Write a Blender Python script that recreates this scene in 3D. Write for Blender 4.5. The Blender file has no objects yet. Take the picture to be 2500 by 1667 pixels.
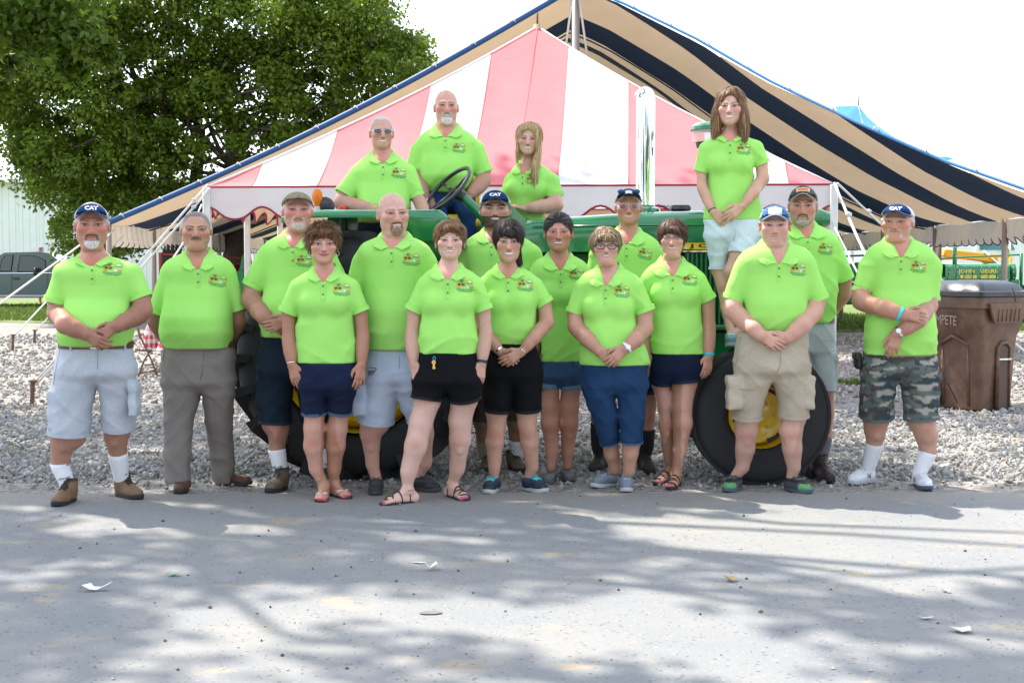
import bpy, math, random
import numpy as np
from mathutils import Vector, Matrix
from mathutils.bvhtree import BVHTree

random.seed(7)
RNG = np.random.default_rng(11)
C = bpy.context.scene.collection
SC = bpy.context.scene

# --------- camera
FPX, CX, CY, CAMH, HORIZ = 3472.0, 1250.0, 833.5, 1.5, 643.0
PITCH = math.atan((CY - HORIZ) / FPX)
cam_d = bpy.data.cameras.new('camera')
cam = bpy.data.objects.new('camera', cam_d)
C.objects.link(cam)
cam.location = (0, 0, CAMH)
cam.rotation_euler = (math.pi / 2 - PITCH, 0, 0)
cam_d.sensor_width = 36.0
cam_d.lens = FPX / 2500.0 * 36.0
cam_d.clip_end = 3000
SC.camera = cam

# --------- world, sun, exposure
SUN_EL, SUN_AZ = 56.0, -47.0         # azimuth from +Y (view direction), negative = left
sdir = Vector((math.sin(math.radians(SUN_AZ)) * math.cos(math.radians(SUN_EL)),
      math.cos(math.radians(SUN_AZ)) * math.cos(math.radians(SUN_EL)),
      math.sin(math.radians(SUN_EL))))
W = bpy.data.worlds.new('World')
SC.world = W
W.use_nodes = True
wn, wl = W.node_tree.nodes, W.node_tree.links
wn.clear()
w_out = wn.new('ShaderNodeOutputWorld')
w_bg = wn.new('ShaderNodeBackground')
w_sky = wn.new('ShaderNodeTexSky')
w_sky.sky_type = 'NISHITA'
w_sky.sun_disc = False
w_sky.sun_elevation = math.radians(SUN_EL)
w_sky.sun_rotation = math.radians(SUN_AZ)
w_sky.air_density = 1.0
w_sky.dust_density = 1.4
w_sky.ozone_density = 1.0
w_tc = wn.new('ShaderNodeTexCoord')
w_map = wn.new('ShaderNodeMapping')
w_map.inputs['Scale'].default_value = (1.0, 1.0, 3.2)
w_noise = wn.new('ShaderNodeTexNoise')
w_noise.inputs['Scale'].default_value = 3.1
w_noise.inputs['Detail'].default_value = 7
w_noise.inputs['Roughness'].default_value = 0.62
w_ramp = wn.new('ShaderNodeValToRGB')
w_ramp.color_ramp.elements[0].position = 0.34
w_ramp.color_ramp.elements[0].color = (0.0, 0.0, 0.0, 1)
w_ramp.color_ramp.elements[1].position = 0.60
w_ramp.color_ramp.elements[1].color = (0.55, 0.55, 0.55, 1)
w_mix = wn.new('ShaderNodeMixRGB')
w_mix.inputs['Color2'].default_value = (9.0, 9.3, 9.8, 1)
w_bg.inputs['Strength'].default_value = 0.15
wl.new(w_tc.outputs['Generated'], w_map.inputs['Vector'])
wl.new(w_map.outputs['Vector'], w_noise.inputs['Vector'])
wl.new(w_noise.outputs['Fac'], w_ramp.inputs['Fac'])
wl.new(w_ramp.outputs['Color'], w_mix.inputs['Fac'])
wl.new(w_sky.outputs['Color'], w_mix.inputs['Color1'])
wl.new(w_mix.outputs['Color'], w_bg.inputs['Color'])
wl.new(w_bg.outputs['Background'], w_out.inputs['Surface'])

sun_d = bpy.data.lights.new('sun', 'SUN')
sun_d.energy = 4.0
sun_d.angle = math.radians(0.6)
sun_d.color = (1.0, 0.93, 0.82)
sun = bpy.data.objects.new('sun', sun_d)
C.objects.link(sun)
sun.rotation_euler = sdir.to_track_quat('Z', 'Y').to_euler()
sun.location = sdir * 60

SC.view_settings.view_transform = 'Standard'
SC.view_settings.look = 'None'
SC.view_settings.gamma = 1.0
SC.view_settings.use_curve_mapping = False
SC.view_settings.exposure = 1.32
SC.render.engine = 'CYCLES'
SC.cycles.max_bounces = 7
SC.cycles.transparent_max_bounces = 12
SC.cycles.use_denoising = True


# --------- projection helpers (photo pixel + depth -> real place)
CP, SP = math.cos(PITCH), math.sin(PITCH)


def ray(u, v):
 xc, yc = (u - CX) / FPX, (CY - v) / FPX
 return np.array([xc, CP + yc * SP, -SP + yc * CP])


def at(u, v, Y):
 r = ray(u, v)
 return np.array([0, 0, CAMH]) + r * (Y / r[1])


def ground(u, v, z=0.0):
 r = ray(u, v)
 return np.array([0, 0, CAMH]) + r * ((z - CAMH) / r[2])


def scale_at(Y):
 return FPX / Y


# --------- materials
MATS = {}


def mat(name, col=(0.5, 0.5, 0.5), rough=0.6, metal=0.0, noise=0.0, nscale=20.0, bump=0.0, bscale=60.0, col2=None,
  coat=0.0, attr=None, transl=0.0, crease=0.0, cscale=4.0, spec=0.5, bdist=0.01, emit=None, alpha=None, trans=0.0, obj_random=0.0, detail=4, stretch=None,
  sss=0.0):
 if name in MATS:
  return MATS[name]
 m = bpy.data.materials.new(name)
 m.use_nodes = True
 N, L = m.node_tree.nodes, m.node_tree.links
 b = N['Principled BSDF']
 b.inputs['Roughness'].default_value = rough
 b.inputs['Metallic'].default_value = metal
 b.inputs['Specular IOR Level'].default_value = spec
 b.inputs['Coat Weight'].default_value = coat
 b.inputs['Coat Roughness'].default_value = 0.06
 if trans:
  b.inputs['Transmission Weight'].default_value = trans
 if alpha is not None:
  b.inputs['Alpha'].default_value = alpha
 if sss:
  b.inputs['Subsurface Weight'].default_value = sss
  b.inputs['Subsurface Radius'].default_value = (1.0, 0.35, 0.2)
  b.inputs['Subsurface Scale'].default_value = 0.012
 base = None
 tc = N.new('ShaderNodeTexCoord')
 vec = tc.outputs['Object']
 if stretch:
  mp = N.new('ShaderNodeMapping')
  mp.inputs['Scale'].default_value = stretch
  L.new(vec, mp.inputs['Vector'])
  vec = mp.outputs['Vector']
 if attr:
  a = N.new('ShaderNodeAttribute')
  a.attribute_name = attr
  base = a.outputs['Color']
 else:
  rgb = N.new('ShaderNodeRGB')
  rgb.outputs[0].default_value = (*col, 1)
  base = rgb.outputs[0]
 if noise > 0 or col2 is not None:
  nz = N.new('ShaderNodeTexNoise')
  nz.inputs['Scale'].default_value = nscale
  nz.inputs['Detail'].default_value = detail
  nz.inputs['Roughness'].default_value = 0.6
  L.new(vec, nz.inputs['Vector'])
  if col2 is not None:
   rp = N.new('ShaderNodeValToRGB')
   rp.color_ramp.elements[0].position = 0.38
   rp.color_ramp.elements[1].position = 0.66
   L.new(nz.outputs['Fac'], rp.inputs['Fac'])
   mx = N.new('ShaderNodeMixRGB')
   L.new(rp.outputs['Color'], mx.inputs['Fac'])
   L.new(base, mx.inputs['Color1'])
   mx.inputs['Color2'].default_value = (*col2, 1)
   base = mx.outputs['Color']
  if noise > 0:
   mr = N.new('ShaderNodeMapRange')
   mr.inputs['From Min'].default_value = 0.25
   mr.inputs['From Max'].default_value = 0.75
   mr.inputs['To Min'].default_value = 1 - noise
   mr.inputs['To Max'].default_value = 1 + noise
   L.new(nz.outputs['Fac'], mr.inputs['Value'])
   mu = N.new('ShaderNodeVectorMath')
   mu.operation = 'SCALE'
   L.new(base, mu.inputs[0])
   L.new(mr.outputs['Result'], mu.inputs['Scale'])
   base = mu.outputs['Vector']
 if obj_random > 0:
  oi = N.new('ShaderNodeObjectInfo')
  mr = N.new('ShaderNodeMapRange')
  mr.inputs['To Min'].default_value = 1 - obj_random
  mr.inputs['To Max'].default_value = 1 + obj_random
  L.new(oi.outputs['Random'], mr.inputs['Value'])
  mu = N.new('ShaderNodeVectorMath')
  mu.operation = 'SCALE'
  L.new(base, mu.inputs[0])
  L.new(mr.outputs['Result'], mu.inputs['Scale'])
  base = mu.outputs['Vector']
 L.new(base, b.inputs['Base Color'])
 if bump > 0:
  n2 = N.new('ShaderNodeTexNoise')
  n2.inputs['Scale'].default_value = bscale
  n2.inputs['Detail'].default_value = 5
  L.new(vec, n2.inputs['Vector'])
  bp = N.new('ShaderNodeBump')
  bp.inputs['Strength'].default_value = bump
  bp.inputs['Distance'].default_value = bdist
  L.new(n2.outputs['Fac'], bp.inputs['Height'])
  L.new(bp.outputs['Normal'], b.inputs['Normal'])
 if crease > 0:
  mp2 = N.new('ShaderNodeMapping')
  mp2.inputs['Scale'].default_value = (1.0, 1.0, 0.62)
  mp2.inputs['Rotation'].default_value = (0.0, 0.5, 0.0)
  L.new(tc.outputs['Object'], mp2.inputs['Vector'])
  n3 = N.new('ShaderNodeTexNoise')
  n3.noise_type = 'RIDGED_MULTIFRACTAL'
  n3.inputs['Scale'].default_value = cscale
  n3.inputs['Detail'].default_value = 2.0
  n3.inputs['Roughness'].default_value = 0.42
  n3.inputs['Distortion'].default_value = 0.7
  L.new(mp2.outputs['Vector'], n3.inputs['Vector'])
  b3 = N.new('ShaderNodeBump')
  b3.inputs['Strength'].default_value = 1.0
  b3.inputs['Distance'].default_value = crease
  L.new(n3.outputs['Fac'], b3.inputs['Height'])
  if bump > 0:
   L.new(b3.outputs['Normal'], bp.inputs['Normal'])
  else:
   L.new(b3.outputs['Normal'], b.inputs['Normal'])
 if emit:
  b.inputs['Emission Color'].default_value = (*emit[:3], 1)
  b.inputs['Emission Strength'].default_value = emit[3]
 if transl > 0:
  t = N.new('ShaderNodeBsdfTranslucent')
  L.new(base, t.inputs['Color'])
  ms = N.new('ShaderNodeMixShader')
  ms.inputs['Fac'].default_value = transl
  L.new(b.outputs['BSDF'], ms.inputs[1])
  L.new(t.outputs['BSDF'], ms.inputs[2])
  out = N['Material Output']
  L.new(ms.outputs['Shader'], out.inputs['Surface'])
 MATS[name] = m
 return m


# --------- objects
def tag(o, label=None, cat=None, group=None, kind=None):
 if label:
  o['label'] = label
 if cat:
  o['category'] = cat
 if group:
  o['group'] = group
 if kind:
  o['kind'] = kind
 return o


def thing(name, label, cat, loc=(0, 0, 0), group=None):
 o = bpy.data.objects.new(name, None)
 o.empty_display_size = 0.2
 C.objects.link(o)
 o.location = Vector(loc)
 return tag(o, label, cat, group)


def rootpos(o):
 p = Vector((0, 0, 0))
 while o is not None:
  p += o.location
  o = o.parent
 return p


def mesh_np(name, V, F, m, parent=None, smooth=True, cols=None, midx=None, loops=None):
 """V (n,3) world coordinates; F (m,k) int array or list of arrays with differing k."""
 V = np.asarray(V, dtype=np.float64)
 off = rootpos(parent) if parent is not None else Vector((0, 0, 0))
 me = bpy.data.meshes.new(name)
 Fs = F if isinstance(F, list) else [F]
 Fs = [np.asarray(f, dtype=np.int32) for f in Fs if len(f)]
 nl = sum(f.size for f in Fs)
 nf = sum(len(f) for f in Fs)
 me.vertices.add(len(V))
 me.vertices.foreach_set('co', (V - np.array(off)).astype(np.float32).ravel())
 me.loops.add(nl)
 me.polygons.add(nf)
 me.loops.foreach_set('vertex_index', np.concatenate([f.ravel() for f in Fs]))
 tot = np.concatenate([np.full(len(f), f.shape[1], np.int32) for f in Fs])
 st = np.concatenate([[0], np.cumsum(tot)[:-1]]).astype(np.int32)
 me.polygons.foreach_set('loop_start', st)
 me.polygons.foreach_set('loop_total', tot)
 me.polygons.foreach_set('use_smooth', np.full(nf, bool(smooth)))
 if midx is not None:
  me.polygons.foreach_set('material_index', np.asarray(midx, np.int32))
 for mm in (m if isinstance(m, (list, tuple)) else [m]):
  me.materials.append(mm)
 if cols is not None:
  ca = me.color_attributes.new('Col', 'FLOAT_COLOR', 'POINT')
  c4 = np.ones((len(V), 4), np.float32)
  c4[:, :3] = cols
  ca.data.foreach_set('color', c4.ravel())
 me.update(calc_edges=True)
 me.validate()
 o = bpy.data.objects.new(name, me)
 C.objects.link(o)
 if parent is not None:
  o.parent = parent
 return o


class MB:
 """collects hard-surface shapes; build() links them as one mesh"""

 def __init__(self):
  self.V, self.F, self.M, self.n, self.cur = [], {}, {}, 0, 0

 def add(self, V, F):
  V = np.asarray(V, float)
  for f in F:
   k = len(f)
   self.F.setdefault(k, []).append([i + self.n for i in f])
   self.M.setdefault(k, []).append(self.cur)
  self.V.append(V)
  self.n += len(V)
  return self

 def box(self, c, s, R=None, bev=0.0):
  c, s = np.asarray(c, float), np.asarray(s, float) / 2
  if bev <= 0:
   P = np.array([[x, y, z] for x in (-1, 1) for y in (-1, 1) for z in (-1, 1)], float) * s
   F = [(0, 1, 3, 2), (4, 6, 7, 5), (0, 4, 5, 1), (2, 3, 7, 6), (0, 2, 6, 4), (1, 5, 7, 3)]
  else:
   bev = min(bev, *(s * 0.95))
   P, idx = [], {}
   for x in (-1, 1):
    for y in (-1, 1):
     for z in (-1, 1):
      q = np.array([x, y, z], float)
      for a in range(3):
       r = q * s - q * bev
       r[a] = q[a] * s[a]
       idx[(x, y, z, a)] = len(P)
       P.append(r)
   F = []
   for a in range(3):
    b_, c_ = (a + 1) % 3, (a + 2) % 3
    for sg in (-1, 1):
     loop = []
     for (p, q) in ((-1, -1), (1, -1), (1, 1), (-1, 1)):
      k = [0, 0, 0]
      k[a], k[b_], k[c_] = sg, p, q
      loop.append(idx[(*k, a)])
     F.append(tuple(loop if sg > 0 else loop[::-1]))
   for a in range(3):
    b_, c_ = (a + 1) % 3, (a + 2) % 3
    for p in (-1, 1):
     for q in (-1, 1):
      k0, k1 = [0] * 3, [0] * 3
      k0[a], k1[a] = -1, 1
      k0[b_] = k1[b_] = p
      k0[c_] = k1[c_] = q
      f = (idx[(*k0, b_)], idx[(*k1, b_)], idx[(*k1, c_)], idx[(*k0, c_)])
      F.append(f if p * q < 0 else f[::-1])
   for x in (-1, 1):
    for y in (-1, 1):
     for z in (-1, 1):
      f = tuple(idx[(x, y, z, a)] for a in range(3))
      F.append(f if x * y * z > 0 else f[::-1])
   P = np.array(P)
  if R is not None:
   P = P @ np.asarray(R, float).T
  return self.add(P + c, F)

 def tube(self, pts, r, n=8, caps=True, flat=None):
  pts = [np.asarray(p, float) for p in pts]
  k = len(pts)
  rr = [r] * k if np.isscalar(r) else list(r)
  T = []
  for i in range(k):
   t = pts[min(i + 1, k - 1)] - pts[max(i - 1, 0)]
   T.append(t / (np.linalg.norm(t) + 1e-9))
  u = np.cross(T[0], [0, 0, 1.0])
  if np.linalg.norm(u) < 0.1:
   u = np.cross(T[0], [0, 1.0, 0])
  u /= np.linalg.norm(u)
  V = []
  for i in range(k):
   u = u - T[i] * np.dot(u, T[i])
   u /= np.linalg.norm(u) + 1e-9
   w = np.cross(T[i], u)
   for j in range(n):
    a = 2 * math.pi * j / n
    V.append(pts[i] + rr[i] * (math.cos(a) * u + math.sin(a) * w * (flat or 1.0)))
  F = []
  for i in range(k - 1):
   for j in range(n):
    j2 = (j + 1) % n
    F.append((i * n + j, i * n + j2, (i + 1) * n + j2, (i + 1) * n + j))
  if caps:
   F.append(tuple(range(n))[::-1])
   F.append(tuple((k - 1) * n + j for j in range(n)))
  return self.add(V, F)

 def lathe(self, prof, c=(0, 0, 0), axis='z', n=32, a0=0.0, a1=2 * math.pi, R=None):
  """prof list of (radius, height)"""
  c = np.asarray(c, float)
  full = abs(a1 - a0 - 2 * math.pi) < 1e-6
  m = n if full else n + 1
  V = []
  for (r, h) in prof:
   for j in range(m):
    a = a0 + (a1 - a0) * j / n
    p = np.array([r * math.cos(a), r * math.sin(a), h])
    if axis == 'y':
     p = np.array([p[0], -p[2], p[1]])
    elif axis == 'x':
     p = np.array([p[2], p[0], p[1]])
    V.append(p)
  V = np.array(V)
  if R is not None:
   V = V @ np.asarray(R, float).T
  F = []
  for i in range(len(prof) - 1):
   for j in range(n):
    j2 = (j + 1) % m
    F.append((i * m + j, i * m + j2, (i + 1) * m + j2, (i + 1) * m + j))
  return self.add(V + c, F)

 def grid(self, P):
  P = np.asarray(P, float)
  a, b = P.shape[:2]
  F = [(i * b + j, i * b + j + 1, (i + 1) * b + j + 1, (i + 1) * b + j) for i in range(a - 1) for j in range(b - 1)]
  return self.add(P.reshape(-1, 3), F)

 def sheet(self, P, th):
  """thick sheet: grid P offset along its normals by th"""
  P = np.asarray(P, float)
  a, b = P.shape[:2]
  du = np.gradient(P, axis=0)
  dv = np.gradient(P, axis=1)
  Nn = np.cross(du, dv)
  Nn /= np.linalg.norm(Nn, axis=2, keepdims=True) + 1e-12
  Q = P - Nn * th
  V = np.concatenate([P.reshape(-1, 3), Q.reshape(-1, 3)])
  o = a * b
  F = []
  for i in range(a - 1):
   for j in range(b - 1):
    q = (i * b + j, (i + 1) * b + j, (i + 1) * b + j + 1, i * b + j + 1)
    F.append(q)
    F.append(tuple(x + o for x in q[::-1]))
  for i in range(a - 1):
   F.append((i * b, i * b + o, (i + 1) * b + o, (i + 1) * b))
   e = b - 1
   F.append((i * b + e, (i + 1) * b + e, (i + 1) * b + e + o, i * b + e + o))
  for j in range(b - 1):
   F.append((j, j + 1, j + 1 + o, j + o))
   e = (a - 1) * b
   F.append((e + j, e + j + o, e + j + 1 + o, e + j + 1))
  return self.add(V, F)

 def prism(self, poly, y0, y1, axis='y'):
  """polygon in (a,b) extruded along axis"""
  n = len(poly)
  V = []
  for y in (y0, y1):
   for (a, b) in poly:
    V.append({'y': (a, y, b), 'x': (y, a, b), 'z': (a, b, y)}[axis])
  F = [tuple(range(n)), tuple(range(n, 2 * n))[::-1]]
  for i in range(n):
   j = (i + 1) % n
   F.append((i, i + n, j + n, j))
  return self.add(V, F)

 def xform(self, fn):
  self.V = [np.array([fn(q) for q in v]) for v in self.V]
  return self

 def build(self, name, m, parent=None, smooth=False, fixn=True):
  V = np.concatenate(self.V)
  ks = sorted(self.F)
  o = mesh_np(name, V, [self.F[k] for k in ks], m, parent, smooth, midx=np.concatenate([self.M[k] for k in ks]))
  if fixn:
   import bmesh
   bm = bmesh.new()
   bm.from_mesh(o.data)
   bmesh.ops.recalc_face_normals(bm, faces=bm.faces)
   bm.to_mesh(o.data)
   bm.free()
  if smooth == 'auto':
   me = o.data
   me.polygons.foreach_set('use_smooth', np.full(len(me.polygons), True))
   me.set_sharp_from_angle(angle=math.radians(38))
  return o


def rotz(a):
 c, s = math.cos(a), math.sin(a)
 return np.array([[c, -s, 0], [s, c, 0], [0, 0, 1.0]])


def roty(a):
 c, s = math.cos(a), math.sin(a)
 return np.array([[c, 0, s], [0, 1, 0], [-s, 0, c]])


def rotx(a):
 c, s = math.cos(a), math.sin(a)
 return np.array([[1, 0, 0], [0, c, -s], [0, s, c]])


def text_mesh(body, size, bold=0.0, spacing=1.0, serif=False):
 """flat lettering in the xz plane, centred; returns V (n,2), faces"""
 cu = bpy.data.curves.new('lettering', 'FONT')
 cu.body = body
 cu.size = size
 cu.align_x = 'CENTER'
 cu.align_y = 'CENTER'
 cu.offset = bold
 cu.space_character = spacing
 cu.resolution_u = 2
 o = bpy.data.objects.new('lettering', cu)
 C.objects.link(o)
 dg = bpy.context.evaluated_depsgraph_get()
 me = bpy.data.meshes.new_from_object(o.evaluated_get(dg))
 V = np.array([v.co[:2] for v in me.vertices]).reshape(-1, 2)
 F = [tuple(p.vertices) for p in me.polygons]
 bpy.data.objects.remove(o)
 bpy.data.curves.remove(cu)
 bpy.data.meshes.remove(me)
 return V, F

# --------- implicit modelling (bodies, clothes, hair): smooth unions meshed by surface nets
def smin(a, b, k):
 if k <= 0:
  return np.minimum(a, b)
 h = np.maximum(k - np.abs(a - b), 0.0) / k
 return np.minimum(a, b) - h * h * k * 0.25


def smax(a, b, k):
 return -smin(-a, -b, k)


class Model:
 def __init__(self):
  self.P = []
  self.g = 0                                             # group of the shapes being added
  self.G = []

 def add(self, fn, lo, hi, k=0.0, op='u'):
  self.P.append((op, fn, np.asarray(lo, float), np.asarray(hi, float), k, self.g))
  return self

 def cone(self, a, b, ra, rb, k=0.02, op='u', sy=1.0, axis=None):
  """tapered capsule; sy flattens/deepens it front to back"""
  a, b = np.asarray(a, float), np.asarray(b, float)
  ba = b - a
  L2 = float(ba @ ba) + 1e-12

  def fn(X, Y, Z):
   px, py, pz = X - a[0], Y - a[1], Z - a[2]
   t = np.clip((px * ba[0] + py * ba[1] + pz * ba[2]) / L2, 0, 1)
   r = ra + (rb - ra) * t
   dx, dy, dz = px - t * ba[0], (py - t * ba[1]) / sy, pz - t * ba[2]
   return (np.sqrt(dx * dx + dy * dy + dz * dz) - r) * min(1.0, sy)
  m = max(ra, rb) * max(1.0, sy) + k
  return self.add(fn, np.minimum(a, b) - m, np.maximum(a, b) + m, k, op)

 def chain(self, pts, rad, k=0.02, sy=1.0):
  for i in range(len(pts) - 1):
   self.cone(pts[i], pts[i + 1], rad[i], rad[i + 1], k, sy=sy)
  return self

 def ell(self, c, r, k=0.02, op='u', R=None):
  c, r = np.asarray(c, float), np.asarray(r, float)

  def fn(X, Y, Z):
   x, y, z = X - c[0], Y - c[1], Z - c[2]
   if R is not None:
    x, y, z = (R[0, 0] * x + R[1, 0] * y + R[2, 0] * z, R[0, 1] * x + R[1, 1] * y + R[2, 1] * z,
         R[0, 2] * x + R[1, 2] * y + R[2, 2] * z)
   k0 = np.sqrt((x / r[0]) ** 2 + (y / r[1]) ** 2 + (z / r[2]) ** 2)
   k1 = np.sqrt((x / r[0] ** 2) ** 2 + (y / r[1] ** 2) ** 2 + (z / r[2] ** 2) ** 2) + 1e-9
   return k0 * (k0 - 1) / k1
  m = r.max() + k if R is not None else r + k
  return self.add(fn, c - m, c + m, k, op)

 def stack(self, zs, cx, cy, a, b, n=2.3, k=0.02, op='u', pad=0.0):
  """vertical body of elliptic sections"""
  o = np.argsort(zs)
  zs, cx, cy, a, b = [np.asarray(q, float)[o] for q in (zs, cx, cy, a, b)]
  zz = np.linspace(zs[0], zs[-1], 90)

  def sm(q):
   v = np.interp(zz, zs, q)
   w = max(1, int(round(0.035 / max(zz[1] - zz[0], 1e-4))))
   ker = np.hanning(2 * w + 3)[1:-1]
   ker /= ker.sum()
   e = len(ker) // 2
   vp = np.concatenate([2 * v[0] - v[e:0:-1], v, 2 * v[-1] - v[-2:-e - 2:-1]])
   return np.convolve(vp, ker, 'valid')[:len(v)]
  CXs, CYs, As, Bs = sm(cx), sm(cy), np.maximum(sm(a), 0.01), np.maximum(sm(b), 0.01)

  def fn(X, Y, Z):
   zr = Z.ravel()
   sh = (1, 1, -1)
   c_x, c_y = np.interp(zr, zz, CXs).reshape(sh), np.interp(zr, zz, CYs).reshape(sh)
   aa, bb = np.interp(zr, zz, As).reshape(sh) + pad, np.interp(zr, zz, Bs).reshape(sh) + pad
   q = (np.abs((X - c_x) / aa) ** n + np.abs((Y - c_y) / bb) ** n) ** (1.0 / n)
   d = (q - 1) * np.minimum(aa, bb)
   return np.maximum(d, np.maximum(Z - zs[-1], zs[0] - Z))
  m = k + 0.012 + pad
  lo = [(cx - a).min() - m, (cy - b).min() - m, zs[0] - m]
  hi = [(cx + a).max() + m, (cy + b).max() + m, zs[-1] + m]
  self.prof = (zz, CXs, CYs, As, Bs)
  return self.add(fn, lo, hi, k, op)

 def bbox(self, groups=None):
  U = [p for p in self.P if p[0] == 'u' and (groups is None or p[5] in groups)]
  return np.min([p[2] for p in U], axis=0), np.max([p[3] for p in U], axis=0)

 def mesh(self, h, lo=None, hi=None, holes=None, groups=None):
  if lo is None:
   lo, hi = self.bbox(groups)
   lo, hi = lo - 2 * h, hi + 2 * h
  lo, hi = np.asarray(lo, float), np.asarray(hi, float)
  n = np.ceil((hi - lo) / h).astype(int) + 1
  ax = [lo[i] + h * np.arange(n[i]) for i in range(3)]
  d = np.full(n, 0.3, np.float32)
  for op, fn, plo, phi, k, g in self.P:
   if groups is not None and g not in groups:
    continue
   m = 2.5 * h
   i0 = np.maximum(np.floor((plo - m - lo) / h).astype(int), 0)
   i1 = np.minimum(np.ceil((phi + m - lo) / h).astype(int) + 1, n)
   if np.any(i1 - i0 < 1):
    continue
   sl = tuple(slice(i0[i], i1[i]) for i in range(3))
   X = ax[0][sl[0]][:, None, None]
   Y = ax[1][sl[1]][None, :, None]
   Z = ax[2][sl[2]][None, None, :]
   v = fn(X, Y, Z)
   c = d[sl]
   if op == 'u':
    d[sl] = smin(c, v, k)
   elif op == 's':
    d[sl] = smax(c, -v, k)
   elif op == 'i':
    d[sl] = smax(c, v, k)
   elif op == 'd':
    d[sl] = c + np.where(np.abs(c) < 0.08, v, 0)
  V, F = surface_nets(d, lo, h)
  if holes and len(F):
   ctr = V[F].mean(axis=1)
   keep = np.ones(len(F), bool)
   for (a, b) in holes:
    keep &= ~np.all((ctr > np.asarray(a) + h) & (ctr < np.asarray(b) - h), axis=1)
   F = F[keep]
   used = np.unique(F)
   remap = np.full(len(V), -1)
   remap[used] = np.arange(len(used))
   V, F = V[used], remap[F]
  return V, F


def surface_nets(d, lo, h):
 s = d < 0
 n = np.array(d.shape)
 cs = np.zeros(n - 1, np.int8)
 for i in (0, 1):
  for j in (0, 1):
   for k in (0, 1):
    cs += s[i:n[0] - 1 + i, j:n[1] - 1 + j, k:n[2] - 1 + k]
 act = np.argwhere((cs > 0) & (cs < 8))
 if len(act) == 0:
  return np.zeros((0, 3)), np.zeros((0, 4), int)
 idx = np.full(n - 1, -1, np.int32)
 idx[act[:, 0], act[:, 1], act[:, 2]] = np.arange(len(act))
 acc = np.zeros((len(act), 3))
 cnt = np.zeros(len(act))
 corners = [(i, j, k) for i in (0, 1) for j in (0, 1) for k in (0, 1)]
 for a in range(8):
  for b in range(a + 1, 8):
   A, B = corners[a], corners[b]
   if sum(abs(A[q] - B[q]) for q in range(3)) != 1:
    continue
   da = d[act[:, 0] + A[0], act[:, 1] + A[1], act[:, 2] + A[2]]
   db = d[act[:, 0] + B[0], act[:, 1] + B[1], act[:, 2] + B[2]]
   m = (da < 0) != (db < 0)
   t = np.where(m, da / np.where(m, da - db, 1), 0)
   p = np.array(A) + t[:, None] * (np.array(B) - np.array(A))
   acc[m] += p[m]
   cnt[m] += 1
 V = lo + h * (act + acc / cnt[:, None])
 Fs = []
 for a in range(3):
  b, c = (a + 1) % 3, (a + 2) % 3
  sl0, sl1 = [slice(None)] * 3, [slice(None)] * 3
  sl0[a], sl1[a] = slice(0, -1), slice(1, None)
  s0, s1 = s[tuple(sl0)], s[tuple(sl1)]
  e = np.argwhere(s0 != s1)
  e = e[(e[:, b] > 0) & (e[:, c] > 0) & (e[:, b] < n[b] - 1) & (e[:, c] < n[c] - 1)]
  if not len(e):
   continue
  flip = s0[e[:, 0], e[:, 1], e[:, 2]]
  q = []
  for (ob, oc) in ((-1, -1), (0, -1), (0, 0), (-1, 0)):
   r = e.copy()
   r[:, b] += ob
   r[:, c] += oc
   q.append(idx[r[:, 0], r[:, 1], r[:, 2]])
  q = np.stack(q, 1)
  q[~flip] = q[~flip][:, ::-1]
  Fs.append(q)
 F = np.concatenate(Fs)
 return V, F[(F >= 0).all(axis=1)]


def wob(x, y, z, s=1.0, ph=0.0):
 """cheap smooth pseudo-noise in -1..1"""
 a = np.sin(x * 7.3 * s + 1.7 * np.sin(y * 5.1 * s + ph) + ph)
 b = np.sin(y * 8.1 * s + 1.9 * np.sin(z * 6.3 * s + 2 * ph) + 1.3)
 c = np.sin(z * 6.7 * s + 2.1 * np.sin(x * 5.7 * s + 3 * ph) + 2.1)
 return (a + b + c) / 3


def sstep(e0, e1, x):
 t = np.clip((x - e0) / (e1 - e0), 0, 1)
 return t * t * (3 - 2 * t)

# --------- people
def el(x, y, z, c, r):
 x, y, z = x - c[0], y - c[1], z - c[2]
 k0 = np.sqrt((x / r[0]) ** 2 + (y / r[1]) ** 2 + (z / r[2]) ** 2)
 k1 = np.sqrt((x / r[0] ** 2) ** 2 + (y / r[1] ** 2) ** 2 + (z / r[2] ** 2) ** 2) + 1e-9
 return k0 * (k0 - 1) / k1


def cap_(x, y, z, a, b, ra, rb):
 a, b = np.asarray(a, float), np.asarray(b, float)
 ba = b - a
 px, py, pz = x - a[0], y - a[1], z - a[2]
 t = np.clip((px * ba[0] + py * ba[1] + pz * ba[2]) / float(ba @ ba), 0, 1)
 return np.sqrt((px - t * ba[0]) ** 2 + (py - t * ba[1]) ** 2 + (pz - t * ba[2]) ** 2) - (ra + (rb - ra) * t)


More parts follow.
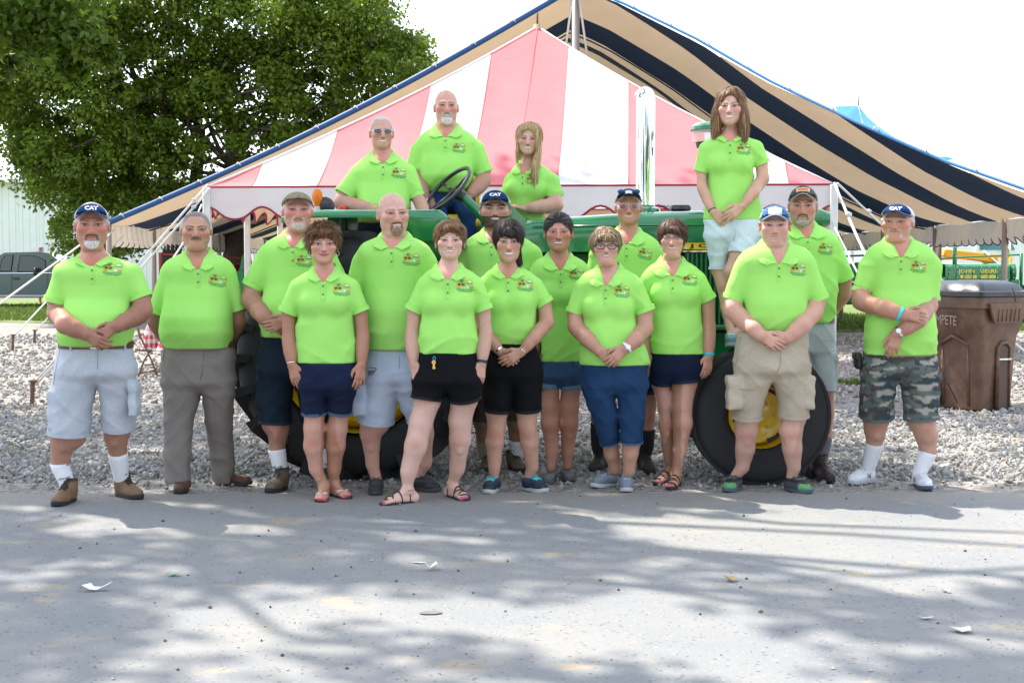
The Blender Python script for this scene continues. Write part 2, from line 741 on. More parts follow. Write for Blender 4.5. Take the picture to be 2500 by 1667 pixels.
def beard_mask(x, y, z, kind):
 if not kind:
  return 0 * x
 ax = np.abs(x)
 lips = sstep(0.8, 1.15, (x / 0.024) ** 2 + ((z + 0.0665) / 0.0100) ** 2)
 front = sstep(-0.030, -0.042, y)
 if kind in ('full', 'stubble'):
  zl = np.interp(y, [-0.10, -0.075, -0.05, -0.02, 0.004], [-0.050, -0.048, -0.040, -0.026, 0.015])
  m = sstep(zl + 0.004, zl - 0.005, z) * sstep(0.014, 0.004, y) * sstep(0.0755, 0.0725, ax)
  m = m * (1 - ((ax < 0.009) & (z > -0.052)) * 1.0)
  return m * lips * (0.35 if kind == 'stubble' else 1.0)
 must = sstep(0.033, 0.028, ax) * sstep(-0.0455 - 0.10 * ax, -0.0500 - 0.10 * ax, z) * sstep(-0.069 - 0.5 * np.maximum(ax - 0.018, 0), -0.064 - 0.5 * np.maximum(ax - 0.018, 0), z) * front
 if kind == 'moustache':
  return must * sstep(0.029, 0.025, ax)
 e = np.sqrt((x / 0.036) ** 2 + ((z + 0.088) / 0.044) ** 2)
 inner = sstep(0.85, 1.1, np.sqrt((x / 0.0225) ** 2 + ((z + 0.0725) / 0.0140) ** 2))
 if kind == 'horseshoe':
  side = sstep(0.025, 0.028, ax) * sstep(0.042, 0.037, ax) * sstep(-0.055, -0.060, z) * sstep(-0.116, -0.106, z) * front
  return np.maximum(must * 0.8, side) * lips
 m = sstep(1.06, 0.93, e) * sstep(-0.045, -0.049, z) * inner * front
 soul = sstep(0.009, 0.005, ax) * sstep(-0.077, -0.080, z) * front * (e < 1)
 return np.maximum(np.maximum(m, soul), must) * lips


def scalp_mask(x, y, z, kind):
 hl = np.interp(y, [-0.10, -0.07, -0.055, -0.03, -0.012, 0.0, 0.02, 0.05, 0.09, 0.12],
       [0.074, 0.070, 0.060, 0.040, 0.020, -0.018, 0.012, -0.03, -0.06, -0.07])
 hl = hl + 0.004 * np.sin(x * 190) * np.sin(y * 150)
 m = z > hl
 if kind == 'fringe':
  m &= (z < 0.052 + 0.2 * (y - 0.03)) & (y > -0.03)
 elif kind == 'receding':
  m &= ~((y < -0.045) & (z < 0.082))
 return m.astype(float)


def head_fn(p):
 fat, smile, jw = p.get('fat', 0.0), p.get('smile', 0.0), p.get('jaw', 0.053) - 0.004
 fem = p.get('fem', False)
 if fem:
  jw = min(jw, 0.046)
 jo = -0.005 if fem else 0.0
 nose = p.get('nose', 1.0)

 def fn(x, y, z):
  ax = np.abs(x)
  d = el(x, y, z, (0, 0.018, 0.026), (0.0735, 0.094, 0.0885))
  d = smin(d, el(x, y, z, (0, -0.022, -0.028), (0.0655, 0.068, 0.084)), 0.02)
  d = smin(d, el(x, y, z, (0, -0.024, -0.074), (jw + 0.012 * fat, 0.054, 0.040 + 0.006 * fat)), 0.03)
  d = smin(d, el(ax, y, z, (0.037 + jo + 0.004 * fat, -0.012, -0.054), (0.019 + 0.004 * fat, 0.034, 0.036)), 0.03)
  d = smin(d, el(x, y, z, (0, -0.068, -0.101), (0.024, 0.020, 0.018)), 0.028)
  if fat > 0.2:
   d = smin(d, el(x, y, z, (0, -0.034, -0.122), (0.050, 0.046, 0.026)), 0.03)
  d = smin(d, el(ax, y, z, (0.043, -0.060, -0.026 + 0.006 * smile), (0.024, 0.022, 0.020)), 0.026)
  d = smin(d, cap_(ax, y, z, (0.012, -0.084, 0.021), (0.048, -0.070, 0.017), 0.0085, 0.008) + (0.003 if fem else 0), 0.016)
  d = smax(d, -el(ax, y, z, (0.032, -0.104, 0.002), (0.0205, 0.0235, 0.0150)), 0.010)
  d = smin(d, el(ax, y, z, (0.0315, -0.0735, -0.001), (0.0160, 0.0125, 0.0125)), 0.004)
  d = smin(d, cap_(ax, y, z, (0.019, -0.084, 0.0075), (0.044, -0.078, 0.0065), 0.0042, 0.0042), 0.004)
  d = smin(d, cap_(ax, y, z, (0.019, -0.083, -0.0085), (0.043, -0.077, -0.008), 0.003, 0.003), 0.005)
  tip = (0, -0.104 - 0.006 * nose, -0.037)
  d = smin(d, cap_(x, y, z, (0, -0.083, 0.008), tip, 0.0088, 0.0125), 0.012)
  d = smin(d, el(ax, y, z, (0.0125, -0.093, -0.041), (0.0085, 0.011, 0.0085)), 0.007)
  d = smax(d, -el(ax, y, z, (0.0065, -0.101, -0.0500), (0.0040, 0.006, 0.0042)), 0.003)
  d = smax(d, -cap_(ax, y, z, (0.022, -0.092, -0.044), (0.037 + 0.003 * smile, -0.080, -0.070), 0.0036, 0.0040), 0.011) if (smile > 0.2 or p.get('old')) else d
  if p.get('old'):
   d = smax(d, -cap_(ax, y, z, (0.020, -0.090, -0.0150), (0.042, -0.081, -0.0165), 0.0024, 0.0024), 0.006)
   d = smax(d, -cap_(ax, y, z, (0.0, -0.0975, 0.046), (0.045, -0.083, 0.046), 0.0020, 0.0020), 0.006)
  zm = -0.0655 + smile * 7.0 * ax * ax
  d = smin(d, np.sqrt((x / (2.6 + 0.9 * smile)) ** 2 + (y + 0.0845 - 10 * x * x) ** 2 + (z - zm - 0.005) ** 2) - 0.0072, 0.007)
  d = smin(d, np.sqrt((x / (2.2 + 0.9 * smile)) ** 2 + (y + 0.0830 - 10 * x * x) ** 2 + (z - zm + 0.0075 + 0.002 * smile) ** 2) - 0.0080, 0.007)
  d = smax(d, -(np.sqrt((x / 9.0) ** 2 + (y + 0.0965 - 9 * x * x) ** 2 + ((z - zm) * 1.6) ** 2) - 0.0028), 0.003) if not p.get('teeth') else d
  ear = el(ax, y, z, (0.0775 + 0.004 * p.get('earout', 0), 0.012, -0.012), (0.0105, 0.018, 0.031))
  ear = smax(ear, -el(ax, y, z, (0.090, 0.006, -0.010), (0.010, 0.009, 0.018)), 0.006)
  d = smin(d, ear, 0.008)
  bk = p.get('beard')
  if bk:
   t = {'full': 0.007, 'goatee': 0.0055, 'moustache': 0.004, 'horseshoe': 0.004}.get(bk, 0)
   bm = beard_mask(x + 0 * (y + z), y + 0 * (x + z), z + 0 * (x + y), bk)
   d = d - bm * t * (0.75 + 0.25 * wob(x, y, z, 16))
  hk = p.get('scalp')
  if hk:
   hm = scalp_mask(x + 0 * (y + z), y + 0 * (x + z), z + 0 * (x + y), hk)
   d = d - hm * p.get('scalp_t', 0.002) * (0.8 + 0.2 * wob(x, y, z, 20))
  return d
 return fn


def head_color(L, p, base):
 x, y, z = L[:, 0], L[:, 1], L[:, 2]
 ax = np.abs(x)
 n = len(x)
 c = np.tile(base, (n, 1))
 red = min(1.0, p.get('red', 0.5) * 1.15)

 def mix(c, col, w):
  w = np.clip(w, 0, 1)[:, None]
  return c * (1 - w) + np.asarray(col) * w
 rc = base * np.array([1.04, 0.70, 0.68])
 w = np.exp(-(((ax - 0.044) / 0.020) ** 2 + ((z + 0.028) / 0.020) ** 2)) * (y < -0.03)
 w = np.maximum(w, 0.9 * np.exp(-((x / 0.014) ** 2 + ((z + 0.032) / 0.018) ** 2)) * (y < -0.08))
 w = np.maximum(w, 0.8 * (ax > 0.073))
 w = np.maximum(w, 0.5 * np.exp(-((z + 0.102) / 0.018) ** 2 - (x / 0.03) ** 2) * (y < -0.04))
 c = mix(c, rc, w * red)
 c *= (1 + 0.05 * wob(x, y, z, 9) + 0.03 * wob(x, y, z, 30, 2))[:, None]
 smile = p.get('smile', 0)
 zm = -0.0655 + smile * 7.0 * ax * ax
 front = y < -0.045
 sk = p.get('scalp')
 if sk:
  hc = np.asarray(p['hair'])
  hc2 = np.asarray(p.get('hair2', p['hair']))
  t = sstep(0.0, 0.075, z)[:, None]
  hcol = hc2 * (1 - t) + hc * t
  hcol = hcol * (1 + 0.22 * wob(x, y, z, 45, 1))[:, None]
  c = mix(c, hcol, scalp_mask(x, y, z, sk) * p.get('scalp_a', 0.9))
 bk = p.get('beard')
 if bk:
  b1, b2 = np.asarray(p['beard1']), np.asarray(p.get('beard2', p['beard1']))
  t = sstep(-0.075, -0.095, z)[:, None]
  bc = (b1 * (1 - t) + b2 * t) * (1 + 0.30 * wob(x * 1.0, y, z * 0.4, 60, 1))[:, None]
  c = mix(c, bc, beard_mask(x, y, z, bk) * p.get('beard_a', 0.92))
 lipc = np.asarray(p.get('lip', base * (np.array([0.90, 0.54, 0.55]) if p.get('fem') else np.array([0.95, 0.74, 0.72]))))
 hw = 0.0245 + 0.0065 * smile
 top, bot = (0.0070, 0.0120) if p.get('fem') else (0.0045, 0.0085)
 dz = z - zm
 le = np.where(dz > 0, (x / hw) ** 2 + (dz / top) ** 2, (x / hw) ** 2 + (dz / bot) ** 2)
 c = mix(c, lipc, sstep(1.15, 0.75, le) * front)
 gap = np.abs(dz + 0.001) < 0.0017 * (1 - 0.3 * (ax / hw))
 teeth = p.get('teeth', 0)
 if teeth:
  te = (x / (hw * 0.82)) ** 2 + ((dz + 0.0020) / (0.0046 * teeth)) ** 2
  c = mix(c, lipc * 0.55, ((x / (hw * 0.95)) ** 2 + ((dz + 0.0022) / (0.0062 * teeth)) ** 2 < 1) * front * 1.0)
  c = mix(c, (0.86, 0.83, 0.76), sstep(1.15, 0.9, te) * front)
 else:
  c = mix(c, lipc * 0.42, (gap & (ax < hw)) * front * 0.85)
 c = mix(c, base * 0.40, sstep(1.3, 0.6, ((ax - 0.0068) / 0.0036) ** 2 + ((z + 0.0495) / 0.0024) ** 2) * (y < -0.085))
 op = p.get('eye', 0.0052) * (1.15 if p.get('fem') else 1.05)
 ez = z + 0.0005 - 0.12 * (ax - 0.0315)
 ee = ((ax - 0.0315) / 0.0135) ** 2 + (ez / op) ** 2
 lash = ((ax - 0.0318) / 0.0168) ** 2 + ((ez - 0.0012) / (op + 0.0026)) ** 2
 ef = front & (y < -0.06)
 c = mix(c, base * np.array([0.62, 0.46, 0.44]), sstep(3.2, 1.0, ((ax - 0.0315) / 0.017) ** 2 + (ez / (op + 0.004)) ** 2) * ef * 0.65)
 c = mix(c, np.asarray(p.get('lash', (0.05, 0.03, 0.025))), sstep(1.15, 0.8, lash) * (ez > 0.12 * op) * ef * p.get('lash_a', 0.85))
 c = mix(c, (0.34, 0.29, 0.27), sstep(1.15, 0.75, ee) * ef)
 ir = np.sqrt((ax - 0.0315) ** 2 + (ez - 0.0004) ** 2)
 c = mix(c, p.get('iris', (0.10, 0.065, 0.04)), (ir < 0.0066) * (ee < 1.15) * ef)
 c = mix(c, (0.01, 0.01, 0.01), (ir < 0.0030) * (ee < 1.2) * ef)
 bz = 0.0225 - 0.20 * np.abs(ax - 0.038) + 0.03 * (ax - 0.03)
 bw = p.get('brow_w', 0.0046)
 br = sstep(1.2, 0.6, np.abs(z - bz) / bw) * sstep(0.006, 0.014, ax) * sstep(0.058, 0.047, ax) * front
 c = mix(c, p.get('brow', (0.10, 0.065, 0.045)), br * p.get('brow_a', 0.75))
 return np.clip(c, 0.005, 1)


def rot_head(yaw, pitch, roll):
 return np.array((Matrix.Rotation(math.radians(yaw), 3, 'Z') @ Matrix.Rotation(math.radians(pitch), 3, 'X')
      @ Matrix.Rotation(math.radians(roll), 3, 'Y')))


SKIN = mat('skin', attr='Col', rough=0.48, spec=0.35, bump=0.12, bscale=320, bdist=0.002, noise=0.06, nscale=60)
HAIRM = mat('hair_strands', attr='Col', rough=0.5, spec=0.22)
LIME = mat('lime_pique_cotton', (0.36, 0.74, 0.15), rough=0.85, spec=0.2, bump=0.25, bscale=150, bdist=0.003, noise=0.03, nscale=5, crease=0.012, cscale=4.2)
LIME2 = mat('lime_ribbed_cotton', (0.36, 0.74, 0.15), rough=0.85, spec=0.2, bump=0.3, bscale=180, bdist=0.004)
CLOTHA = mat('woven_cloth', attr='Col', rough=0.88, spec=0.15, bump=0.3, bscale=120, bdist=0.004, noise=0.08, nscale=70, crease=0.014, cscale=6.5)
SHOEM = mat('shoe_leather', attr='Col', rough=0.6, spec=0.35, bump=0.25, bscale=90, bdist=0.004, noise=0.12, nscale=40)
WHITEM = mat('white_cotton', (0.78, 0.78, 0.77), rough=0.9, bump=0.3, bscale=120, bdist=0.003)
BLACKR = mat('black_rubber_sole', (0.025, 0.025, 0.027), rough=0.75)
METAL = mat('silver_metal', (0.75, 0.74, 0.72), rough=0.25, metal=1.0)
GOLD = mat('gold_metal', (0.80, 0.58, 0.25), rough=0.3, metal=1.0)
DARKLENS = mat('dark_lens', (0.05, 0.035, 0.045), rough=0.05, spec=0.7)
CLEARLENS = mat('clear_lens', (0.9, 0.92, 0.95), rough=0.04, alpha=0.10, spec=0.25)
FRAMEB = mat('dark_frame', (0.035, 0.02, 0.025), rough=0.3)
BUTTON = mat('dark_green_button', (0.02, 0.14, 0.08), rough=0.35)
LOGOS = [mat('thread_green', (0.0, 0.22, 0.10), rough=0.7), mat('thread_rust', (0.42, 0.13, 0.03), rough=0.7),
   mat('thread_orange', (0.70, 0.30, 0.04), rough=0.7), mat('thread_white', (0.82, 0.80, 0.76), rough=0.7),
   mat('thread_pink', (0.75, 0.28, 0.30), rough=0.7), mat('thread_black', (0.03, 0.03, 0.03), rough=0.7)]


def make_logo():
 """embroidered badge 0.1 m wide: two barn outlines, a 60, animals in front, two lines of lettering"""
 V, F, M = [], [], []
 n = [0]

 def put(v, f, m):
  for q in f:
   F.append(tuple(i + n[0] for i in q))
   M.append(m)
  V.extend([(a, b, 0.0015 * m2) for (a, b), m2 in zip(v, [m] * len(v))])
  n[0] += len(v)

 def line(pts, w, m):
  for (a, b) in zip(pts[:-1], pts[1:]):
   a, b = np.array(a), np.array(b)
   t = (b - a) / (np.linalg.norm(b - a) + 1e-9)
   q = np.array([-t[1], t[0]]) * w / 2
   put([tuple(a - q - t * w * .3), tuple(b - q + t * w * .3), tuple(b + q + t * w * .3), tuple(a + q - t * w * .3)], [(0, 1, 2, 3)], m)

 def rect(x0, z0, x1, z1, m):
  put([(x0, z0), (x1, z0), (x1, z1), (x0, z1)], [(0, 1, 2, 3)], m)

 def blob(cx, cz, rx, rz, m, k=8):
  put([(cx + rx * math.cos(2 * math.pi * i / k), cz + rz * math.sin(2 * math.pi * i / k)) for i in range(k)], [tuple(range(k))], m)
 line([(-.047, .012), (-.044, .026), (-.030, .036), (-.014, .036), (0.0, .026), (.002, .012)], .0022, 2)
 line([(0.004, .022), (.014, .034), (.026, .037), (.040, .028), (.046, .014), (.046, -.014)], .0022, 2)
 line([(-.047, .014), (-.047, -.014), (.046, -.014)], .0018, 2)
 rect(-.046, -.001, -.002, .013, 1)
 blob(-.035, .005, .005, .006, 5)
 blob(-.014, .005, .005, .006, 5)
 rect(-.027, -.001, -.022, .013, 2)
 rect(-.044, -.013, -.030, -.004, 2)
 blob(.026, .025, .009, .005, 3)
 line([(.008, .014), (.044, .014)], .0035, 0)
 blob(.016, -.008, .008, .0065, 3)
 blob(.033, -.008, .006, .0065, 4)
 blob(.041, -.010, .004, .004, 1)
 v, f = text_mesh('60', 0.019, bold=0.0006)
 put([tuple(q + np.array([-.022, .026])) for q in v], f, 0)
 rect(-.032, .0145, -.010, .0165, 0)
 v, f = text_mesh('Bartholomew County', 0.0125, bold=0.0003)
 v[:, 0] *= 0.104 / (np.ptp(v[:, 0]) + 1e-9)
 put([tuple(q + np.array([0, -.023])) for q in v], f, 0)
 v, f = text_mesh('4-H Fair Board', 0.0115, bold=0.0003)
 v[:, 0] *= 0.078 / (np.ptp(v[:, 0]) + 1e-9)
 put([tuple(q + np.array([0, -.034])) for q in v], f, 0)
 return np.array(V), F, M


LOGO = make_logo()
CATTXT = text_mesh('CAT', 0.05, bold=0.0022, spacing=0.96)
CAMO = None


def project(V2, bvh, c, right, up, fwd, off, back=0.3):
 """drape flat lettering (x,z[,layer]) onto a surface: cast along fwd from in front of it"""
 out = []
 for q in V2:
  p = c + right * q[0] + up * q[1]
  h = bvh.ray_cast(Vector(p - fwd * back), Vector(fwd), back * 2)
  y = h[0] if h[0] is not None else Vector(p)
  lay = q[2] if len(q) > 2 else 0
  out.append(np.array(y) - fwd * (off + lay * 0.12))
 return np.array(out)


def add_hand(M, W, a, n, thumb, L=0.185, curl=0.5, spread=1.0, k=0.006, thumbcurl=0.4):
 W, a, n = np.asarray(W, float), np.asarray(a, float), np.asarray(n, float)
 a = a / np.linalg.norm(a)
 n = n - a * (a @ n)
 n /= np.linalg.norm(n)
 b = np.cross(a, n) * thumb
 S = L / 0.185
 mdl = M
 for o in (-0.028, -0.010, 0.010, 0.028):
  mdl.cone(W + a * 0.012 * S + b * o * 0.55 * S, W + a * 0.092 * S + b * o * S, 0.0150 * S, 0.0125 * S, 0.014)
 offs = [-0.0315, -0.0110, 0.0105, 0.0310]
 lens = [0.060, 0.076, 0.083, 0.074]
 base = [0.088, 0.098, 0.100, 0.094]
 for i in range(4):
  p = W + (a * base[i] + b * offs[i]) * S
  ang = 0.0
  fan = (i - 1.5) * 0.05 * spread
  ln = lens[i] * S
  r0 = (0.0086, 0.0096, 0.0099, 0.0096)[i] * S
  for sgi, (fr, rr) in enumerate(((0.45, 0.97), (0.31, 0.90), (0.24, 0.80))):
   ang += curl * (0.75, 1.0, 0.65)[sgi] * (1 + 0.10 * (1.5 - i))
   dv = (a * math.cos(ang) + n * math.sin(ang)) + b * fan
   q = p + dv * ln * fr
   mdl.cone(p, q, r0 * (1.0, 0.95, 0.88)[sgi], r0 * rr, k * 0.5)
   p = q
 t0 = W + (a * 0.022 + b * 0.026 + n * 0.004) * S
 t1 = t0 + (a * 0.030 + b * 0.026 + n * 0.012 * thumbcurl) * S
 t2 = t1 + (a * 0.030 + b * 0.010 * (1 - thumbcurl) + n * 0.014 * thumbcurl) * S
 t3 = t2 + (a * 0.024 - b * 0.004 * thumbcurl + n * 0.012 * thumbcurl) * S
 mdl.cone(t0, t1, 0.0165 * S, 0.0125 * S, 0.012)
 mdl.cone(t1, t2, 0.0118 * S, 0.0108 * S, 0.004)
 mdl.cone(t2, t3, 0.0108 * S, 0.0085 * S, 0.004)
 pts = np.array([W, W + a * 0.21 * S, W + a * 0.1 * S + b * 0.08 * S, W + a * 0.1 * S - b * 0.06 * S, W + a * .16 * S + n * .10 * S])
 return pts.min(0) - 0.03, pts.max(0) + 0.03


def ring(c, ax, r, w, th, ry=None, n=20, up=None):
 """flat band round a limb"""
 ax = np.asarray(ax, float) / np.linalg.norm(ax)
 u = np.cross(ax, [0, 1.0, 0.02])
 u /= np.linalg.norm(u)
 v = np.cross(ax, u)
 ry = ry or r
 mb = MB()
 rows = []
 for (dr, dz) in ((0, -w / 2), (th, -w / 2), (th, w / 2), (0, w / 2), (0, -w / 2)):
  rows.append([np.asarray(c) + ax * dz + u * (r + dr) * math.cos(t) + v * (ry + dr) * math.sin(t)
      for t in np.linspace(0, 2 * math.pi, n + 1)])
 return mb.grid(rows)


CROPS = {'A': (0, 450, .5229), 'B': (560, 440, .5293), 'C': (940, 440, .5295), 'D': (1320, 440, .5293),
   'E': (1680, 430, .5359), 'F': (1950, 430, .5355), 'G': (780, 180, .2806), 'H': (1400, 180, .3444)}


def arr(*v):
 return np.array(v, float)


def build_person(p):
 ox, oy, cs = CROPS[p['crop']]

 def K(x, y):
  return ox + x * cs, oy + y * cs
 feet = p.get('feet', {})
 Y0 = p['Y'] if 'Y' in p else ground(*K(0, p['gy']))[1]
 s = scale_at(Y0)
 m = cs / s                                                   # metres per crop pixel

 def P(x, y, dy=0.0):
  u, v = K(x, y)
  return at(u, v, Y0 + dy)
 fem = p.get('fem', False)
 tone = arr(*p.get('tone', (0.56, 0.30, 0.20)))
 root = thing('person', p['label'], 'person', (float(P(p['face'][0], p['face'][1])[0]), float(Y0), p.get('baseZ', 0.0)), 'people in lime green polo shirts')

 # ---------------- head frame
 fx, feye, fchin, fhw = p['face']
 hs = (fchin - feye) * m / 0.119
 hx = fhw * m / 0.0715
 xh = P(fx, feye)[0]
 R = rot_head(p.get('yaw', 0) + 0.95 * math.degrees(math.atan2(-xh, Y0)), p.get('pitch', 0), p.get('roll', 0))
 hdy = p.get('head_dy', -0.03)
 Hc = P(fx, feye, hdy)
 S3 = arr(hx, (hx + hs) / 2, hs)
 hf = head_fn(p)

 def to_local(V):
  return ((V - Hc) @ R) / S3

 def from_local(L):
  return Hc + (np.asarray(L) * S3) @ R.T

 def hfn(X, Y, Z):
  x, y, z = X - Hc[0], Y - Hc[1], Z - Hc[2]
  lx = (R[0, 0] * x + R[1, 0] * y + R[2, 0] * z) / S3[0]
  ly = (R[0, 1] * x + R[1, 1] * y + R[2, 1] * z) / S3[1]
  lz = (R[0, 2] * x + R[1, 2] * y + R[2, 2] * z) / S3[2]
  return hf(lx, ly, lz) * S3.min()

 # ---------------- torso
 rows = p['torso']
 tz = [P(0, r[0])[2] for r in rows]
 tcx = [P((r[1] + r[2]) / 2, r[0])[0] for r in rows]
 ta = [(r[2] - r[1]) / 2 * m for r in rows]
 kb = p.get('kb', 0.66 if not fem else 0.64)
 zt, zb = max(tz), min(tz)
 bel = p.get('belly', 0.0)
 tb, tcy = [], []
 amax = max(ta)
 for i, r in enumerate(rows):
  q = (zt - tz[i]) / max(zt - zb, .1)
  bulge = math.exp(-((q - 0.74) / 0.26) ** 2)
  b = min(ta[i] * kb, amax * kb) * (1 + 0.15 * bel / 0.05 * 0.3 * bulge)
  if q < 0.16:
   b = min(b, ta[i] * 0.78)
  tb.append(b + bel * 0.35 * bulge)
  tcy.append(Y0 - bel * bulge * 0.65 + 0.012)
 px_, py_ = p['pit']
 pit = P(px_, py_)
 nhw = p.get('neck', 0.062)
 nbz = tz[0]
 ncx = tcx[0]
 ncy = tcy[0] + 0.006
 sh = Model()
 sh.stack(tz, tcx, tcy, ta, tb, n=2.35, k=0.02)
 prof = sh.prof
 arms = p['arms']
 joints = []
 for side, A in zip((-1, 1), arms):
  S_ = P(*A['s'])
  E_ = P(*A['e'])
  W_ = P(*A['w'])
  cz = P(*A['c'])
  rs, rc = A.get('rs', 0.072 if not fem else 0.060), A['rc'] * m
  joints.append((S_, E_, W_, cz, rs, rc, A))
  ax = cz - S_
  ln = np.linalg.norm(ax)
  ax = ax / ln
  end = cz
  sh.cone(S_, end + ax * 0.05, rs, rc, 0.035, sy=1.05)
  lim = end

  def cut(X, Y, Z, e=lim, t=ax):
   return (X - e[0]) * t[0] + (Y - e[1]) * t[1] + (Z - e[2]) * t[2]
  q = end + ax * 0.06
  lo = np.minimum(end, q) - rc - 0.035
  hi = np.maximum(end, q) + rc + 0.035
  A['_cut'] = (cut, lo, hi, side)
 trunk = sh.P.pop(0)
 order = []
 for i, J in enumerate(joints):
  order.append(sh.P[i])
  c_, lo, hi, _ = J[6]['_cut']
  order.append(('i', c_, lo, hi, 0.0, 0))
 sh.P = [order[0], order[1], order[2], order[3], ('u', trunk[1], trunk[2], trunk[3], 0.03, 0)]
 if fem:
  for bx in p.get('bust', ()):
   bp = P(bx[0], bx[1])
   zi = bp[2]
   yf = np.interp(zi, prof[0], prof[2]) - np.interp(zi, prof[0], prof[4])
   sh.ell((bp[0], yf + 0.030, zi), (bx[2] * m, 0.062, bx[2] * m * 0.95), 0.05)
 fa = p.get('folds', 1.0)
 ph = p['seed'] * 1.7
 hemz = zb

 def folds(X, Y, Z):
  q = sstep(zt - 0.12, zb + 0.05, Z)
  xx = X - ncx
  r1 = (1 - np.abs(np.sin(11 * Z + 8 * np.abs(xx) + 1.6 * np.sin(6 * xx + 5 * Z + ph) + ph))) ** 2.2
  r2 = (1 - np.abs(np.sin(15 * xx - 5 * Z + 1.6 * np.sin(8 * Z + ph) + 2 * ph))) ** 2.2
  r3 = (1 - np.abs(np.sin(27 * Z + 2.4 * np.sin(7 * xx + ph) + 6 * Y))) ** 2.0
  gate = sstep(-0.25, 0.55, np.sin(9 * xx + 2 * np.sin(7 * Z + ph) + ph) + 0.5 * np.sin(8 * Z + 2 * ph))
  side = sstep(0.05, 0.16, np.abs(xx))
  f = -0.0085 * r1 * gate * (0.25 + 0.75 * side) - 0.0070 * r2 * (1 - 0.5 * gate) * q - 0.0095 * r3 * sstep(hemz + 0.17, hemz + 0.02, Z) * p.get('bunch', 0.7) + 0.004
  return f * fa
 blo, bhi = sh.bbox()
 sh.add(folds, blo, bhi, 0, 'd')
 sh.add(lambda X, Y, Z: hemz + 0.004 - Z, (blo[0], blo[1], hemz - 0.08), (bhi[0], bhi[1], hemz + 0.03), 0.008, 'i')
 sidez = nbz + 0.0

 def vneck(X, Y, Z):
  t = np.clip((Z - pit[2]) / max(sidez - pit[2], 0.01), 0, 1.3)
  w = (nhw * 0.98) * t ** 0.8
  cxz = pit[0] + (ncx - pit[0]) * np.clip(t, 0, 1)
  return np.maximum(np.maximum(np.abs(X - cxz) - w, Y - ncy), pit[2] - Z)
 sh.add(vneck, (ncx - 0.12, ncy - 0.3, pit[2] - 0.02), (ncx + 0.12, ncy + 0.02, sidez + 0.08), 0.004, 's')
 SV, SF = sh.mesh(0.0105)
 shirt = mesh_np('polo_shirt', SV, SF, LIME, root)
 bvh = BVHTree.FromPolygons([tuple(v) for v in SV], [tuple(f) for f in SF])

 def front(x, z, off=0.004, dflt=None):
  h = bvh.ray_cast(Vector((x, Y0 - 1.0, z)), Vector((0, 1, 0)), 2.0)
  y = h[0].y if h[0] is not None else (dflt if dflt is not None else Y0 - 0.12)
  return arr(x, y - off, z)
 hemf = P(0, rows[-1][0])[2] + 0.02
 for ji, (S_, E_, W_, cz, rs, rc, A) in enumerate(joints):
  rw = A.get('r', (46, 38, 27))
  mids = []
  for t in (0.25, 0.5, 0.75, 1.0):
   q = E_ + (W_ - E_) * t
   r_ = (rw[1] + (rw[2] - rw[1]) * max(0, (t - .28) / .72)) * m
   if A.get('clear', True):
    f_ = front(q[0], max(q[2], hemf), dflt=9e9)
    lim = f_[1] - r_ * A.get('press', 0.92) - A.get('gap', 0.0)
    wgt = 1.0 if t > 0.4 else 0.5
    if lim < q[1]:
     q[1] += (lim - q[1]) * wgt
   mids.append(q)
  joints[ji] = (S_, E_, mids[-1], cz, rs, rc, dict(A, _mid=mids))
 # ---------------- collar
 ct = p.get('collar_tip', 0.078)
 nz = P(0, p.get('neck_y', rows[0][0]))[2]

 def collar_half(sg):
  tip = front(pit[0] + sg * ct, pit[2] + 0.012, 0.010)
  cf = front(pit[0] + sg * (ct - 0.035), pit[2] + 0.020, 0.012)
  a_in = [pit + arr(sg * 0.010, 0, 0.004), None, arr(ncx + sg * (nhw + 0.004), ncy - 0.010, nz + 0.012),
    arr(ncx + sg * nhw * 0.8, ncy + nhw * 0.75, nz + 0.028), arr(ncx, ncy + nhw * 1.08, nz + 0.032)]
  a_in[0] = front(pit[0] + sg * 0.016, pit[2] + 0.010, 0.004)
  mid = (a_in[0] + a_in[2]) / 2
  a_in[1] = arr(mid[0] + sg * 0.004, mid[1] - 0.012, mid[2] - 0.006)
  a_out = [front(pit[0] + sg * (ct - 0.040), pit[2] - 0.002, 0.007), tip + arr(sg * 0.008, 0, 0.008), arr(ncx + sg * (nhw + 0.046), ncy - 0.002, nz - 0.034),
     arr(ncx + sg * (nhw + 0.020), ncy + nhw * 0.95, nz - 0.020), arr(ncx, ncy + nhw * 1.08 + 0.026, nz - 0.014)]
  rows_ = []
  for path in (a_in, a_out):
   pts = np.array(path)
   tt = np.linspace(0, 1, len(pts))
   uu = np.linspace(0, 1, 15)
   res = []
   for u_ in uu:
    f = u_ * (len(pts) - 1)
    i = min(int(f), len(pts) - 2)
    f -= i
    p0, p1, p2, p3 = pts[max(i - 1, 0)], pts[i], pts[i + 1], pts[min(i + 2, len(pts) - 1)]
    res.append(0.5 * (2 * p1 + (p2 - p0) * f + (2 * p0 - 5 * p1 + 4 * p2 - p3) * f * f + (3 * p1 - p0 - 3 * p2 + p3) * f ** 3))
   rows_.append(np.array(res))
  g = []
  for t in np.linspace(0, 1, 5):
   r_ = rows_[0] * (1 - t) + rows_[1] * t
   r_ = r_ + arr(0, -0.008, 0.010) * math.sin(t * math.pi) * np.linspace(0.4, 1, 15)[:, None]
   g.append(r_)
  return np.array(g)
 cl = MB()
 cl.sheet(collar_half(-1), 0.005)
 cl.sheet(collar_half(1)[:, ::-1], 0.005)
 cl.build('collar', LIME2, shirt, smooth='auto')
 pk = MB()
 zs_ = np.linspace(pit[2] + 0.004, pit[2] - p.get('placket', 0.11), 9)
 L_ = np.array([[front(pit[0] + dx, z, o) for dx, o in ((-0.014, 0.0005), (-0.013, 0.0028), (0.013, 0.0028), (0.014, 0.0005))] for z in zs_])
 pk.grid(L_)
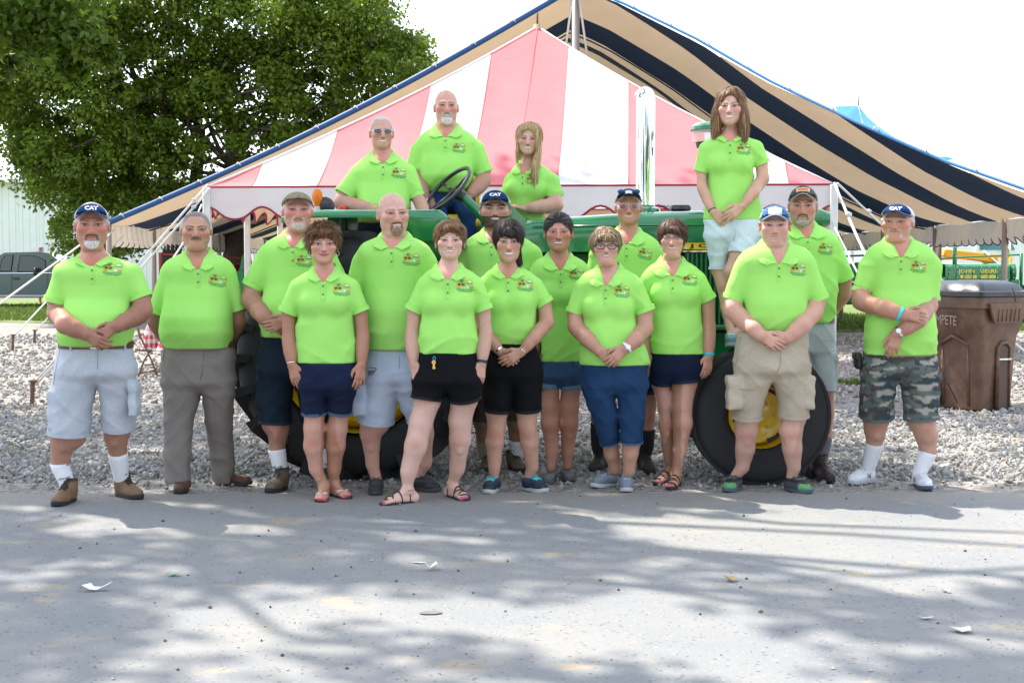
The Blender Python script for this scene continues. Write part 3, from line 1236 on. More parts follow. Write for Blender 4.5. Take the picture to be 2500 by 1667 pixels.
 pk.build('placket', LIME2, shirt, smooth=True)
 for dz in (0.022, 0.075)[: p.get('buttons', 2)]:
  b_ = front(pit[0] + 0.001, pit[2] - dz, 0.006)
  MB().lathe([(0.0001, 0.002), (0.0056, 0.002), (0.006, 0.0), (0.006, -0.004)], b_, 'y', 10).build('button', BUTTON, shirt)
 if p.get('logo'):
  lc = P(*p['logo'])
  tilt = math.radians(p.get('logo_tilt', -4))
  sc_ = p.get('logo_w', 0.105) / 0.104
  rt, up_ = arr(math.cos(tilt), 0, math.sin(tilt)) * sc_, arr(-math.sin(tilt), 0, math.cos(tilt)) * sc_
  V3 = project(LOGO[0], bvh, arr(lc[0], Y0 - 0.1, lc[2]), rt, up_, arr(0, 1, 0), 0.0035, 0.4)
  by = {}
  for f, mi in zip(LOGO[1], LOGO[2]):
   by.setdefault(len(f), ([], []))
   by[len(f)][0].append(f)
   by[len(f)][1].append(mi)
  ks = sorted(by)
  mesh_np('embroidered_logo', V3, [by[k][0] for k in ks], LOGOS, shirt, smooth=False, midx=np.concatenate([by[k][1] for k in ks]))
 for (S_, E_, W_, cz, rs, rc, A) in joints:
  ax = (cz - S_) / np.linalg.norm(cz - S_)
  ring(cz + ax * 0.002, ax, rc * 0.93, 0.030, rc * 0.10 + 0.002, ry=rc * 0.98, n=24).build('cuff', LIME2, shirt, smooth='auto')

 # ---------------- skin body
 B = Model()
 tz2, w2 = [], []
 B.stack([z - 0.004 for z in tz], tcx, tcy, [max(a - 0.020, 0.02) for a in ta], [max(b - 0.020, 0.02) for b in tb], n=2.3, k=0.03)
 nb = arr(ncx, ncy, nbz - 0.03)
 nt = from_local((0, 0.020, -0.070))
 nr = p.get('neck_r', nhw - 0.006)
 B.cone(nb, nt, nr * 1.02, nr * 0.97, 0.03)
 B.cone(nb + arr(0, -0.01, -0.03), nb + arr(0, 0.0, 0.02), nhw * 1.05, nhw * 0.95, 0.03)
 B.ell((pit[0] * .5 + ncx * .5, np.interp(pit[2], prof[0], prof[2]), pit[2] - 0.0), (0.095, np.interp(pit[2], prof[0], prof[4]) - 0.010, 0.10), 0.03)
 hboxes = []
 wrists = []
 for (S_, E_, W_, cz, rs, rc, A) in joints:
  ra, re, rw = [q * m for q in A.get('r', (46, 38, 27))]
  if A.get('bend_only_upper'):
   pass
  d1 = (E_ - cz)
  B.chain([S_, cz, E_], [rs * 0.75, ra, re], 0.012)
  fm = E_ + (W_ - E_) * 0.28
  B.chain([E_] + A['_mid'], [re * 0.98, re * 1.0, re * .88 + rw * .12, re * .45 + rw * .55, rw], 0.02)
  h = A.get('hand')
  if h:
   aa = np.asarray(h['a'], float)
   B.g = 10 + len(hboxes)
   q0 = A['_mid'][-2] * 0.55 + A['_mid'][-1] * 0.45
   B.cone(q0, W_, re * .2 + rw * .8, rw, 0.01)
   lo, hi = add_hand(B, W_, aa, h.get('n', (0, 1, 0)), h.get('t', 1 if A is joints[0][6] else -1), h.get('L', 0.185 if not fem else 0.170), h.get('curl', 0.35), thumbcurl=h.get('tc', 0.4))
   B.g = 0
   hboxes.append((lo, hi))
  fd = A['_mid'][-1] - A['_mid'][-2]
  wrists.append((W_, fd / np.linalg.norm(fd), rw))
 legs = p.get('legs')
 shoes = []
 if legs:
  for lg in legs:
   pts, rad = [], []
   toe = None
   if 'foot' in lg:
    f = lg['foot']
    fl = f.get('len', 0.27 if not fem else 0.245)
    phi = math.radians(f['dir'])
    fv = arr(math.sin(phi), -math.cos(phi), 0)
    tz_ = f.get('z', 0.0)
    toe = ground(*K(*f['toe']), tz_) if 'toeY' not in f else at(*K(*f['toe']), f['toeY'])
    toe[2] = tz_
    ank = toe - fv * (fl * 0.74)
    lg['_foot'] = (toe, ank, fv, fl, f)
   pl = list(lg['leg'])
   if p.get('pants'):
    pr = p['pants']['legs'][legs.index(lg)]
    pl = [(q[0], q[1], q[2] * (0.80 if q is not pr[-1] else 0.80)) + tuple(q[3:]) for q in pr] + [q for q in pl if q[1] > pr[-1][1] + 12 and P(0, q[1])[2] < P(0, pr[-1][1])[2] - 0.012]
   n_ = len(pl)
   Yt = Y0 + lg.get('hip_dy', 0.0)
   Yb = ank[1] if toe is not None else Yt
   for i, q in enumerate(pl):
    z0_, zq = P(0, pl[0][1])[2], P(0, q[1])[2]
    t = np.clip((z0_ - zq) / max(z0_ - (tz_ if toe is not None else 0) - 0.08, .2), 0, 1)
    dy = q[3] if len(q) > 3 else ((Yt + 0.012) * (1 - t) + Yb * t - Y0)
    pts.append(P(q[0], q[1], dy))
    rad.append(q[2] * m)
   if toe is not None and f.get('z', None) is None or toe is not None:
    az = tz_ + 0.085
    pts.append(arr(ank[0], ank[1], az))
    rad.append(0.036 if not fem else 0.031)
    if pts[-2][2] < az + 0.01:
     pts.pop(-2)
     rad.pop(-2)
   B.chain(pts, rad, 0.02, sy=1.06)
   if toe is not None and p['pants'].get('name', 'shorts') == 'shorts':
    zk = 0.5 * (pts[0][2] + tz_) * 1.02
    lp_ = np.array(pts)
    o_ = np.argsort(lp_[:, 2])
    kc = arr(*[np.interp(zk, lp_[o_, 2], lp_[o_, c]) for c in (0, 1)], zk)
    kr = np.interp(zk, lp_[o_, 2], np.array(rad)[o_])
    lg['_knee'] = kc
    B.ell(kc + arr(0, -kr * 0.72, 0.012), (kr * 0.55, kr * 0.40, kr * 0.70), 0.022)
    B.ell(kc + arr(0, -kr * 0.70, -0.055), (kr * 0.30, kr * 0.32, kr * 0.45), 0.022)
    zc_ = zk - 0.15
    rc_ = np.interp(zc_, lp_[o_, 2], np.array(rad)[o_])
    B.ell(arr(np.interp(zc_, lp_[o_, 2], lp_[o_, 0]), np.interp(zc_, lp_[o_, 2], lp_[o_, 1]) + rc_ * 0.2, zc_), (rc_ * 1.02, rc_ * 1.05, 0.085), 0.012)
   lg['_pts'] = (np.array(pts), np.array(rad))
   if toe is not None and f['kind'] in ('sandal', 'flipflop'):
    B.g = 10 + len(hboxes)
    side = arr(-fv[1], fv[0], 0)
    heel = ank - fv * fl * 0.18 + arr(0, 0, 0.03)
    B.cone(pts[-2] * 0.25 + pts[-1] * 0.75, pts[-1], rad[-2] * .25 + rad[-1] * .75, rad[-1], 0.01, sy=1.06)
    B.cone(arr(ank[0], ank[1], tz_ + 0.085), heel + arr(0, 0, 0.012), 0.031, 0.028, 0.02)
    ball = toe - fv * fl * 0.26 + arr(0, 0, 0.028)
    B.cone(arr(ank[0], ank[1], tz_ + 0.070), ball + arr(0, 0, 0.004), 0.031, 0.020, 0.03)
    for o in (-0.024, -0.008, 0.010, 0.026):
     B.cone(heel, ball + side * o, 0.024, 0.016, 0.02)
    for i, o in enumerate((-0.034, -0.018, -0.003, 0.012, 0.031)):
     big = 1 if (o > 0) == (lg.get('inner', 1) > 0) else -1
     oo = o * (1 if lg.get('inner', 1) > 0 else -1)
     ext = (0.012, 0.024, 0.033, 0.040, 0.043)[i]
     rr = (0.0070, 0.0075, 0.0080, 0.0085, 0.0120)[i]
     q0 = ball + side * oo
     B.cone(q0, ball + side * oo * 1.05 + fv * (ext + 0.02) + arr(0, 0, -0.008), rr * 1.05, rr, 0.004)
     lg.setdefault('_toes', []).append((ball + side * oo * 1.05 + fv * (ext + 0.024) + arr(0, 0, -0.004), rr))
    lo = np.minimum(toe, ank) - 0.09
    hi = np.maximum(toe, ank) + 0.09
    lo[2] = tz_ - 0.01
    hi[2] = tz_ + 0.10
    hboxes.append((lo, hi))
    B.g = 0
 B.P.insert(0, ('u', hfn, Hc - 0.19 * max(hx, hs), Hc + 0.19 * max(hx, hs), 0.0, 0))
 hb = (Hc - arr(.105, .13, .150) * max(hx, hs), Hc + arr(.105, .14, .15) * max(hx, hs))
 q8 = np.array([from_local((sx_, sy_, sz_)) for sx_ in (-0.066, 0.066) for sy_ in (-0.125, -0.052) for sz_ in (-0.122, 0.040)])
 fb = (q8.min(0), q8.max(0))
 parts = [B.mesh(0.0027, fb[0], fb[1], groups=(0,)), B.mesh(0.0056, hb[0], hb[1], groups=(0,), holes=[fb])]
 for i in range(len(hboxes)):
  parts.append(B.mesh(0.0052, groups=(10 + i,)))
 parts.append(B.mesh(0.0160, holes=[hb], groups=(0,)))
 V = np.concatenate([q[0] for q in parts])
 o_ = np.cumsum([0] + [len(q[0]) for q in parts])
 F = np.concatenate([q[1] + o_[i] for i, q in enumerate(parts)])
 cols = np.tile(tone, (len(V), 1)) * (1 + 0.06 * wob(V[:, 0], V[:, 1], V[:, 2], 4, ph))[:, None]
 arm_t = arr(*p.get('arm_tone', tuple(tone)))
 for (S_, E_, W_, cz, rs, rc, A) in joints:
  for a0, b0 in ((S_, E_), (E_, W_ + (W_ - E_) * 0.9)):
   d = b0 - a0
   t = np.clip(((V - a0) @ d) / (d @ d), 0, 1)
   dist = np.linalg.norm(V - a0 - t[:, None] * d, axis=1)
   w = sstep(0.16, 0.09, dist)[:, None]
   w = w * (V[:, 2] < cz[2] + 0.06)[:, None]
   cols = cols * (1 - w) + arm_t * w * (1 + 0.06 * wob(V[:, 0], V[:, 1], V[:, 2], 7, ph))[:, None]
 if 'leg_tone' in p:
  lt = arr(*p['leg_tone'])
  zl = zb - 0.05
  w = sstep(zl, zl - 0.1, V[:, 2])[:, None] * (np.linalg.norm(V[:, None, :2] - np.array([w_[0][:2] for w_ in wrists])[None], axis=2).min(1) > 0.18)[:, None]
  cols = cols * (1 - w) + lt * w * (1 + 0.09 * wob(V[:, 0], V[:, 1], V[:, 2], 5, ph))[:, None]
 for lg in (legs or ()):
  if '_knee' in lg:
   kd = np.linalg.norm((V - lg['_knee'] - arr(0, -0.05, 0)) / arr(0.05, 0.07, 0.055), axis=1)
   cols = cols * (1 - 0.9 * sstep(1.2, 0.3, kd)[:, None] * (1 - arr(0.90, 0.72, 0.70)))
 nh = len(parts[0][0]) + len(parts[1][0])
 neckred = sstep(pit[2] + 0.13, pit[2] + 0.01, V[:, 2]) * sstep(0.16, 0.08, np.abs(V[:, 0] - pit[0])) * (V[:, 2] > pit[2] - 0.12)
 cols = cols * (1 - 0.35 * neckred[:, None] * (1 - arr(0.98, 0.72, 0.66)) / 0.35)
 HL = to_local(V[:nh])
 hc = head_color(HL, p, tone)
 w = sstep(-0.155, -0.12, HL[:, 2])[:, None]
 cols[:nh] = cols[:nh] * (1 - w) + hc * w
 if legs:
  pol = p.get('polish')
  for lg in legs:
   for (t_, r_) in lg.get('_toes', []):
    if pol:
     cols[np.linalg.norm(V - t_, axis=1) < r_ * 1.15] = pol
 mesh_np('body', V, F, SKIN, root, cols=cols)

 # ---------------- trousers, shorts
 pn = p.get('pants')
 pv = None
 if pn:
  Q = Model()
  hr = pn['hips']
  kz = [P(0, r[0])[2] for r in hr]
  kx = [P((r[1] + r[2]) / 2, r[0])[0] for r in hr]
  ka = [(r[2] - r[1]) / 2 * m for r in hr]
  kbm = [a * pn.get('kb', 0.70) for a in ka]
  yc = Y0 + pn.get('dy', 0.012)
  ordl = []
  for lg in pn['legs']:
   pts, rad = [], []
   n_ = len(lg)
   foot = legs[pn['legs'].index(lg)]
   Yb = foot['_foot'][1][1] if '_foot' in foot else Y0
   zf = 0.08 + (foot['_foot'][0][2] if '_foot' in foot else 0)
   z0 = P(0, lg[0][1])[2]
   for q in lg:
    zq = P(0, q[1])[2]
    t = np.clip((z0 - zq) / max(z0 - zf, .2), 0, 1)
    dy = q[3] if len(q) > 3 else (yc * (1 - t) + Yb * t - Y0)
    pts.append(P(q[0], q[1], dy))
    rad.append(q[2] * m)
   e, pe = pts[-1], pts[-2]
   t_ = (e - pe) / np.linalg.norm(e - pe)
   ext = e + t_ * 0.06
   pts2, rad2 = pts[:-1] + [ext], rad[:-1] + [rad[-1]]
   lm_ = Model().chain(pts2, rad2, 0.012, sy=pn.get('sy', 1.08))

   def legfn(X, Y, Z, fns=[q[1] for q in lm_.P], e=e, t=t_):
    d = fns[0](X, Y, Z)
    for f_ in fns[1:]:
     d = smin(d, f_(X, Y, Z), 0.012)
    return smax(d, (X - e[0]) * t[0] + (Y - e[1]) * t[1] + (Z - e[2]) * t[2], 0.006)
   Q.add(legfn, *lm_.bbox(), 0.012)
   foot['_hem'] = (e, t_, rad[-1])
  kz, kx, ka, kbm = kz + [kz[-1] - 0.05], kx + [kx[-1]], ka + [ka[-1] * 0.70], kbm + [kbm[-1] * 0.55]
  Q.stack(kz, kx, [yc] * len(kz), ka, kbm, n=2.4, k=0.05)
  pf = pn.get('folds', 1.0)

  def pfold(X, Y, Z):
   xx = X - kx[0]
   f1 = (1 - np.abs(np.sin(15 * X + 7 * Z + 1.8 * np.sin(10 * Z + 5 * X + ph) + ph))) ** 2.2
   f2 = (1 - np.abs(np.sin(24 * Z + 2.6 * np.sin(9 * X + ph) + 10 * np.abs(xx)))) ** 2.2
   f3 = np.sin(27 * Z - 22 * X + 2.0 * np.sin(21 * X + ph))
   g_ = sstep(-0.3, 0.5, np.sin(7 * X + 9 * Z + ph))
   return (0.004 - 0.0075 * f1 * g_ - 0.0065 * f2 * (1 - 0.6 * g_) + 0.0016 * f3) * pf

  ql, qh = Q.bbox()
  Q.add(pfold, ql, qh, 0, 'd')
  top = kz[0]
  Q.add(lambda X, Y, Z: Z - top, (ql[0], ql[1], top - 0.02), (qh[0], qh[1], top + 0.08), 0.004, 'i')
  for pc in pn.get('pockets', ()):                          # cargo pockets: bellows with a flap
   x, y, w_, h_, dy = pc
   c_ = P(x, y, dy)
   hw_, hh_ = w_ * m / 2, h_ * m / 2

   def box(X, Y, Z, c=c_, a=hw_, b=hh_):
    qx, qy, qz = np.abs(X - c[0]) - a + 0.012, np.abs(Y - c[1]) - 0.055, np.abs(Z - c[2]) - b + 0.012
    fl = np.where(Z > c[2] + b * 0.45, -0.003, 0.0)
    return np.sqrt(np.maximum(qx, 0) ** 2 + np.maximum(qy, 0) ** 2 + np.maximum(qz, 0) ** 2) + np.minimum(np.maximum(np.maximum(qx, qy), qz), 0) - 0.012 + fl + 0.003 * np.sin(60 * Z + 30 * X)
   Q.add(box, c_ - arr(hw_, 0.07, hh_) - 0.03, c_ + arr(hw_, 0.07, hh_) + 0.03, 0.008)
  PV, PF = Q.mesh(0.0108)
  col = np.tile(arr(*pn['col']), (len(PV), 1))
  col *= (1 + pn.get('fade', 0.08) * wob(PV[:, 0], PV[:, 1], PV[:, 2], 3.0, ph))[:, None]
  if pn.get('camo'):
   n1 = wob(PV[:, 0] * 0.55, PV[:, 1] * 0.7, PV[:, 2] * 1.5, 4.6, 1.0) + 0.35 * wob(PV[:, 0], PV[:, 1], PV[:, 2] * 1.6, 11, 2)
   n2 = wob(PV[:, 0] * 0.5, PV[:, 1] * 0.7, PV[:, 2] * 1.7, 5.6, 4.0) + 0.35 * wob(PV[:, 0], PV[:, 1], PV[:, 2] * 1.6, 13, 5)
   n3 = wob(PV[:, 0] * 0.45, PV[:, 1], PV[:, 2] * 1.9, 6.2, 7.0) + 0.3 * wob(PV[:, 0], PV[:, 1], PV[:, 2] * 1.8, 14, 3)
   col[n1 > 0.22] = (0.045, 0.062, 0.070)
   col[n2 > 0.34] = (0.085, 0.070, 0.065)
   col[n3 > 0.46] = (0.33, 0.32, 0.27)
  pm = mesh_np(pn.get('name', 'shorts'), PV, PF, CLOTHA, root, cols=col)
  pv = BVHTree.FromPolygons([tuple(v) for v in PV], [tuple(f) for f in PF])
  for lg in legs:
   if '_hem' in lg:
    e, t_, r_ = lg['_hem']
    hc_ = pn.get('hemcol', tuple(arr(*pn['col']) * 0.93))
    if pn.get('name') != 'trousers':
     ring(e - t_ * (pn.get('hemw', 0.02) / 2 - 0.003), t_, r_ * 0.985, pn.get('hemw', 0.02), 0.006, ry=r_ * 0.985 * pn.get('sy', 1.08), n=28).build('hem', mat('hem_%02d' % p['seed'], hc_, 0.9, bump=0.3, bscale=60, noise=0.1, nscale=60), pm, smooth='auto')
  sm = MB()
  dark = tuple(arr(*pn['col']) * 0.72)

  def pfront(x, y, off=0.002):
   q = P(x, y)
   h = pv.ray_cast(Vector((q[0], Y0 - 1, q[2])), Vector((0, 1, 0)), 2.0)
   return None if h[0] is None else np.array(h[0]) - arr(0, off, 0)
  for ln in pn.get('seams', ()):
   g_ = [pfront(*q) for q in ln]
   g_ = [q for q in g_ if q is not None]
   if len(g_) > 1:
    sm.tube(g_, 0.0022, 5)
  if sm.n:
   sm.build('seam', mat('seam_%02d' % p['seed'], dark, 0.9), pm, smooth=True)
  bl = p.get('belt')
  if bl:
   bz = P(0, bl['y'])[2]
   mb = MB()
   bw = bl.get('w', 0.036)
   zz, cxs, cys, aas, bbs = Q.prof if hasattr(Q, 'prof') else None
   rows_ = []
   for dz, o in ((bw / 2, 0.0), (bw / 2, 0.007), (-bw / 2, 0.007), (-bw / 2, 0.0)):
    a_ = np.interp(bz, zz, aas) + o + 0.001
    b_ = np.interp(bz, zz, bbs) + o + 0.001
    cx_ = np.interp(bz, zz, cxs)
    rows_.append([arr(cx_ + a_ * np.sign(math.cos(t)) * abs(math.cos(t)) ** (2 / 2.4), yc + b_ * np.sign(math.sin(t)) * abs(math.sin(t)) ** (2 / 2.4), bz + dz) for t in np.linspace(0, 2 * math.pi, 41)])
   mb.grid(rows_)
   bo = mb.build('belt', mat('belt_' + bl.get('name', 'brown'), bl['col'], 0.45, noise=0.15, nscale=30), root, smooth='auto')
   if bl.get('bx'):
    q = P(bl['bx'], bl['y'])
    h_ = arr(q[0], yc - (np.interp(bz, zz, bbs) + 0.012), bz)
    MB().box(h_, (0.042, 0.006, 0.036), bev=0.002).build('buckle', METAL, bo)
   for lx in bl.get('loops', ()):
    q = P(lx, bl['y'])
    dxn = np.clip((q[0] - np.interp(bz, zz, cxs)) / (np.interp(bz, zz, aas) + .008), -.98, .98)
    yb = yc - (np.interp(bz, zz, bbs) + 0.011) * (1 - abs(dxn) ** 2.4) ** (1 / 2.4)
    MB().box((q[0], yb, bz), (0.012, 0.006, bw + 0.022), bev=0.001).build('belt_loop', mat('loop_%02d' % p['seed'], pn['col'], 0.9), pm)

 # ---------------- shoes, socks
 if legs:
  for lg in legs:
   if '_foot' not in lg:
    continue
   build_foot(lg, root, P, m, Y0, p)
 # ---------------- things worn
 if p.get('cap'):
  build_cap(p['cap'], from_local, to_local, R, S3, root, p)
 if p.get('hairdo'):
  build_hair(p, from_local, R, S3, Hc, root, hf)
 if p.get('glasses'):
  build_glasses(p['glasses'], from_local, root)
 for wd in p.get('wrist', ()):
  W_, ax, rw = wrists[wd['arm']]
  c_ = W_ - ax * wd.get('up', 0.02)
  r_ = rw * wd.get('rk', 1.12)
  o = ring(c_, ax, r_, wd.get('w', 0.014), 0.003, n=22).build(wd['kind'], wd['mat'], root, smooth='auto')
  if wd.get('face'):
   fr = arr(*wd.get('dir', (0, -1, 0)))
   fr = fr - ax * (fr @ ax)
   fr /= np.linalg.norm(fr)
   u = np.cross(fr, ax)
   Rm = np.stack([u, ax, fr], 1)
   MB().lathe([(0.0001, 0.004), (0.0135, 0.004), (0.016, 0.003), (0.017, -0.002), (0.015, -0.005)], c_ + fr * (r_ + 0.004), 'z', 18, R=Rm).build('watch_face', wd['face'], o, smooth='auto')
 for e in p.get('earrings', ()):
  for sg in (-1, 1):
   c_ = from_local((sg * 0.081, 0.004, -0.045))
   if e == 'hoop':
    MB().tube([c_ + arr(0.004 * 0, 0.011 * math.sin(t) * .6, -0.013 + 0.013 * math.cos(t)) + arr(sg * 0.010 * math.sin(t), 0, 0) for t in np.linspace(0, 2 * math.pi, 15)], 0.0014, 5).build('earring', METAL, root, smooth=True)
   else:
    MB().lathe([(0.0001, 0.004), (0.004, 0.0), (0.0001, -0.004)], c_ + arr(0, -0.012, 0), 'z', 8).build('earring', METAL, root, smooth=True)
 for ex in p.get('extra', ()):
  ex(dict(P=P, m=m, Y0=Y0, root=root, front=front, wrists=wrists, pv=pv, from_local=from_local, shirt=shirt))
 return root


def build_foot(lg, root, P, m, Y0, p):
 toe, ank, fv, fl, f = lg['_foot']
 z0 = toe[2]
 kind = f['kind']
 side = arr(-fv[1], fv[0], 0)
 heel = ank - fv * fl * 0.20
 ball = toe - fv * fl * 0.30
 up = arr(0, 0, 1)
 W = f.get('w', 0.048 if not p.get('fem') else 0.043)

 def outline(grow=0.0, k=28):
  pts = []
  for i in range(k):
   t = 2 * math.pi * i / k
   c_, s_ = math.cos(t), math.sin(t)
   w = np.interp(c_, [-1, -0.6, -0.1, 0.35, 0.75, 1], [0.80, 0.80, 0.74, 1.0, 1.0, 0.92]) * (W + grow)
   lx = fl / 2 + grow
   ex = np.sign(c_) * abs(c_) ** 0.75
   pts.append((heel + toe) / 2 + fv * lx * ex + side * w * np.sign(s_) * abs(s_) ** 0.85)
  return np.array(pts)
 socks = f.get('sock')
 if socks:
  lp, lr = lg['_pts']
  zt = P(0, socks['y'])[2]
  mb = MB()
  pts, rr = [], []
  for i in range(11):
   z = z0 + 0.07 + (zt - z0 - 0.07) * i / 10
   o_ = np.argsort(lp[:, 2])
   q = arr(np.interp(z, lp[o_, 2], lp[o_, 0]), np.interp(z, lp[o_, 2], lp[o_, 1]), z)
   pts.append(q)
   rr.append(np.interp(z, lp[o_, 2], lr[o_]) * 1.04 + 0.007 + 0.0012 * math.sin(i * 2.5))
  pts.append(pts[-1] + arr(0, 0, 0.003))
  rr.append(rr[-1] - 0.007)
  mb.tube(pts, rr, 20, caps=False)
  mb.build('sock', mat('sock_%s' % socks.get('name', 'white'), socks.get('col', (0.80, 0.80, 0.82)), 0.95, bump=0.4, bscale=90, bdist=0.004), root, smooth=True)
 if kind in ('sandal', 'flipflop'):
  o0 = outline(0.004)
  mb = MB()
  V = []
  for (z, g) in ((0.0, 0.0), (0.004, 0.003), (0.016, 0.003), (0.018, 0.0)):
   V += [q + arr(0, 0, z0 + z - q[2] * 0) * arr(0, 0, 1) + (q - (heel + toe) / 2) * arr(1, 1, 0) * g * 4 - arr(0, 0, q[2] - z0 if False else 0) for q in o0]
  k = len(o0)
  V = np.array(V)
  for i, z in enumerate((0.0, 0.004, 0.016, 0.018)):
   V[i * k:(i + 1) * k, 2] = z0 + z
  F = [(i * k + j, i * k + (j + 1) % k, (i + 1) * k + (j + 1) % k, (i + 1) * k + j) for i in range(3) for j in range(k)]
  F += [tuple(range(k))[::-1], tuple(3 * k + j for j in range(k))]
  mb.add(V, F)
  sole = mb.build('sandal', BLACKR, root, smooth='auto')
  strap = mat('strap_white', (0.80, 0.80, 0.78), 0.5) if kind == 'flipflop' else mat('strap_black', (0.02, 0.02, 0.022), 0.7)

  def arc(t, ht, w=W, shift=0.0, r=0.004, skew=0.0):
   c_ = heel + (toe - heel) * t
   return [c_ + side * w * math.cos(a) * 0.98 + fv * (skew * math.cos(a)) + up * (0.012 + ht * math.sin(a)) for a in np.linspace(0.02, math.pi - 0.02, 11)]
  sb = MB()
  if kind == 'flipflop':
   post = heel + (toe - heel) * 0.80 + side * 0.012 * lg.get('inner', 1) + up * 0.034
   for sg in (-1, 1):
    a_ = heel + (toe - heel) * 0.50 + side * sg * W * 0.92 + up * 0.016
    b_ = heel + (toe - heel) * 0.64 + side * sg * W * 0.62 + up * 0.050
    sb.tube([a_, b_, post], [0.008, 0.010, 0.008], 8, flat=0.5)
   sb.tube([post, post - up * 0.03], 0.003, 6)
   bw = heel + (toe - heel) * 0.72 + up * 0.050
   sb.tube([bw - side * 0.028 + up * .004, bw, bw + side * 0.028 + up * .004], [0.010, 0.004, 0.010], 8, flat=0.5)
  else:
   for (t, ht, sk) in ((0.86, 0.026, 0.010), (0.74, 0.040, -0.016), (0.66, 0.050, 0.018), (0.52, 0.066, -0.016)):
    sb.tube(arc(t, ht + 0.004, W * 0.95, skew=sk), 0.0042, 6)
   anka = arr(ank[0], ank[1], z0 + 0.085)
   sb.tube([anka + (side * math.cos(a) + fv * math.sin(a)) * 0.038 for a in np.linspace(0, 2 * math.pi, 17)], 0.0042, 6)
   for sg in (-1, 1):
    sb.tube([heel + (toe - heel) * 0.2 + side * sg * W * 0.75 + up * 0.015, anka + side * sg * 0.036], 0.0042, 6)
  sb.build('strap', strap, sole, smooth=True)
  return
 S = Model()
 boot = kind == 'boot'
 col, solec = arr(*f['col']), arr(*f.get('solecol', (0.02, 0.02, 0.022)))
 a_ = arr(ank[0], ank[1], z0)
 th = 0.030 if boot else 0.026
 hh = f.get('top', 0.155 if boot else (0.085 if kind == 'sneaker' else 0.066))
 S.cone(heel + fv * 0.045 + up * (th + 0.020), a_ + up * (hh - 0.02), 0.041, 0.046 if boot else 0.042, 0.02)
 if boot:
  S.cone(a_ + up * 0.08, a_ + up * (hh), 0.048, 0.050, 0.02)
 S.cone(a_ + fv * 0.02 + up * (hh * 0.62 if not boot else 0.085), ball + up * (th + 0.028), 0.043, W * 0.70, 0.03)
 for sg in (-1, 1):
  S.cone(heel + fv * 0.04 + side * sg * 0.008 + up * (th + 0.012), ball + side * sg * W * 0.34 + up * (th + 0.012), 0.030, W * 0.62, 0.02)
  S.cone(ball + side * sg * W * 0.30 + up * (th + 0.010), toe - fv * W * 0.72 + side * sg * W * 0.20 + up * (th + 0.008), W * 0.66, W * (0.58 if not boot else 0.66), 0.02)
 lo, hi = S.bbox()
 S.add(lambda X, Y, Z: z0 + th * 0.55 - Z, (lo[0], lo[1], z0 - 0.05), (hi[0], hi[1], z0 + 0.05), 0, 'i')
 zt_ = z0 + hh
 S.add(lambda X, Y, Z: Z - zt_, (lo[0], lo[1], zt_ - 0.02), (hi[0], hi[1], hi[2] + .02), 0.006, 'i')
 if kind != 'boot':
  S.cone(a_ + up * (hh + 0.02) - fv * 0.005, a_ + up * (hh - 0.02), 0.036, 0.030, 0.004, op='s')
 V, F = S.mesh(0.0085)
 cols = np.tile(col, (len(V), 1)) * (1 + 0.10 * wob(V[:, 0], V[:, 1], V[:, 2], 14))[:, None]
 tc = f.get('toecol')
 if tc is not None:
  cols[((V - toe) @ fv) > -0.06] = tc
 dk = f.get('col2')
 if dk is not None:
  q = ((V - a_) @ fv)
  cols[(q > 0.015) & (q < 0.10) & (np.abs((V - a_) @ side) < 0.024)] = dk
  cols[(V[:, 2] > z0 + hh - 0.02)] = dk
 sh = mesh_np('boot' if boot else 'shoe', V, F, SHOEM, root, cols=cols)
 bvh = BVHTree.FromPolygons([tuple(v) for v in V], [tuple(f_) for f_ in F])
 o0 = outline(0.004)
 k = len(o0)
 VV = []
 prof = ((0.0, -0.02), (0.004, 0.0), (th * 0.55, 0.02), (th, 0.0), (th, -0.2))
 ctr = (heel + toe) / 2
 for (z, g) in prof:
  q = o0 + (o0 - ctr) * g
  q[:, 2] = z0 + z
  if kind != 'boot':
   q[:, 2] += (0.010 if z > 0.01 else 0.0) * sstep(0.02, -fl / 2, (q - ctr) @ fv)
  lift = sstep(0.30 * fl, 0.52 * fl, (q - ctr) @ fv) * 0.010
  q[:, 2] += lift
  VV.append(q)
 mb = MB()
 V2 = np.concatenate(VV)
 F2 = [(i * k + j, i * k + (j + 1) % k, (i + 1) * k + (j + 1) % k, (i + 1) * k + j) for i in range(len(prof) - 1) for j in range(k)]
 F2 += [tuple(range(k))[::-1], tuple((len(prof) - 1) * k + j for j in range(k))]
 mb.add(V2, F2)
 so = mb.build('sole', mat('sole_%d_%d_%d' % tuple((solec * 99).astype(int)), tuple(solec), 0.7), sh, smooth='auto')
 if kind in ('boot', 'sneaker'):
  lc = f.get('lace', (0.03, 0.025, 0.02))
  lm = MB()
  for i in range(4):
   for sg in (-1, 1):
    pts = []
    for t in np.linspace(-1, 1, 5):
     q = a_ + fv * (0.035 + 0.022 * i + 0.010 * sg * t) + side * t * 0.024 + up * 0.3
     h = bvh.ray_cast(Vector(q), Vector((0, 0, -1)), 0.4)
     if h[0] is not None:
      pts.append(np.array(h[0]) + up * 0.002)
    if len(pts) > 2:
     lm.tube(pts, 0.0032, 5)
  q = a_ + fv * 0.045 + up * 0.3
  h = bvh.ray_cast(Vector(q), Vector((0, 0, -1)), 0.4)
  if h[0] is not None:
   c_ = np.array(h[0]) + up * 0.004
   for sg in (-1, 1):
    lm.tube([c_, c_ + side * sg * 0.022 + up * 0.012 + fv * 0.006, c_ + side * sg * 0.036 + fv * 0.014, c_ + side * sg * 0.014 + fv * 0.010], 0.0028, 5)
    lm.tube([c_, c_ + side * sg * 0.016 + fv * 0.03, c_ + side * sg * 0.03 + fv * 0.045 - up * 0.006], 0.0026, 5)
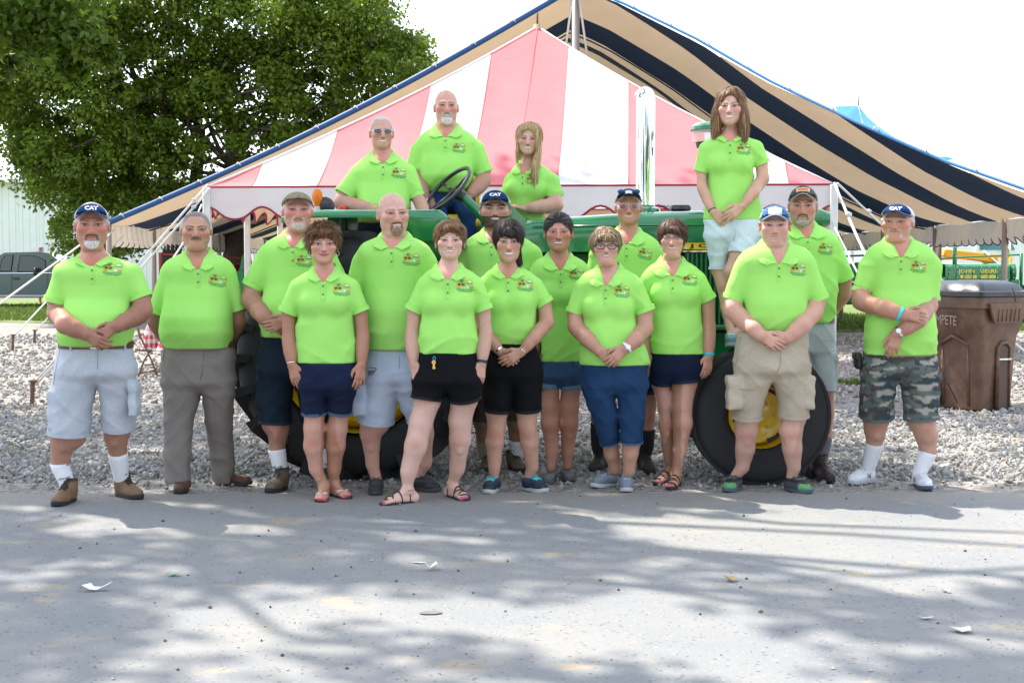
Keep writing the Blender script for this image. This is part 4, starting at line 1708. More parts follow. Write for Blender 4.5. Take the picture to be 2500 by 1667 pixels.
  if lm.n:
   lm.build('laces', mat('lace_%d_%d_%d' % tuple((arr(*lc) * 99).astype(int)), lc, 0.85), sh, smooth=True)
 if f.get('mark'):                                              # stitched N on the shoe's side, like the photographed pair
  v, fc = text_mesh('N', 0.045, bold=0.002)
  for sg in (-1, 1):
   c_ = a_ + fv * 0.045 + up * 0.05
   try:
    V3 = project(v, bvh, c_ + side * sg * 0.1, -fv * sg, up, -side * sg, 0.002, 0.12)
    mesh_np('stitched_letter', V3, [[q for q in fc if len(q) == kk] for kk in sorted({len(q) for q in fc})], mat('navy_leather', (0.02, 0.03, 0.08), 0.6), sh, smooth=False)
   except Exception:
    pass


def build_cap(c, from_local, to_local, R, S3, root, p):
 top = c.get('top', 0.122)
 zf = c.get('front', 0.064)
 zbk = c.get('back', 0.000)
 Q = Model()
 rx, ry = c.get('rx', 0.083), 0.104
 cz = 0.030

 def fn(x, y, z):
  d = el(x, y, z, (0, 0.014, cz), (rx, ry, top - cz))
  d = smin(d, el(x, y, z, (0, -0.034, cz + 0.012), (rx * 0.74, 0.058, (top - cz) * 0.86)), 0.03)
  pl = zf + (zbk - zf) * np.clip((y + 0.07) / 0.15, 0, 1)
  return np.maximum(d, pl - z)
 lo, hi = arr(-0.11, -0.13, -0.02), arr(0.11, 0.14, 0.16)
 Q.add(fn, lo, hi)
 V, F = Q.mesh(0.0055)
 x, y, z = V.T
 cols = np.tile(arr(*c['col']), (len(V), 1))
 b = c.get('back_col')
 if b is not None:
  ang = np.abs(np.arctan2(x, -(y - 0.01)))
  cols[(ang > 1.02)] = b
 if c.get('camo'):
  n1 = wob(x, y, z, 26, 1)
  n2 = wob(x, y, z, 33, 4)
  cols[n1 > 0.2] = c['camo'][0]
  cols[n2 > 0.3] = c['camo'][1]
 cols *= (1 + 0.10 * wob(x, y, z, 40))[:, None]
 if c.get('worn'):
  cols = cols * (1 + 0.5 * np.clip(wob(x, y, z, 22, 3), 0, 1))[:, None]
 cap = mesh_np('cap', from_local(V), F, CLOTHA, root, cols=cols)
 bv = BVHTree.FromPolygons([tuple(v) for v in V], [tuple(f) for f in F])
 g = []
 n = 17
 drop = c.get('drop', 0.042)
 for i, t in enumerate(np.linspace(0, 1, 6)):
  row = []
  for a in np.linspace(-1.18, 1.18, n):
   r0x, r0y = rx * 0.97, 0.094
   x0, y0 = r0x * math.sin(a), 0.012 - r0y * math.cos(a)
   ln = 0.066 * max(0.02, math.cos(a * 0.98)) ** 0.55
   yy = y0 - ln * t
   zz = zf + 0.004 - drop * (abs(math.sin(a)) ** 1.7) - t * c.get('tilt', 0.0) * math.cos(a) - 0.0
   row.append((x0 * (1 - 0.05 * t), yy, zz))
  g.append(row)
 mb = MB().sheet(np.array(g), -0.004)
 mb.V = [from_local(v) for v in mb.V]
 bm_ = mb.build('peak', mat('peak_' + c['name'], c.get('peak', c['col']), 0.85, noise=0.12, nscale=60), cap, smooth='auto')
 e = MB()
 edge = [np.array(q) for q in g[-1]]
 e.tube([from_local(q + arr(0, -0.001, 0.002)) for q in edge], 0.0028, 6)
 e.build('peak_edge', mat('peak_edge_' + c['name'], c.get('edge', c.get('peak', c['col'])), 0.85), cap, smooth=True)
 t = c.get('text')
 if t:
  v, f = t
  v = v * (c.get('tw', 0.062) / np.ptp(v[:, 0]))
  v[:, 1] *= c.get('th', 0.85)
  V3 = project(v, bv, arr(0, -0.10, c.get('tz', 0.086)), arr(1, 0, 0), arr(0, 0, 1), arr(0, 1, 0), 0.0022, 0.1)
  ks = sorted({len(q) for q in f})
  mesh_np('cap_emblem', from_local(V3), [[q for q in f if len(q) == k] for k in ks], mat('emblem_' + c['name'], c.get('tcol', (0.85, 0.85, 0.84)), 0.7), cap, smooth=False)
 if c.get('patch'):
  pt = c['patch']
  vv, ff = [], []
  nx, nz_ = 10, 5
  for i in range(nx):
   for j in range(nz_):
    a, b_ = -1 + 2 * i / (nx - 1), -1 + 2 * j / (nz_ - 1)
    vv.append((a * pt['w'], b_ * pt['h'] - pt.get('arch', 0) * a * a + pt['z'] - 0.095))
  ff = [(i * nz_ + j, (i + 1) * nz_ + j, (i + 1) * nz_ + j + 1, i * nz_ + j + 1) for i in range(nx - 1) for j in range(nz_ - 1)]
  V3 = project(vv, bv, arr(0, -0.10, 0.095), arr(1, 0, 0), arr(0, 0, 1), arr(0, 1, 0), 0.0022, 0.1)
  inner = [1 if (1 <= (k // (nz_ - 1)) < nx - 2 and 1 <= (k % (nz_ - 1)) < nz_ - 2) else 0 for k in range(len(ff))]
  mesh_np('cap_patch', from_local(V3), np.array(ff), [mat('patch_edge_' + c['name'], pt['col'], 0.8, noise=0.1, nscale=80), mat('patch_in_' + c['name'], pt.get('col2', pt['col']), 0.8, noise=0.35, nscale=90)], cap, smooth=True, midx=inner)
 if c.get('shades'):
  mb = MB()
  for sg in (-1, 1):
   q = from_local((sg * 0.046, -0.092, 0.098))
   mb.lathe([(0.0001, 0.006), (0.016, 0.004), (0.021, 0.0), (0.016, -0.003)], q, 'y', 16, R=np.array(R) @ rotx(0.5) @ np.diag([1.25, 1, 0.9]))
  mb.tube([from_local(q) for q in ((-0.03, -0.096, 0.104), (0, -0.100, 0.108), (0.03, -0.096, 0.104))], 0.0025, 6)
  mb.build('sunglasses', mat('blue_mirror_lens', (0.03, 0.08, 0.28), 0.08, spec=0.8), cap, smooth=True)
  k = 0


def build_glasses(g, from_local, root):
 lw, lh = g.get('w', 0.024), g.get('h', 0.0165)
 fm = g.get('frame', FRAMEB)
 r = g.get('r', 0.0020)
 mb = MB()
 lens = MB()
 ex = g.get('ex', 3.0)
 z0 = g.get('z', -0.002)
 for sg in (-1, 1):
  pts = []
  for t in np.linspace(0, 2 * math.pi, 21)[:-1]:
   c_, s_ = math.cos(t), math.sin(t)
   x = sg * 0.0335 + lw * np.sign(c_) * abs(c_) ** (2 / ex)
   z = z0 + lh * np.sign(s_) * abs(s_) ** (2 / ex) * (1.0 if s_ > 0 else g.get('low', 1.0))
   y = -0.101 + 5.5 * (abs(x) ** 2) * 1.0
   pts.append(arr(x, y, z))
  if not g.get('rimless'):
   mb.tube([from_local(q) for q in pts + pts[:1]], r, 6, caps=False)
  elif g.get('halfrim', True):
   mb.tube([from_local(q) for q in pts[:11]], r, 6)
  k = len(pts)
  V = [from_local(q + arr(0, 0.0005, 0)) for q in pts] + [from_local(arr(sg * 0.0335, -0.1015 + 5.5 * 0.0335 ** 2 - 0.001, z0))]
  lens.add(V, [(j, (j + 1) % k, k) for j in range(k)])
  xo = sg * (0.0335 + lw)
  mb.tube([from_local(q) for q in (arr(xo, -0.101 + 5.5 * xo * xo, z0 + lh * 0.55), arr(sg * 0.076, -0.055, z0 + lh * 0.5), arr(sg * 0.080, 0.0, z0 + lh * 0.4), arr(sg * 0.080, 0.022, z0 - 0.006))], r * 0.95, 6)
 xi = 0.0335 - lw
 mb.tube([from_local(q) for q in (arr(-xi, -0.102, z0 + lh * 0.35), arr(0, -0.108, z0 + lh * 0.55), arr(xi, -0.102, z0 + lh * 0.35))], r, 6)
 fo = mb.build(g.get('name', 'glasses'), fm, root, smooth=True)
 lens.build('lens', g.get('lens', CLEARLENS), fo, smooth=False)


def build_hair(p, from_local, R, S3, Hc, root, hf):
 h = p['hairdo']
 rng = np.random.default_rng(p['seed'] + 100)
 Q = Model()
 st = h['style']
 vol = h.get('vol', 0.012)
 cols3 = [arr(*c) for c in h['cols']]
 face = h.get('face', dict(c=(0, -0.098, -0.038), r=(0.062, 0.075, 0.105)))

 def fn(x, y, z):
  d = el(x, y, z, (0, 0.022 + vol * 0.3, 0.030 + vol * 0.2), (0.078 + vol * 0.9, 0.096 + vol, 0.091 + vol))
  for lb in h.get('lobes', ()):
   d = smin(d, el(x, y, z, lb[0], lb[1]), lb[2] if len(lb) > 2 else 0.02)
  zl = h.get('low', -0.05)
  zfr = h.get('lowfront', 0.0)
  if 'cutlow' not in h:
   pl = np.interp(y, [-0.05, 0.0, 0.05], [zfr, (zfr + zl) / 2, zl])
   d = smax(d, pl - z, 0.012)
  d = smax(d, -el(x, y, z, face['c'], face['r']), 0.012)
  for lb in h.get('carve', ()):
   d = smax(d, -el(x, y, z, lb[0], lb[1]), 0.012)
  for lb in h.get('bangs', ()):
   d = smin(d, el(x, y, z, lb[0], lb[1]), 0.012)
  d = d + h.get('rough', 0.0022) * (np.sin(150 * x + 40 * z + 3 * np.sin(60 * y)) + np.sin(170 * y + 30 * x + 3 * np.sin(50 * z))) * 0.6
  return d
 Q.add(fn, arr(-0.15, -0.17, h.get('zmin', -0.12)), arr(0.15, 0.17, 0.17))
 V, F = Q.mesh(0.0075)
 P0 = arr(*h.get('part', (0.0, -0.01, 0.13)))
 a, b, c = V[F[:, 0]], V[F[:, 1]], V[F[:, 2]]
 fn_ = np.cross(b - a, c - a)
 area = np.linalg.norm(fn_, axis=1)
 n = int(h.get('n', 1300) * 1.5)
 pick = rng.choice(len(F), n, p=area / area.sum())
 pos = (V[F[pick]] * rng.dirichlet((1, 1, 1, 1), n)[:, :, None]).sum(1)
 nor = fn_[pick] / (area[pick][:, None] + 1e-12)
 out = pos - arr(0, 0.02, 0.0)
 sg = np.sign((nor * out).sum(1))
 if np.median(sg) < 0:
  nor = -nor
 fl = pos - P0
 if 'sweep' in h:
  fl = fl * 0.5 + arr(*h['sweep']) * np.linalg.norm(fl, axis=1)[:, None] * (pos[:, 1] < 0.02)[:, None]
 fl = fl + arr(0, 0, -1) * h.get('grav', 0.05)
 fl = fl - nor * (fl * nor).sum(1)[:, None]
 fl /= np.linalg.norm(fl, axis=1)[:, None] + 1e-9
 fl += rng.normal(0, h.get('jit', 0.18), fl.shape)
 ln = h.get('len', 0.045) * rng.uniform(0.6, 1.25, n)
 seg = 4
 lift = h.get('lift', 0.12)
 w0 = h.get('width', 0.0016)
 VV, FF, CC = [], [], []
 prev = pos + nor * 0.0005
 d = fl.copy()
 pts = [prev]
 C0, R0 = arr(0, 0.022, 0.028), arr(0.078, 0.096, 0.091)
 close = (np.linalg.norm((pos - C0) / R0, axis=1) < 1.0 + max(vol * 14, 0.25))[:, None]
 for i in range(seg):
  d = d + arr(0, 0, -1) * h.get('grav2', 0.10)
  g_ = (prev - C0) / R0 ** 2
  g_ /= np.linalg.norm(g_, axis=1)[:, None] + 1e-9
  near = sstep(-0.05, 0.0, prev[:, 2])[:, None] * close
  dn = (d * g_).sum(1)[:, None]
  want = lift * (1 - 1.5 * i / seg * h.get('hug', 0.6))
  d = d - near * g_ * (dn - want)
  d /= np.linalg.norm(d, axis=1)[:, None]
  prev = prev + d * (ln / seg)[:, None]
  pts.append(prev)
 tip = pts[-1]
 zc_ = h.get('clear', 0.036)
 bad = (np.abs(tip[:, 0]) < h.get('clearw', 0.052)) & (tip[:, 1] < -0.05) & (tip[:, 2] < zc_ + 0.25 * np.abs(tip[:, 0])) & (tip[:, 2] > -0.12)
 pts = [np.where(bad[:, None], pts[0] + (q - pts[0]) * 0.42, q) for q in pts]
 tip = pts[-1]
 keep = ~(bad & (tip[:, 1] < -0.05) & (np.abs(tip[:, 0]) < 0.05) & (tip[:, 2] < zc_ - 0.012) & (tip[:, 2] > -0.12))
 pts = [q[keep] for q in pts]
 fl, nor, n = fl[keep], nor[keep], int(keep.sum())
 pts = np.array(pts)                                            # seg+1, n, 3
 side = np.cross(fl, nor)
 side /= np.linalg.norm(side, axis=1)[:, None] + 1e-9
 wi = np.array([0.9, 1.0, 0.9, 0.6, 0.12])[:, None, None] * w0 * rng.uniform(0.7, 1.3, n)[None, :, None]
 Lf, Rt = pts - side * wi, pts + side * wi
 allv = np.stack([Lf, Rt], 2).transpose(1, 0, 2, 3).reshape(-1, 3)   # n, seg+1, 2
 base = (np.arange(n) * (seg + 1) * 2)[:, None]
 fr = []
 for i in range(seg):
  fr.append(np.concatenate([base + 2 * i, base + 2 * i + 1, base + 2 * i + 3, base + 2 * i + 2], 1))
 fr = np.concatenate(fr)
 t = rng.random(n)
 cc = np.where(t[:, None] < 0.5, cols3[0], np.where(t[:, None] < 0.8, cols3[1 % len(cols3)], cols3[2 % len(cols3)])) * rng.uniform(0.75, 1.25, n)[:, None]
 ccv = np.repeat(cc, (seg + 1) * 2, 0)
 bc = cols3[0] * (0.95 + 0.25 * wob(V[:, 0], V[:, 1], V[:, 2], 30, 1)[:, None])
 AV = np.concatenate([V, allv])
 AF = np.concatenate([F, fr + len(V)])
 AC = np.clip(np.concatenate([bc, ccv]), 0.003, 1)
 mesh_np('hair', from_local(AV), AF, HAIRM, root, cols=AC)

# --------- the nineteen people
BROWNB = dict(kind='boot', col=(0.20, 0.115, 0.06), col2=(0.05, 0.035, 0.03), lace=(0.035, 0.02, 0.015))
HIKEB = dict(kind='boot', col=(0.135, 0.10, 0.065), col2=(0.06, 0.05, 0.04), lace=(0.05, 0.045, 0.04), top=0.15)
DARKB = dict(kind='boot', col=(0.05, 0.035, 0.03), col2=(0.03, 0.025, 0.022), lace=(0.02, 0.02, 0.02), top=0.13)
BLACKS = dict(kind='sneaker', col=(0.03, 0.03, 0.033), col2=(0.05, 0.05, 0.055), lace=(0.06, 0.06, 0.065), solecol=(0.05, 0.05, 0.055))
WS = dict(col=(0.80, 0.80, 0.84))
TEAL = mat('teal_band', (0.02, 0.50, 0.62), 0.5)
BLACKBAND = mat('black_band', (0.02, 0.02, 0.025), 0.5)
WHITEDIAL = mat('white_dial', (0.80, 0.80, 0.80), 0.25, coat=0.5)
CLASPL = dict(a=(0.85, -0.15, -0.50), curl=0.5)
CLASPR = dict(a=(-0.85, -0.30, -0.45), curl=0.40)
HANGL = dict(a=(0.16, -0.12, -1.0), n=(0.35, 0.9, 0), curl=0.30)
HANGR = dict(a=(-0.10, -0.12, -1.0), n=(-0.35, 0.9, 0), curl=0.30)
BEHL = dict(a=(1, 0.1, -0.3), n=(0, -1, 0), curl=0.5, t=-1)
BEHR = dict(a=(-1, 0.1, -0.3), n=(0, -1, 0), curl=0.5, t=1)


def keys(c):
 q = c['P'](232, 812)
 o = np.array(c['pv'].ray_cast(Vector((q[0], c['Y0'] - 1, q[2])), Vector((0, 1, 0)), 2)[0] or Vector((q[0], c['Y0'] - .16, q[2])))
 o = o - arr(0, 0.012, 0)
 kr = thing('key_ring', 'brass keys hanging from the waist of the woman in short black shorts', 'keys', o)
 MB().tube([o + arr(0.008 * math.sin(t), 0, 0.012 * math.cos(t) - 0.004) for t in np.linspace(0, 2 * math.pi, 15)], 0.002, 6).build('ring', mat('teal_cord', (0.05, 0.40, 0.40), 0.5), kr, smooth=True)
 for a, dx in ((0.10, 0.0), (-0.12, -0.006)):
  R_ = roty(a)
  k = MB()
  k.lathe([(0.004, -0.0012), (0.0125, -0.0012), (0.0125, 0.0012), (0.004, 0.0012)], (0, 0, -0.028), 'y', 14)
  k.box((0, 0, -0.054), (0.008, 0.0024, 0.030))
  k.box((0.004, 0, -0.060), (0.005, 0.0022, 0.004))
  k.box((0.004, 0, -0.067), (0.004, 0.0022, 0.003))
  k.xform(lambda v, R_=R_: R_ @ v + o + arr(dx, -0.003 * (1 if dx else 0), 0))
  k.build('key', mat('brass', (0.75, 0.52, 0.16), 0.3, metal=1.0), kr, smooth='auto')


def pouch(c):
 q = c['P'](270, 840)
 pr = thing('phone_pouch', 'black pouch clipped at the waist of the man in camouflage shorts', 'pouch', q)
 MB().box(q, (0.045, 0.10, 0.115), bev=0.018).build('case', mat('black_nylon', (0.02, 0.02, 0.022), 0.6, bump=0.3, bscale=200), pr, smooth='auto')
 MB().box(q - arr(0.014, 0, -0.03), (0.03, 0.106, 0.05), bev=0.008).build('flap', mat('black_nylon'), pr, smooth='auto')


def hung_shades(c):
 q = c['P'](655, 878, -0.17)
 g = thing('sunglasses', 'black sunglasses hanging at the pocket of the bald man with a brown goatee', 'sunglasses', q)
 m_ = MB()
 m_.tube([q + arr(-0.02, 0, 0.02), q + arr(0.03, 0, 0.016), q + arr(0.032, 0, 0.008), q + arr(0.008, 0, -0.022), q + arr(-0.02, 0, -0.030)], 0.003, 6)
 m_.tube([q + arr(-0.02, 0, -0.012), q + arr(0.02, 0, -0.008), q + arr(0.030, 0, 0.012)], 0.0022, 6)
 m_.build('frame', FRAMEB, g, smooth=True)
 MB().sheet([[q + arr(-0.02, 0.002, 0.0), q + arr(0.022, 0.002, 0.008)], [q + arr(-0.02, 0.002, -0.026), q + arr(0.006, 0.002, -0.016)]], 0.002).build('lens', DARKLENS, g)


PEOPLE = [
 dict(crop='A', seed=1, gy=1490, label='heavy man in navy and white cap with brown leather boots and grey cargo shorts',
  face=(428, 186, 290, 68), pitch=3, fat=0.9, jaw=0.058, tone=(0.50, 0.235, 0.165), arm_tone=(0.33, 0.15, 0.10), leg_tone=(0.42, 0.21, 0.145), red=0.9,
  beard='goatee', beard1=(0.09, 0.065, 0.055), beard2=(0.62, 0.60, 0.58), scalp='buzz', hair=(0.3, 0.28, 0.26), hair2=(0.42, 0.40, 0.39), eye=0.0036, brow=(0.12, 0.08, 0.065), brow_a=0.85,
  pit=(466, 384), neck=0.074, torso=[(335, 352, 510), (352, 300, 566), (372, 262, 612), (410, 250, 640), (470, 285, 635), (530, 312, 618), (600, 308, 622), (670, 288, 632), (715, 278, 622), (755, 285, 608)],
  belly=0.09, kb=0.72, logo=(556, 395), collar_tip=0.09,
  arms=[dict(s=(300, 425), e=(268, 605, -0.05), w=(440, 690, -0.1), c=(272, 540, 0.0), rc=63, r=(50, 45, 32), hand=dict(a=(0.9, -0.15, -0.55), curl=0.5)),
  dict(s=(612, 420), e=(668, 590, -0.05), w=(580, 655, -0.1), c=(655, 520, 0.0), rc=54, r=(46, 43, 32), gap=0.035, hand=dict(a=(-0.80, -0.25, -0.50), n=(0.1, 1, -0.2), curl=0.35))],
  pants=dict(col=(0.47, 0.50, 0.55), hips=[(738, 282, 610), (780, 270, 618), (850, 264, 626), (890, 262, 628)], seams=[[(488, 760), (488, 800), (488, 850), (478, 890)], [(300, 770), (285, 850), (268, 930)], [(225, 1140), (300, 1150), (400, 1150)], [(490, 1115), (550, 1118), (615, 1115)]],
  legs=[[(368, 870, 106), (330, 1000, 102), (322, 1165, 98)], [(540, 870, 92), (550, 1000, 82), (553, 1130, 80)]], pockets=[(285, 1050, 105, 180, -0.02), (628, 1000, 40, 160, 0.0)]),
  belt=dict(y=748, col=(0.09, 0.04, 0.025), w=0.042, bx=470, loops=(362, 600)),
  legs=[dict(leg=[(345, 880, 80), (310, 1080, 70), (298, 1190, 60), (278, 1310, 36)], foot=dict(toe=(258, 1508), dir=-8, sock=dict(y=1308, **WS), **BROWNB)),
  dict(leg=[(540, 880, 70), (545, 1060, 62), (543, 1170, 56), (552, 1280, 38)], foot=dict(toe=(655, 1474), dir=48, sock=dict(y=1278, **WS), **BROWNB))],
  cap=dict(name='navy_trucker', col=(0.010, 0.036, 0.115), back_col=(0.62, 0.62, 0.64), text=CATTXT, top=0.104)),

 dict(crop='A', seed=2, gy=1425, label='man with grey crew cut and moustache in long grey trousers, arms behind his back',
  face=(915, 210, 294, 63), pitch=2, fat=0.5, jaw=0.058, tone=(0.50, 0.27, 0.19), arm_tone=(0.32, 0.15, 0.10), red=0.9,
  beard='moustache', beard1=(0.10, 0.09, 0.09), scalp='receding', hair=(0.15, 0.14, 0.14), hair2=(0.42, 0.42, 0.43), eye=0.0034, brow=(0.10, 0.075, 0.065), old=1,
  pit=(950, 402), neck=0.070, torso=[(315, 862, 985), (335, 812, 1035), (358, 770, 1078), (400, 750, 1095), (460, 768, 1090), (540, 772, 1090), (620, 758, 1092), (690, 755, 1094), (730, 764, 1088), (765, 775, 1082)],
  belly=0.10, kb=0.74, logo=(1037, 448), logo_tilt=-12, collar_tip=0.085,
  arms=[dict(s=(800, 425), e=(722, 640, 0.06), w=(790, 745, 0.20), c=(735, 585, 0.03), rc=44, r=(38, 34, 28), clear=False, hand=BEHL),
  dict(s=(1055, 425), e=(1112, 640, 0.06), w=(1060, 745, 0.22), c=(1110, 575, 0.03), rc=38, r=(34, 34, 28), clear=False, hand=BEHR)],
  pants=dict(name='trousers', col=(0.235, 0.205, 0.185), kb=0.72, hips=[(735, 765, 1090), (800, 755, 1100), (870, 748, 1100), (930, 752, 1098)], seams=[[(975, 760), (975, 800), (972, 860), (960, 900)], [(785, 770), (775, 820)], [(1085, 760), (1092, 820)]],
  legs=[[(850, 955, 92), (835, 1100, 71), (828, 1250, 64), (828, 1392, 61)], [(1020, 955, 80), (1022, 1100, 66), (1035, 1250, 60), (1045, 1376, 58)]]),
  belt=dict(y=744, col=(0.06, 0.025, 0.02), bx=975, loops=(870, 1050)),
  legs=[dict(leg=[(850, 960, 60), (835, 1200, 46), (828, 1380, 36)], foot=dict(toe=(836, 1449), dir=4, kind='shoe', col=(0.10, 0.04, 0.025), w=0.046)),
  dict(leg=[(1020, 960, 60), (1025, 1200, 46), (1048, 1370, 36)], foot=dict(toe=(1168, 1406), dir=62, kind='shoe', col=(0.10, 0.04, 0.025), w=0.046))]),

 dict(crop='B', seed=3, gy=1425, label='tall man in plain tan cap and dark navy cargo shorts, hands clasped',
  face=(314, 138, 225, 62), yaw=3, fat=0.4, jaw=0.055, tone=(0.60, 0.29, 0.23), arm_tone=(0.40, 0.20, 0.13), leg_tone=(0.40, 0.20, 0.14), red=0.9,
  beard='goatee', beard1=(0.45, 0.38, 0.33), beard2=(0.58, 0.54, 0.48), beard_a=0.75, scalp='buzz', hair=(0.5, 0.48, 0.45), hair2=(0.58, 0.56, 0.54), eye=0.0036, brow=(0.30, 0.20, 0.15),
  pit=(308, 318), neck=0.070, torso=[(243, 252, 366), (262, 205, 412), (285, 165, 452), (320, 140, 478), (400, 150, 472), (480, 165, 462), (560, 150, 470), (640, 138, 478), (690, 150, 472), (725, 160, 464)],
  belly=0.08, kb=0.70, logo=(362, 372), buttons=2, collar_tip=0.09,
  arms=[dict(s=(172, 358), e=(98, 555, -0.05), w=(205, 648, -0.1), c=(114, 482, 0.0), rc=52, r=(44, 41, 30), hand=CLASPL),
  dict(s=(448, 358), e=(508, 560, -0.05), w=(300, 645, -0.1), c=(500, 485, 0.0), rc=50, r=(42, 40, 30), gap=0.05, hand=dict(a=(-0.9, -0.2, -0.25), curl=0.45))],
  pants=dict(col=(0.010, 0.020, 0.032), hips=[(700, 152, 466), (800, 130, 482), (860, 132, 480), (890, 134, 478)], legs=[[(222, 870, 88), (215, 1000, 77), (212, 1120, 75)], [(392, 870, 88), (396, 1000, 77), (398, 1115, 75)]], pockets=[(140, 980, 30, 150, 0.0)],
  seams=[[(148, 930), (200, 945), (270, 948)]]),
  belt=dict(y=708, col=(0.015, 0.015, 0.015), loops=(240,)),
  legs=[dict(leg=[(220, 900, 60), (218, 1080, 52), (225, 1150, 49), (219, 1240, 35)], foot=dict(toe=(182, 1446), dir=-15, sock=dict(y=1242, **WS), **HIKEB)),
  dict(leg=[(400, 900, 60), (402, 1080, 52), (412, 1150, 48), (420, 1240, 35)], foot=dict(toe=(440, 1428), dir=12, sock=dict(y=1242, **WS), **HIKEB))],
  cap=dict(name='tan_plain', col=(0.26, 0.21, 0.13), camo=((0.14, 0.15, 0.13), (0.30, 0.25, 0.17)), top=0.108, peak=(0.20, 0.18, 0.11), edge=(0.10, 0.09, 0.06))),

 dict(crop='B', seed=4, gy=1478, fem=True, label='woman with short tousled auburn hair in dark denim bermudas and white strap flip flops',
  face=(432, 295, 383, 59), yaw=4, smile=0.8, tone=(0.58, 0.31, 0.23), arm_tone=(0.42, 0.20, 0.13), leg_tone=(0.46, 0.23, 0.15), red=0.5, lip=(0.50, 0.12, 0.12), eye=0.0046, brow=(0.22, 0.12, 0.07), lash_a=0.95,
  pit=(442, 470), neck=0.060, neck_r=0.050, torso=[(405, 388, 492), (424, 345, 530), (446, 308, 562), (480, 292, 575), (540, 305, 575), (600, 316, 574), (650, 308, 578), (720, 302, 584), (790, 304, 588), (846, 310, 590)],
  bust=[(388, 565, 58), (498, 565, 58)], logo=(527, 502), collar_tip=0.08, kb=0.62,
  arms=[dict(s=(315, 500), e=(274, 730, 0.0), w=(288, 850, -0.04), c=(272, 600, 0.0), rc=46, r=(33, 30, 20), hand=dict(a=(0.30, -0.15, -1.0), n=(0.25, 0.95, 0.1), curl=0.28)),
  dict(s=(562, 500), e=(616, 720, 0.0), w=(610, 848, -0.04), c=(604, 597, 0.0), rc=40, r=(32, 29, 20), hand=dict(a=(-0.10, -0.2, -1.0), n=(-0.5, 0.85, 0), curl=0.35))],
  pants=dict(col=(0.010, 0.016, 0.042), hemcol=(0.055, 0.10, 0.17), hemw=0.018, hips=[(838, 316, 584), (900, 316, 590), (960, 322, 588)], legs=[[(388, 950, 66), (392, 1076, 57)], [(518, 950, 66), (508, 1068, 56)]], seams=[[(452, 860), (452, 940), (452, 1000)]]),
  legs=[dict(leg=[(392, 960, 58), (393, 1085, 48), (390, 1140, 46), (388, 1225, 45), (400, 1330, 30)], inner=1, foot=dict(toe=(418, 1488), dir=0, kind='flipflop')),
  dict(leg=[(512, 960, 58), (504, 1080, 49), (497, 1140, 47), (490, 1225, 45), (482, 1330, 30)], inner=-1, foot=dict(toe=(552, 1472), dir=38, kind='flipflop'))],
  polish=(0.55, 0.06, 0.10), earrings=('hoop',),
  wrist=[dict(arm=0, kind='bracelet', mat=METAL, w=0.004, up=0.01)],
  hairdo=dict(style='tousled', clear=0.034, vol=0.021, cols=[(0.105, 0.045, 0.020), (0.20, 0.095, 0.040), (0.34, 0.18, 0.08)], low=-0.06, lowfront=-0.045, n=1900, len=0.042, lift=0.50, jit=0.40, hug=0.3, grav2=0.12, part=(0.01, 0.03, 0.14),
  face=dict(c=(0.004, -0.108, -0.052), r=(0.058, 0.080, 0.108)), bangs=[((-0.012, -0.082, 0.068), (0.050, 0.022, 0.024))])),

 dict(crop='B', seed=5, gy=1450, label='big bald man with a brown goatee in light blue cargo shorts',
  face=(755, 152, 247, 63), yaw=13, pitch=2, roll=-2, fat=0.5, jaw=0.056, smile=0.5, teeth=0.75, tone=(0.60, 0.34, 0.26), arm_tone=(0.48, 0.26, 0.18), leg_tone=(0.46, 0.25, 0.18), red=0.6,
  beard='goatee', beard1=(0.16, 0.085, 0.050), beard2=(0.24, 0.16, 0.10), scalp='fringe', hair=(0.40, 0.28, 0.22), hair2=(0.36, 0.25, 0.2), scalp_a=0.35, scalp_t=0.0005, eye=0.0036, brow=(0.28, 0.16, 0.10), brow_a=0.5,
  pit=(757, 322), neck=0.078, torso=[(255, 694, 828), (275, 640, 882), (300, 602, 922), (340, 582, 944), (420, 600, 930), (500, 615, 915), (600, 622, 905), (700, 632, 894), (784, 640, 888)],
  belly=0.05, kb=0.70, logo=(848, 365), collar_tip=0.105, logo_w=0.108,
  arms=[dict(s=(612, 385), e=(588, 640, 0.05), w=(620, 790, 0.05), c=(578, 515, 0.02), rc=50, r=(40, 36, 28), hand=dict(a=(0.1, 0, -1), n=(1, 0.2, 0), curl=0.4)),
  dict(s=(912, 385), e=(945, 640, 0.05), w=(925, 790, 0.05), c=(952, 515, 0.02), rc=50, r=(40, 36, 28), hand=dict(a=(-0.1, 0, -1), n=(-1, 0.2, 0), curl=0.4))],
  pants=dict(col=(0.46, 0.52, 0.62), hips=[(775, 645, 884), (850, 624, 896), (920, 608, 902)], legs=[[(702, 945, 86), (682, 1040, 86), (675, 1108, 87)], [(835, 940, 80), (862, 1030, 72), (885, 1092, 70)]], pockets=[(598, 1010, 60, 150, -0.02)], seams=[[(790, 800), (790, 860), (785, 930)]]),
  legs=[dict(leg=[(680, 950, 66), (660, 1100, 54), (652, 1160, 51), (660, 1310, 28)], foot=dict(toe=(674, 1457), dir=4, **BLACKS)),
  dict(leg=[(850, 950, 66), (880, 1100, 52), (895, 1170, 48), (905, 1300, 28)], foot=dict(toe=(966, 1440), dir=48, **BLACKS))],
  extra=(hung_shades,)),

 dict(crop='C', seed=6, gy=1485, fem=True, label='woman with short light brown hair in brief black shorts and black strappy sandals',
  face=(300, 278, 363, 58), smile=0.9, teeth=0.75, tone=(0.66, 0.41, 0.33), arm_tone=(0.56, 0.32, 0.24), leg_tone=(0.62, 0.37, 0.29), red=0.5, eye=0.0046, brow=(0.28, 0.17, 0.10),
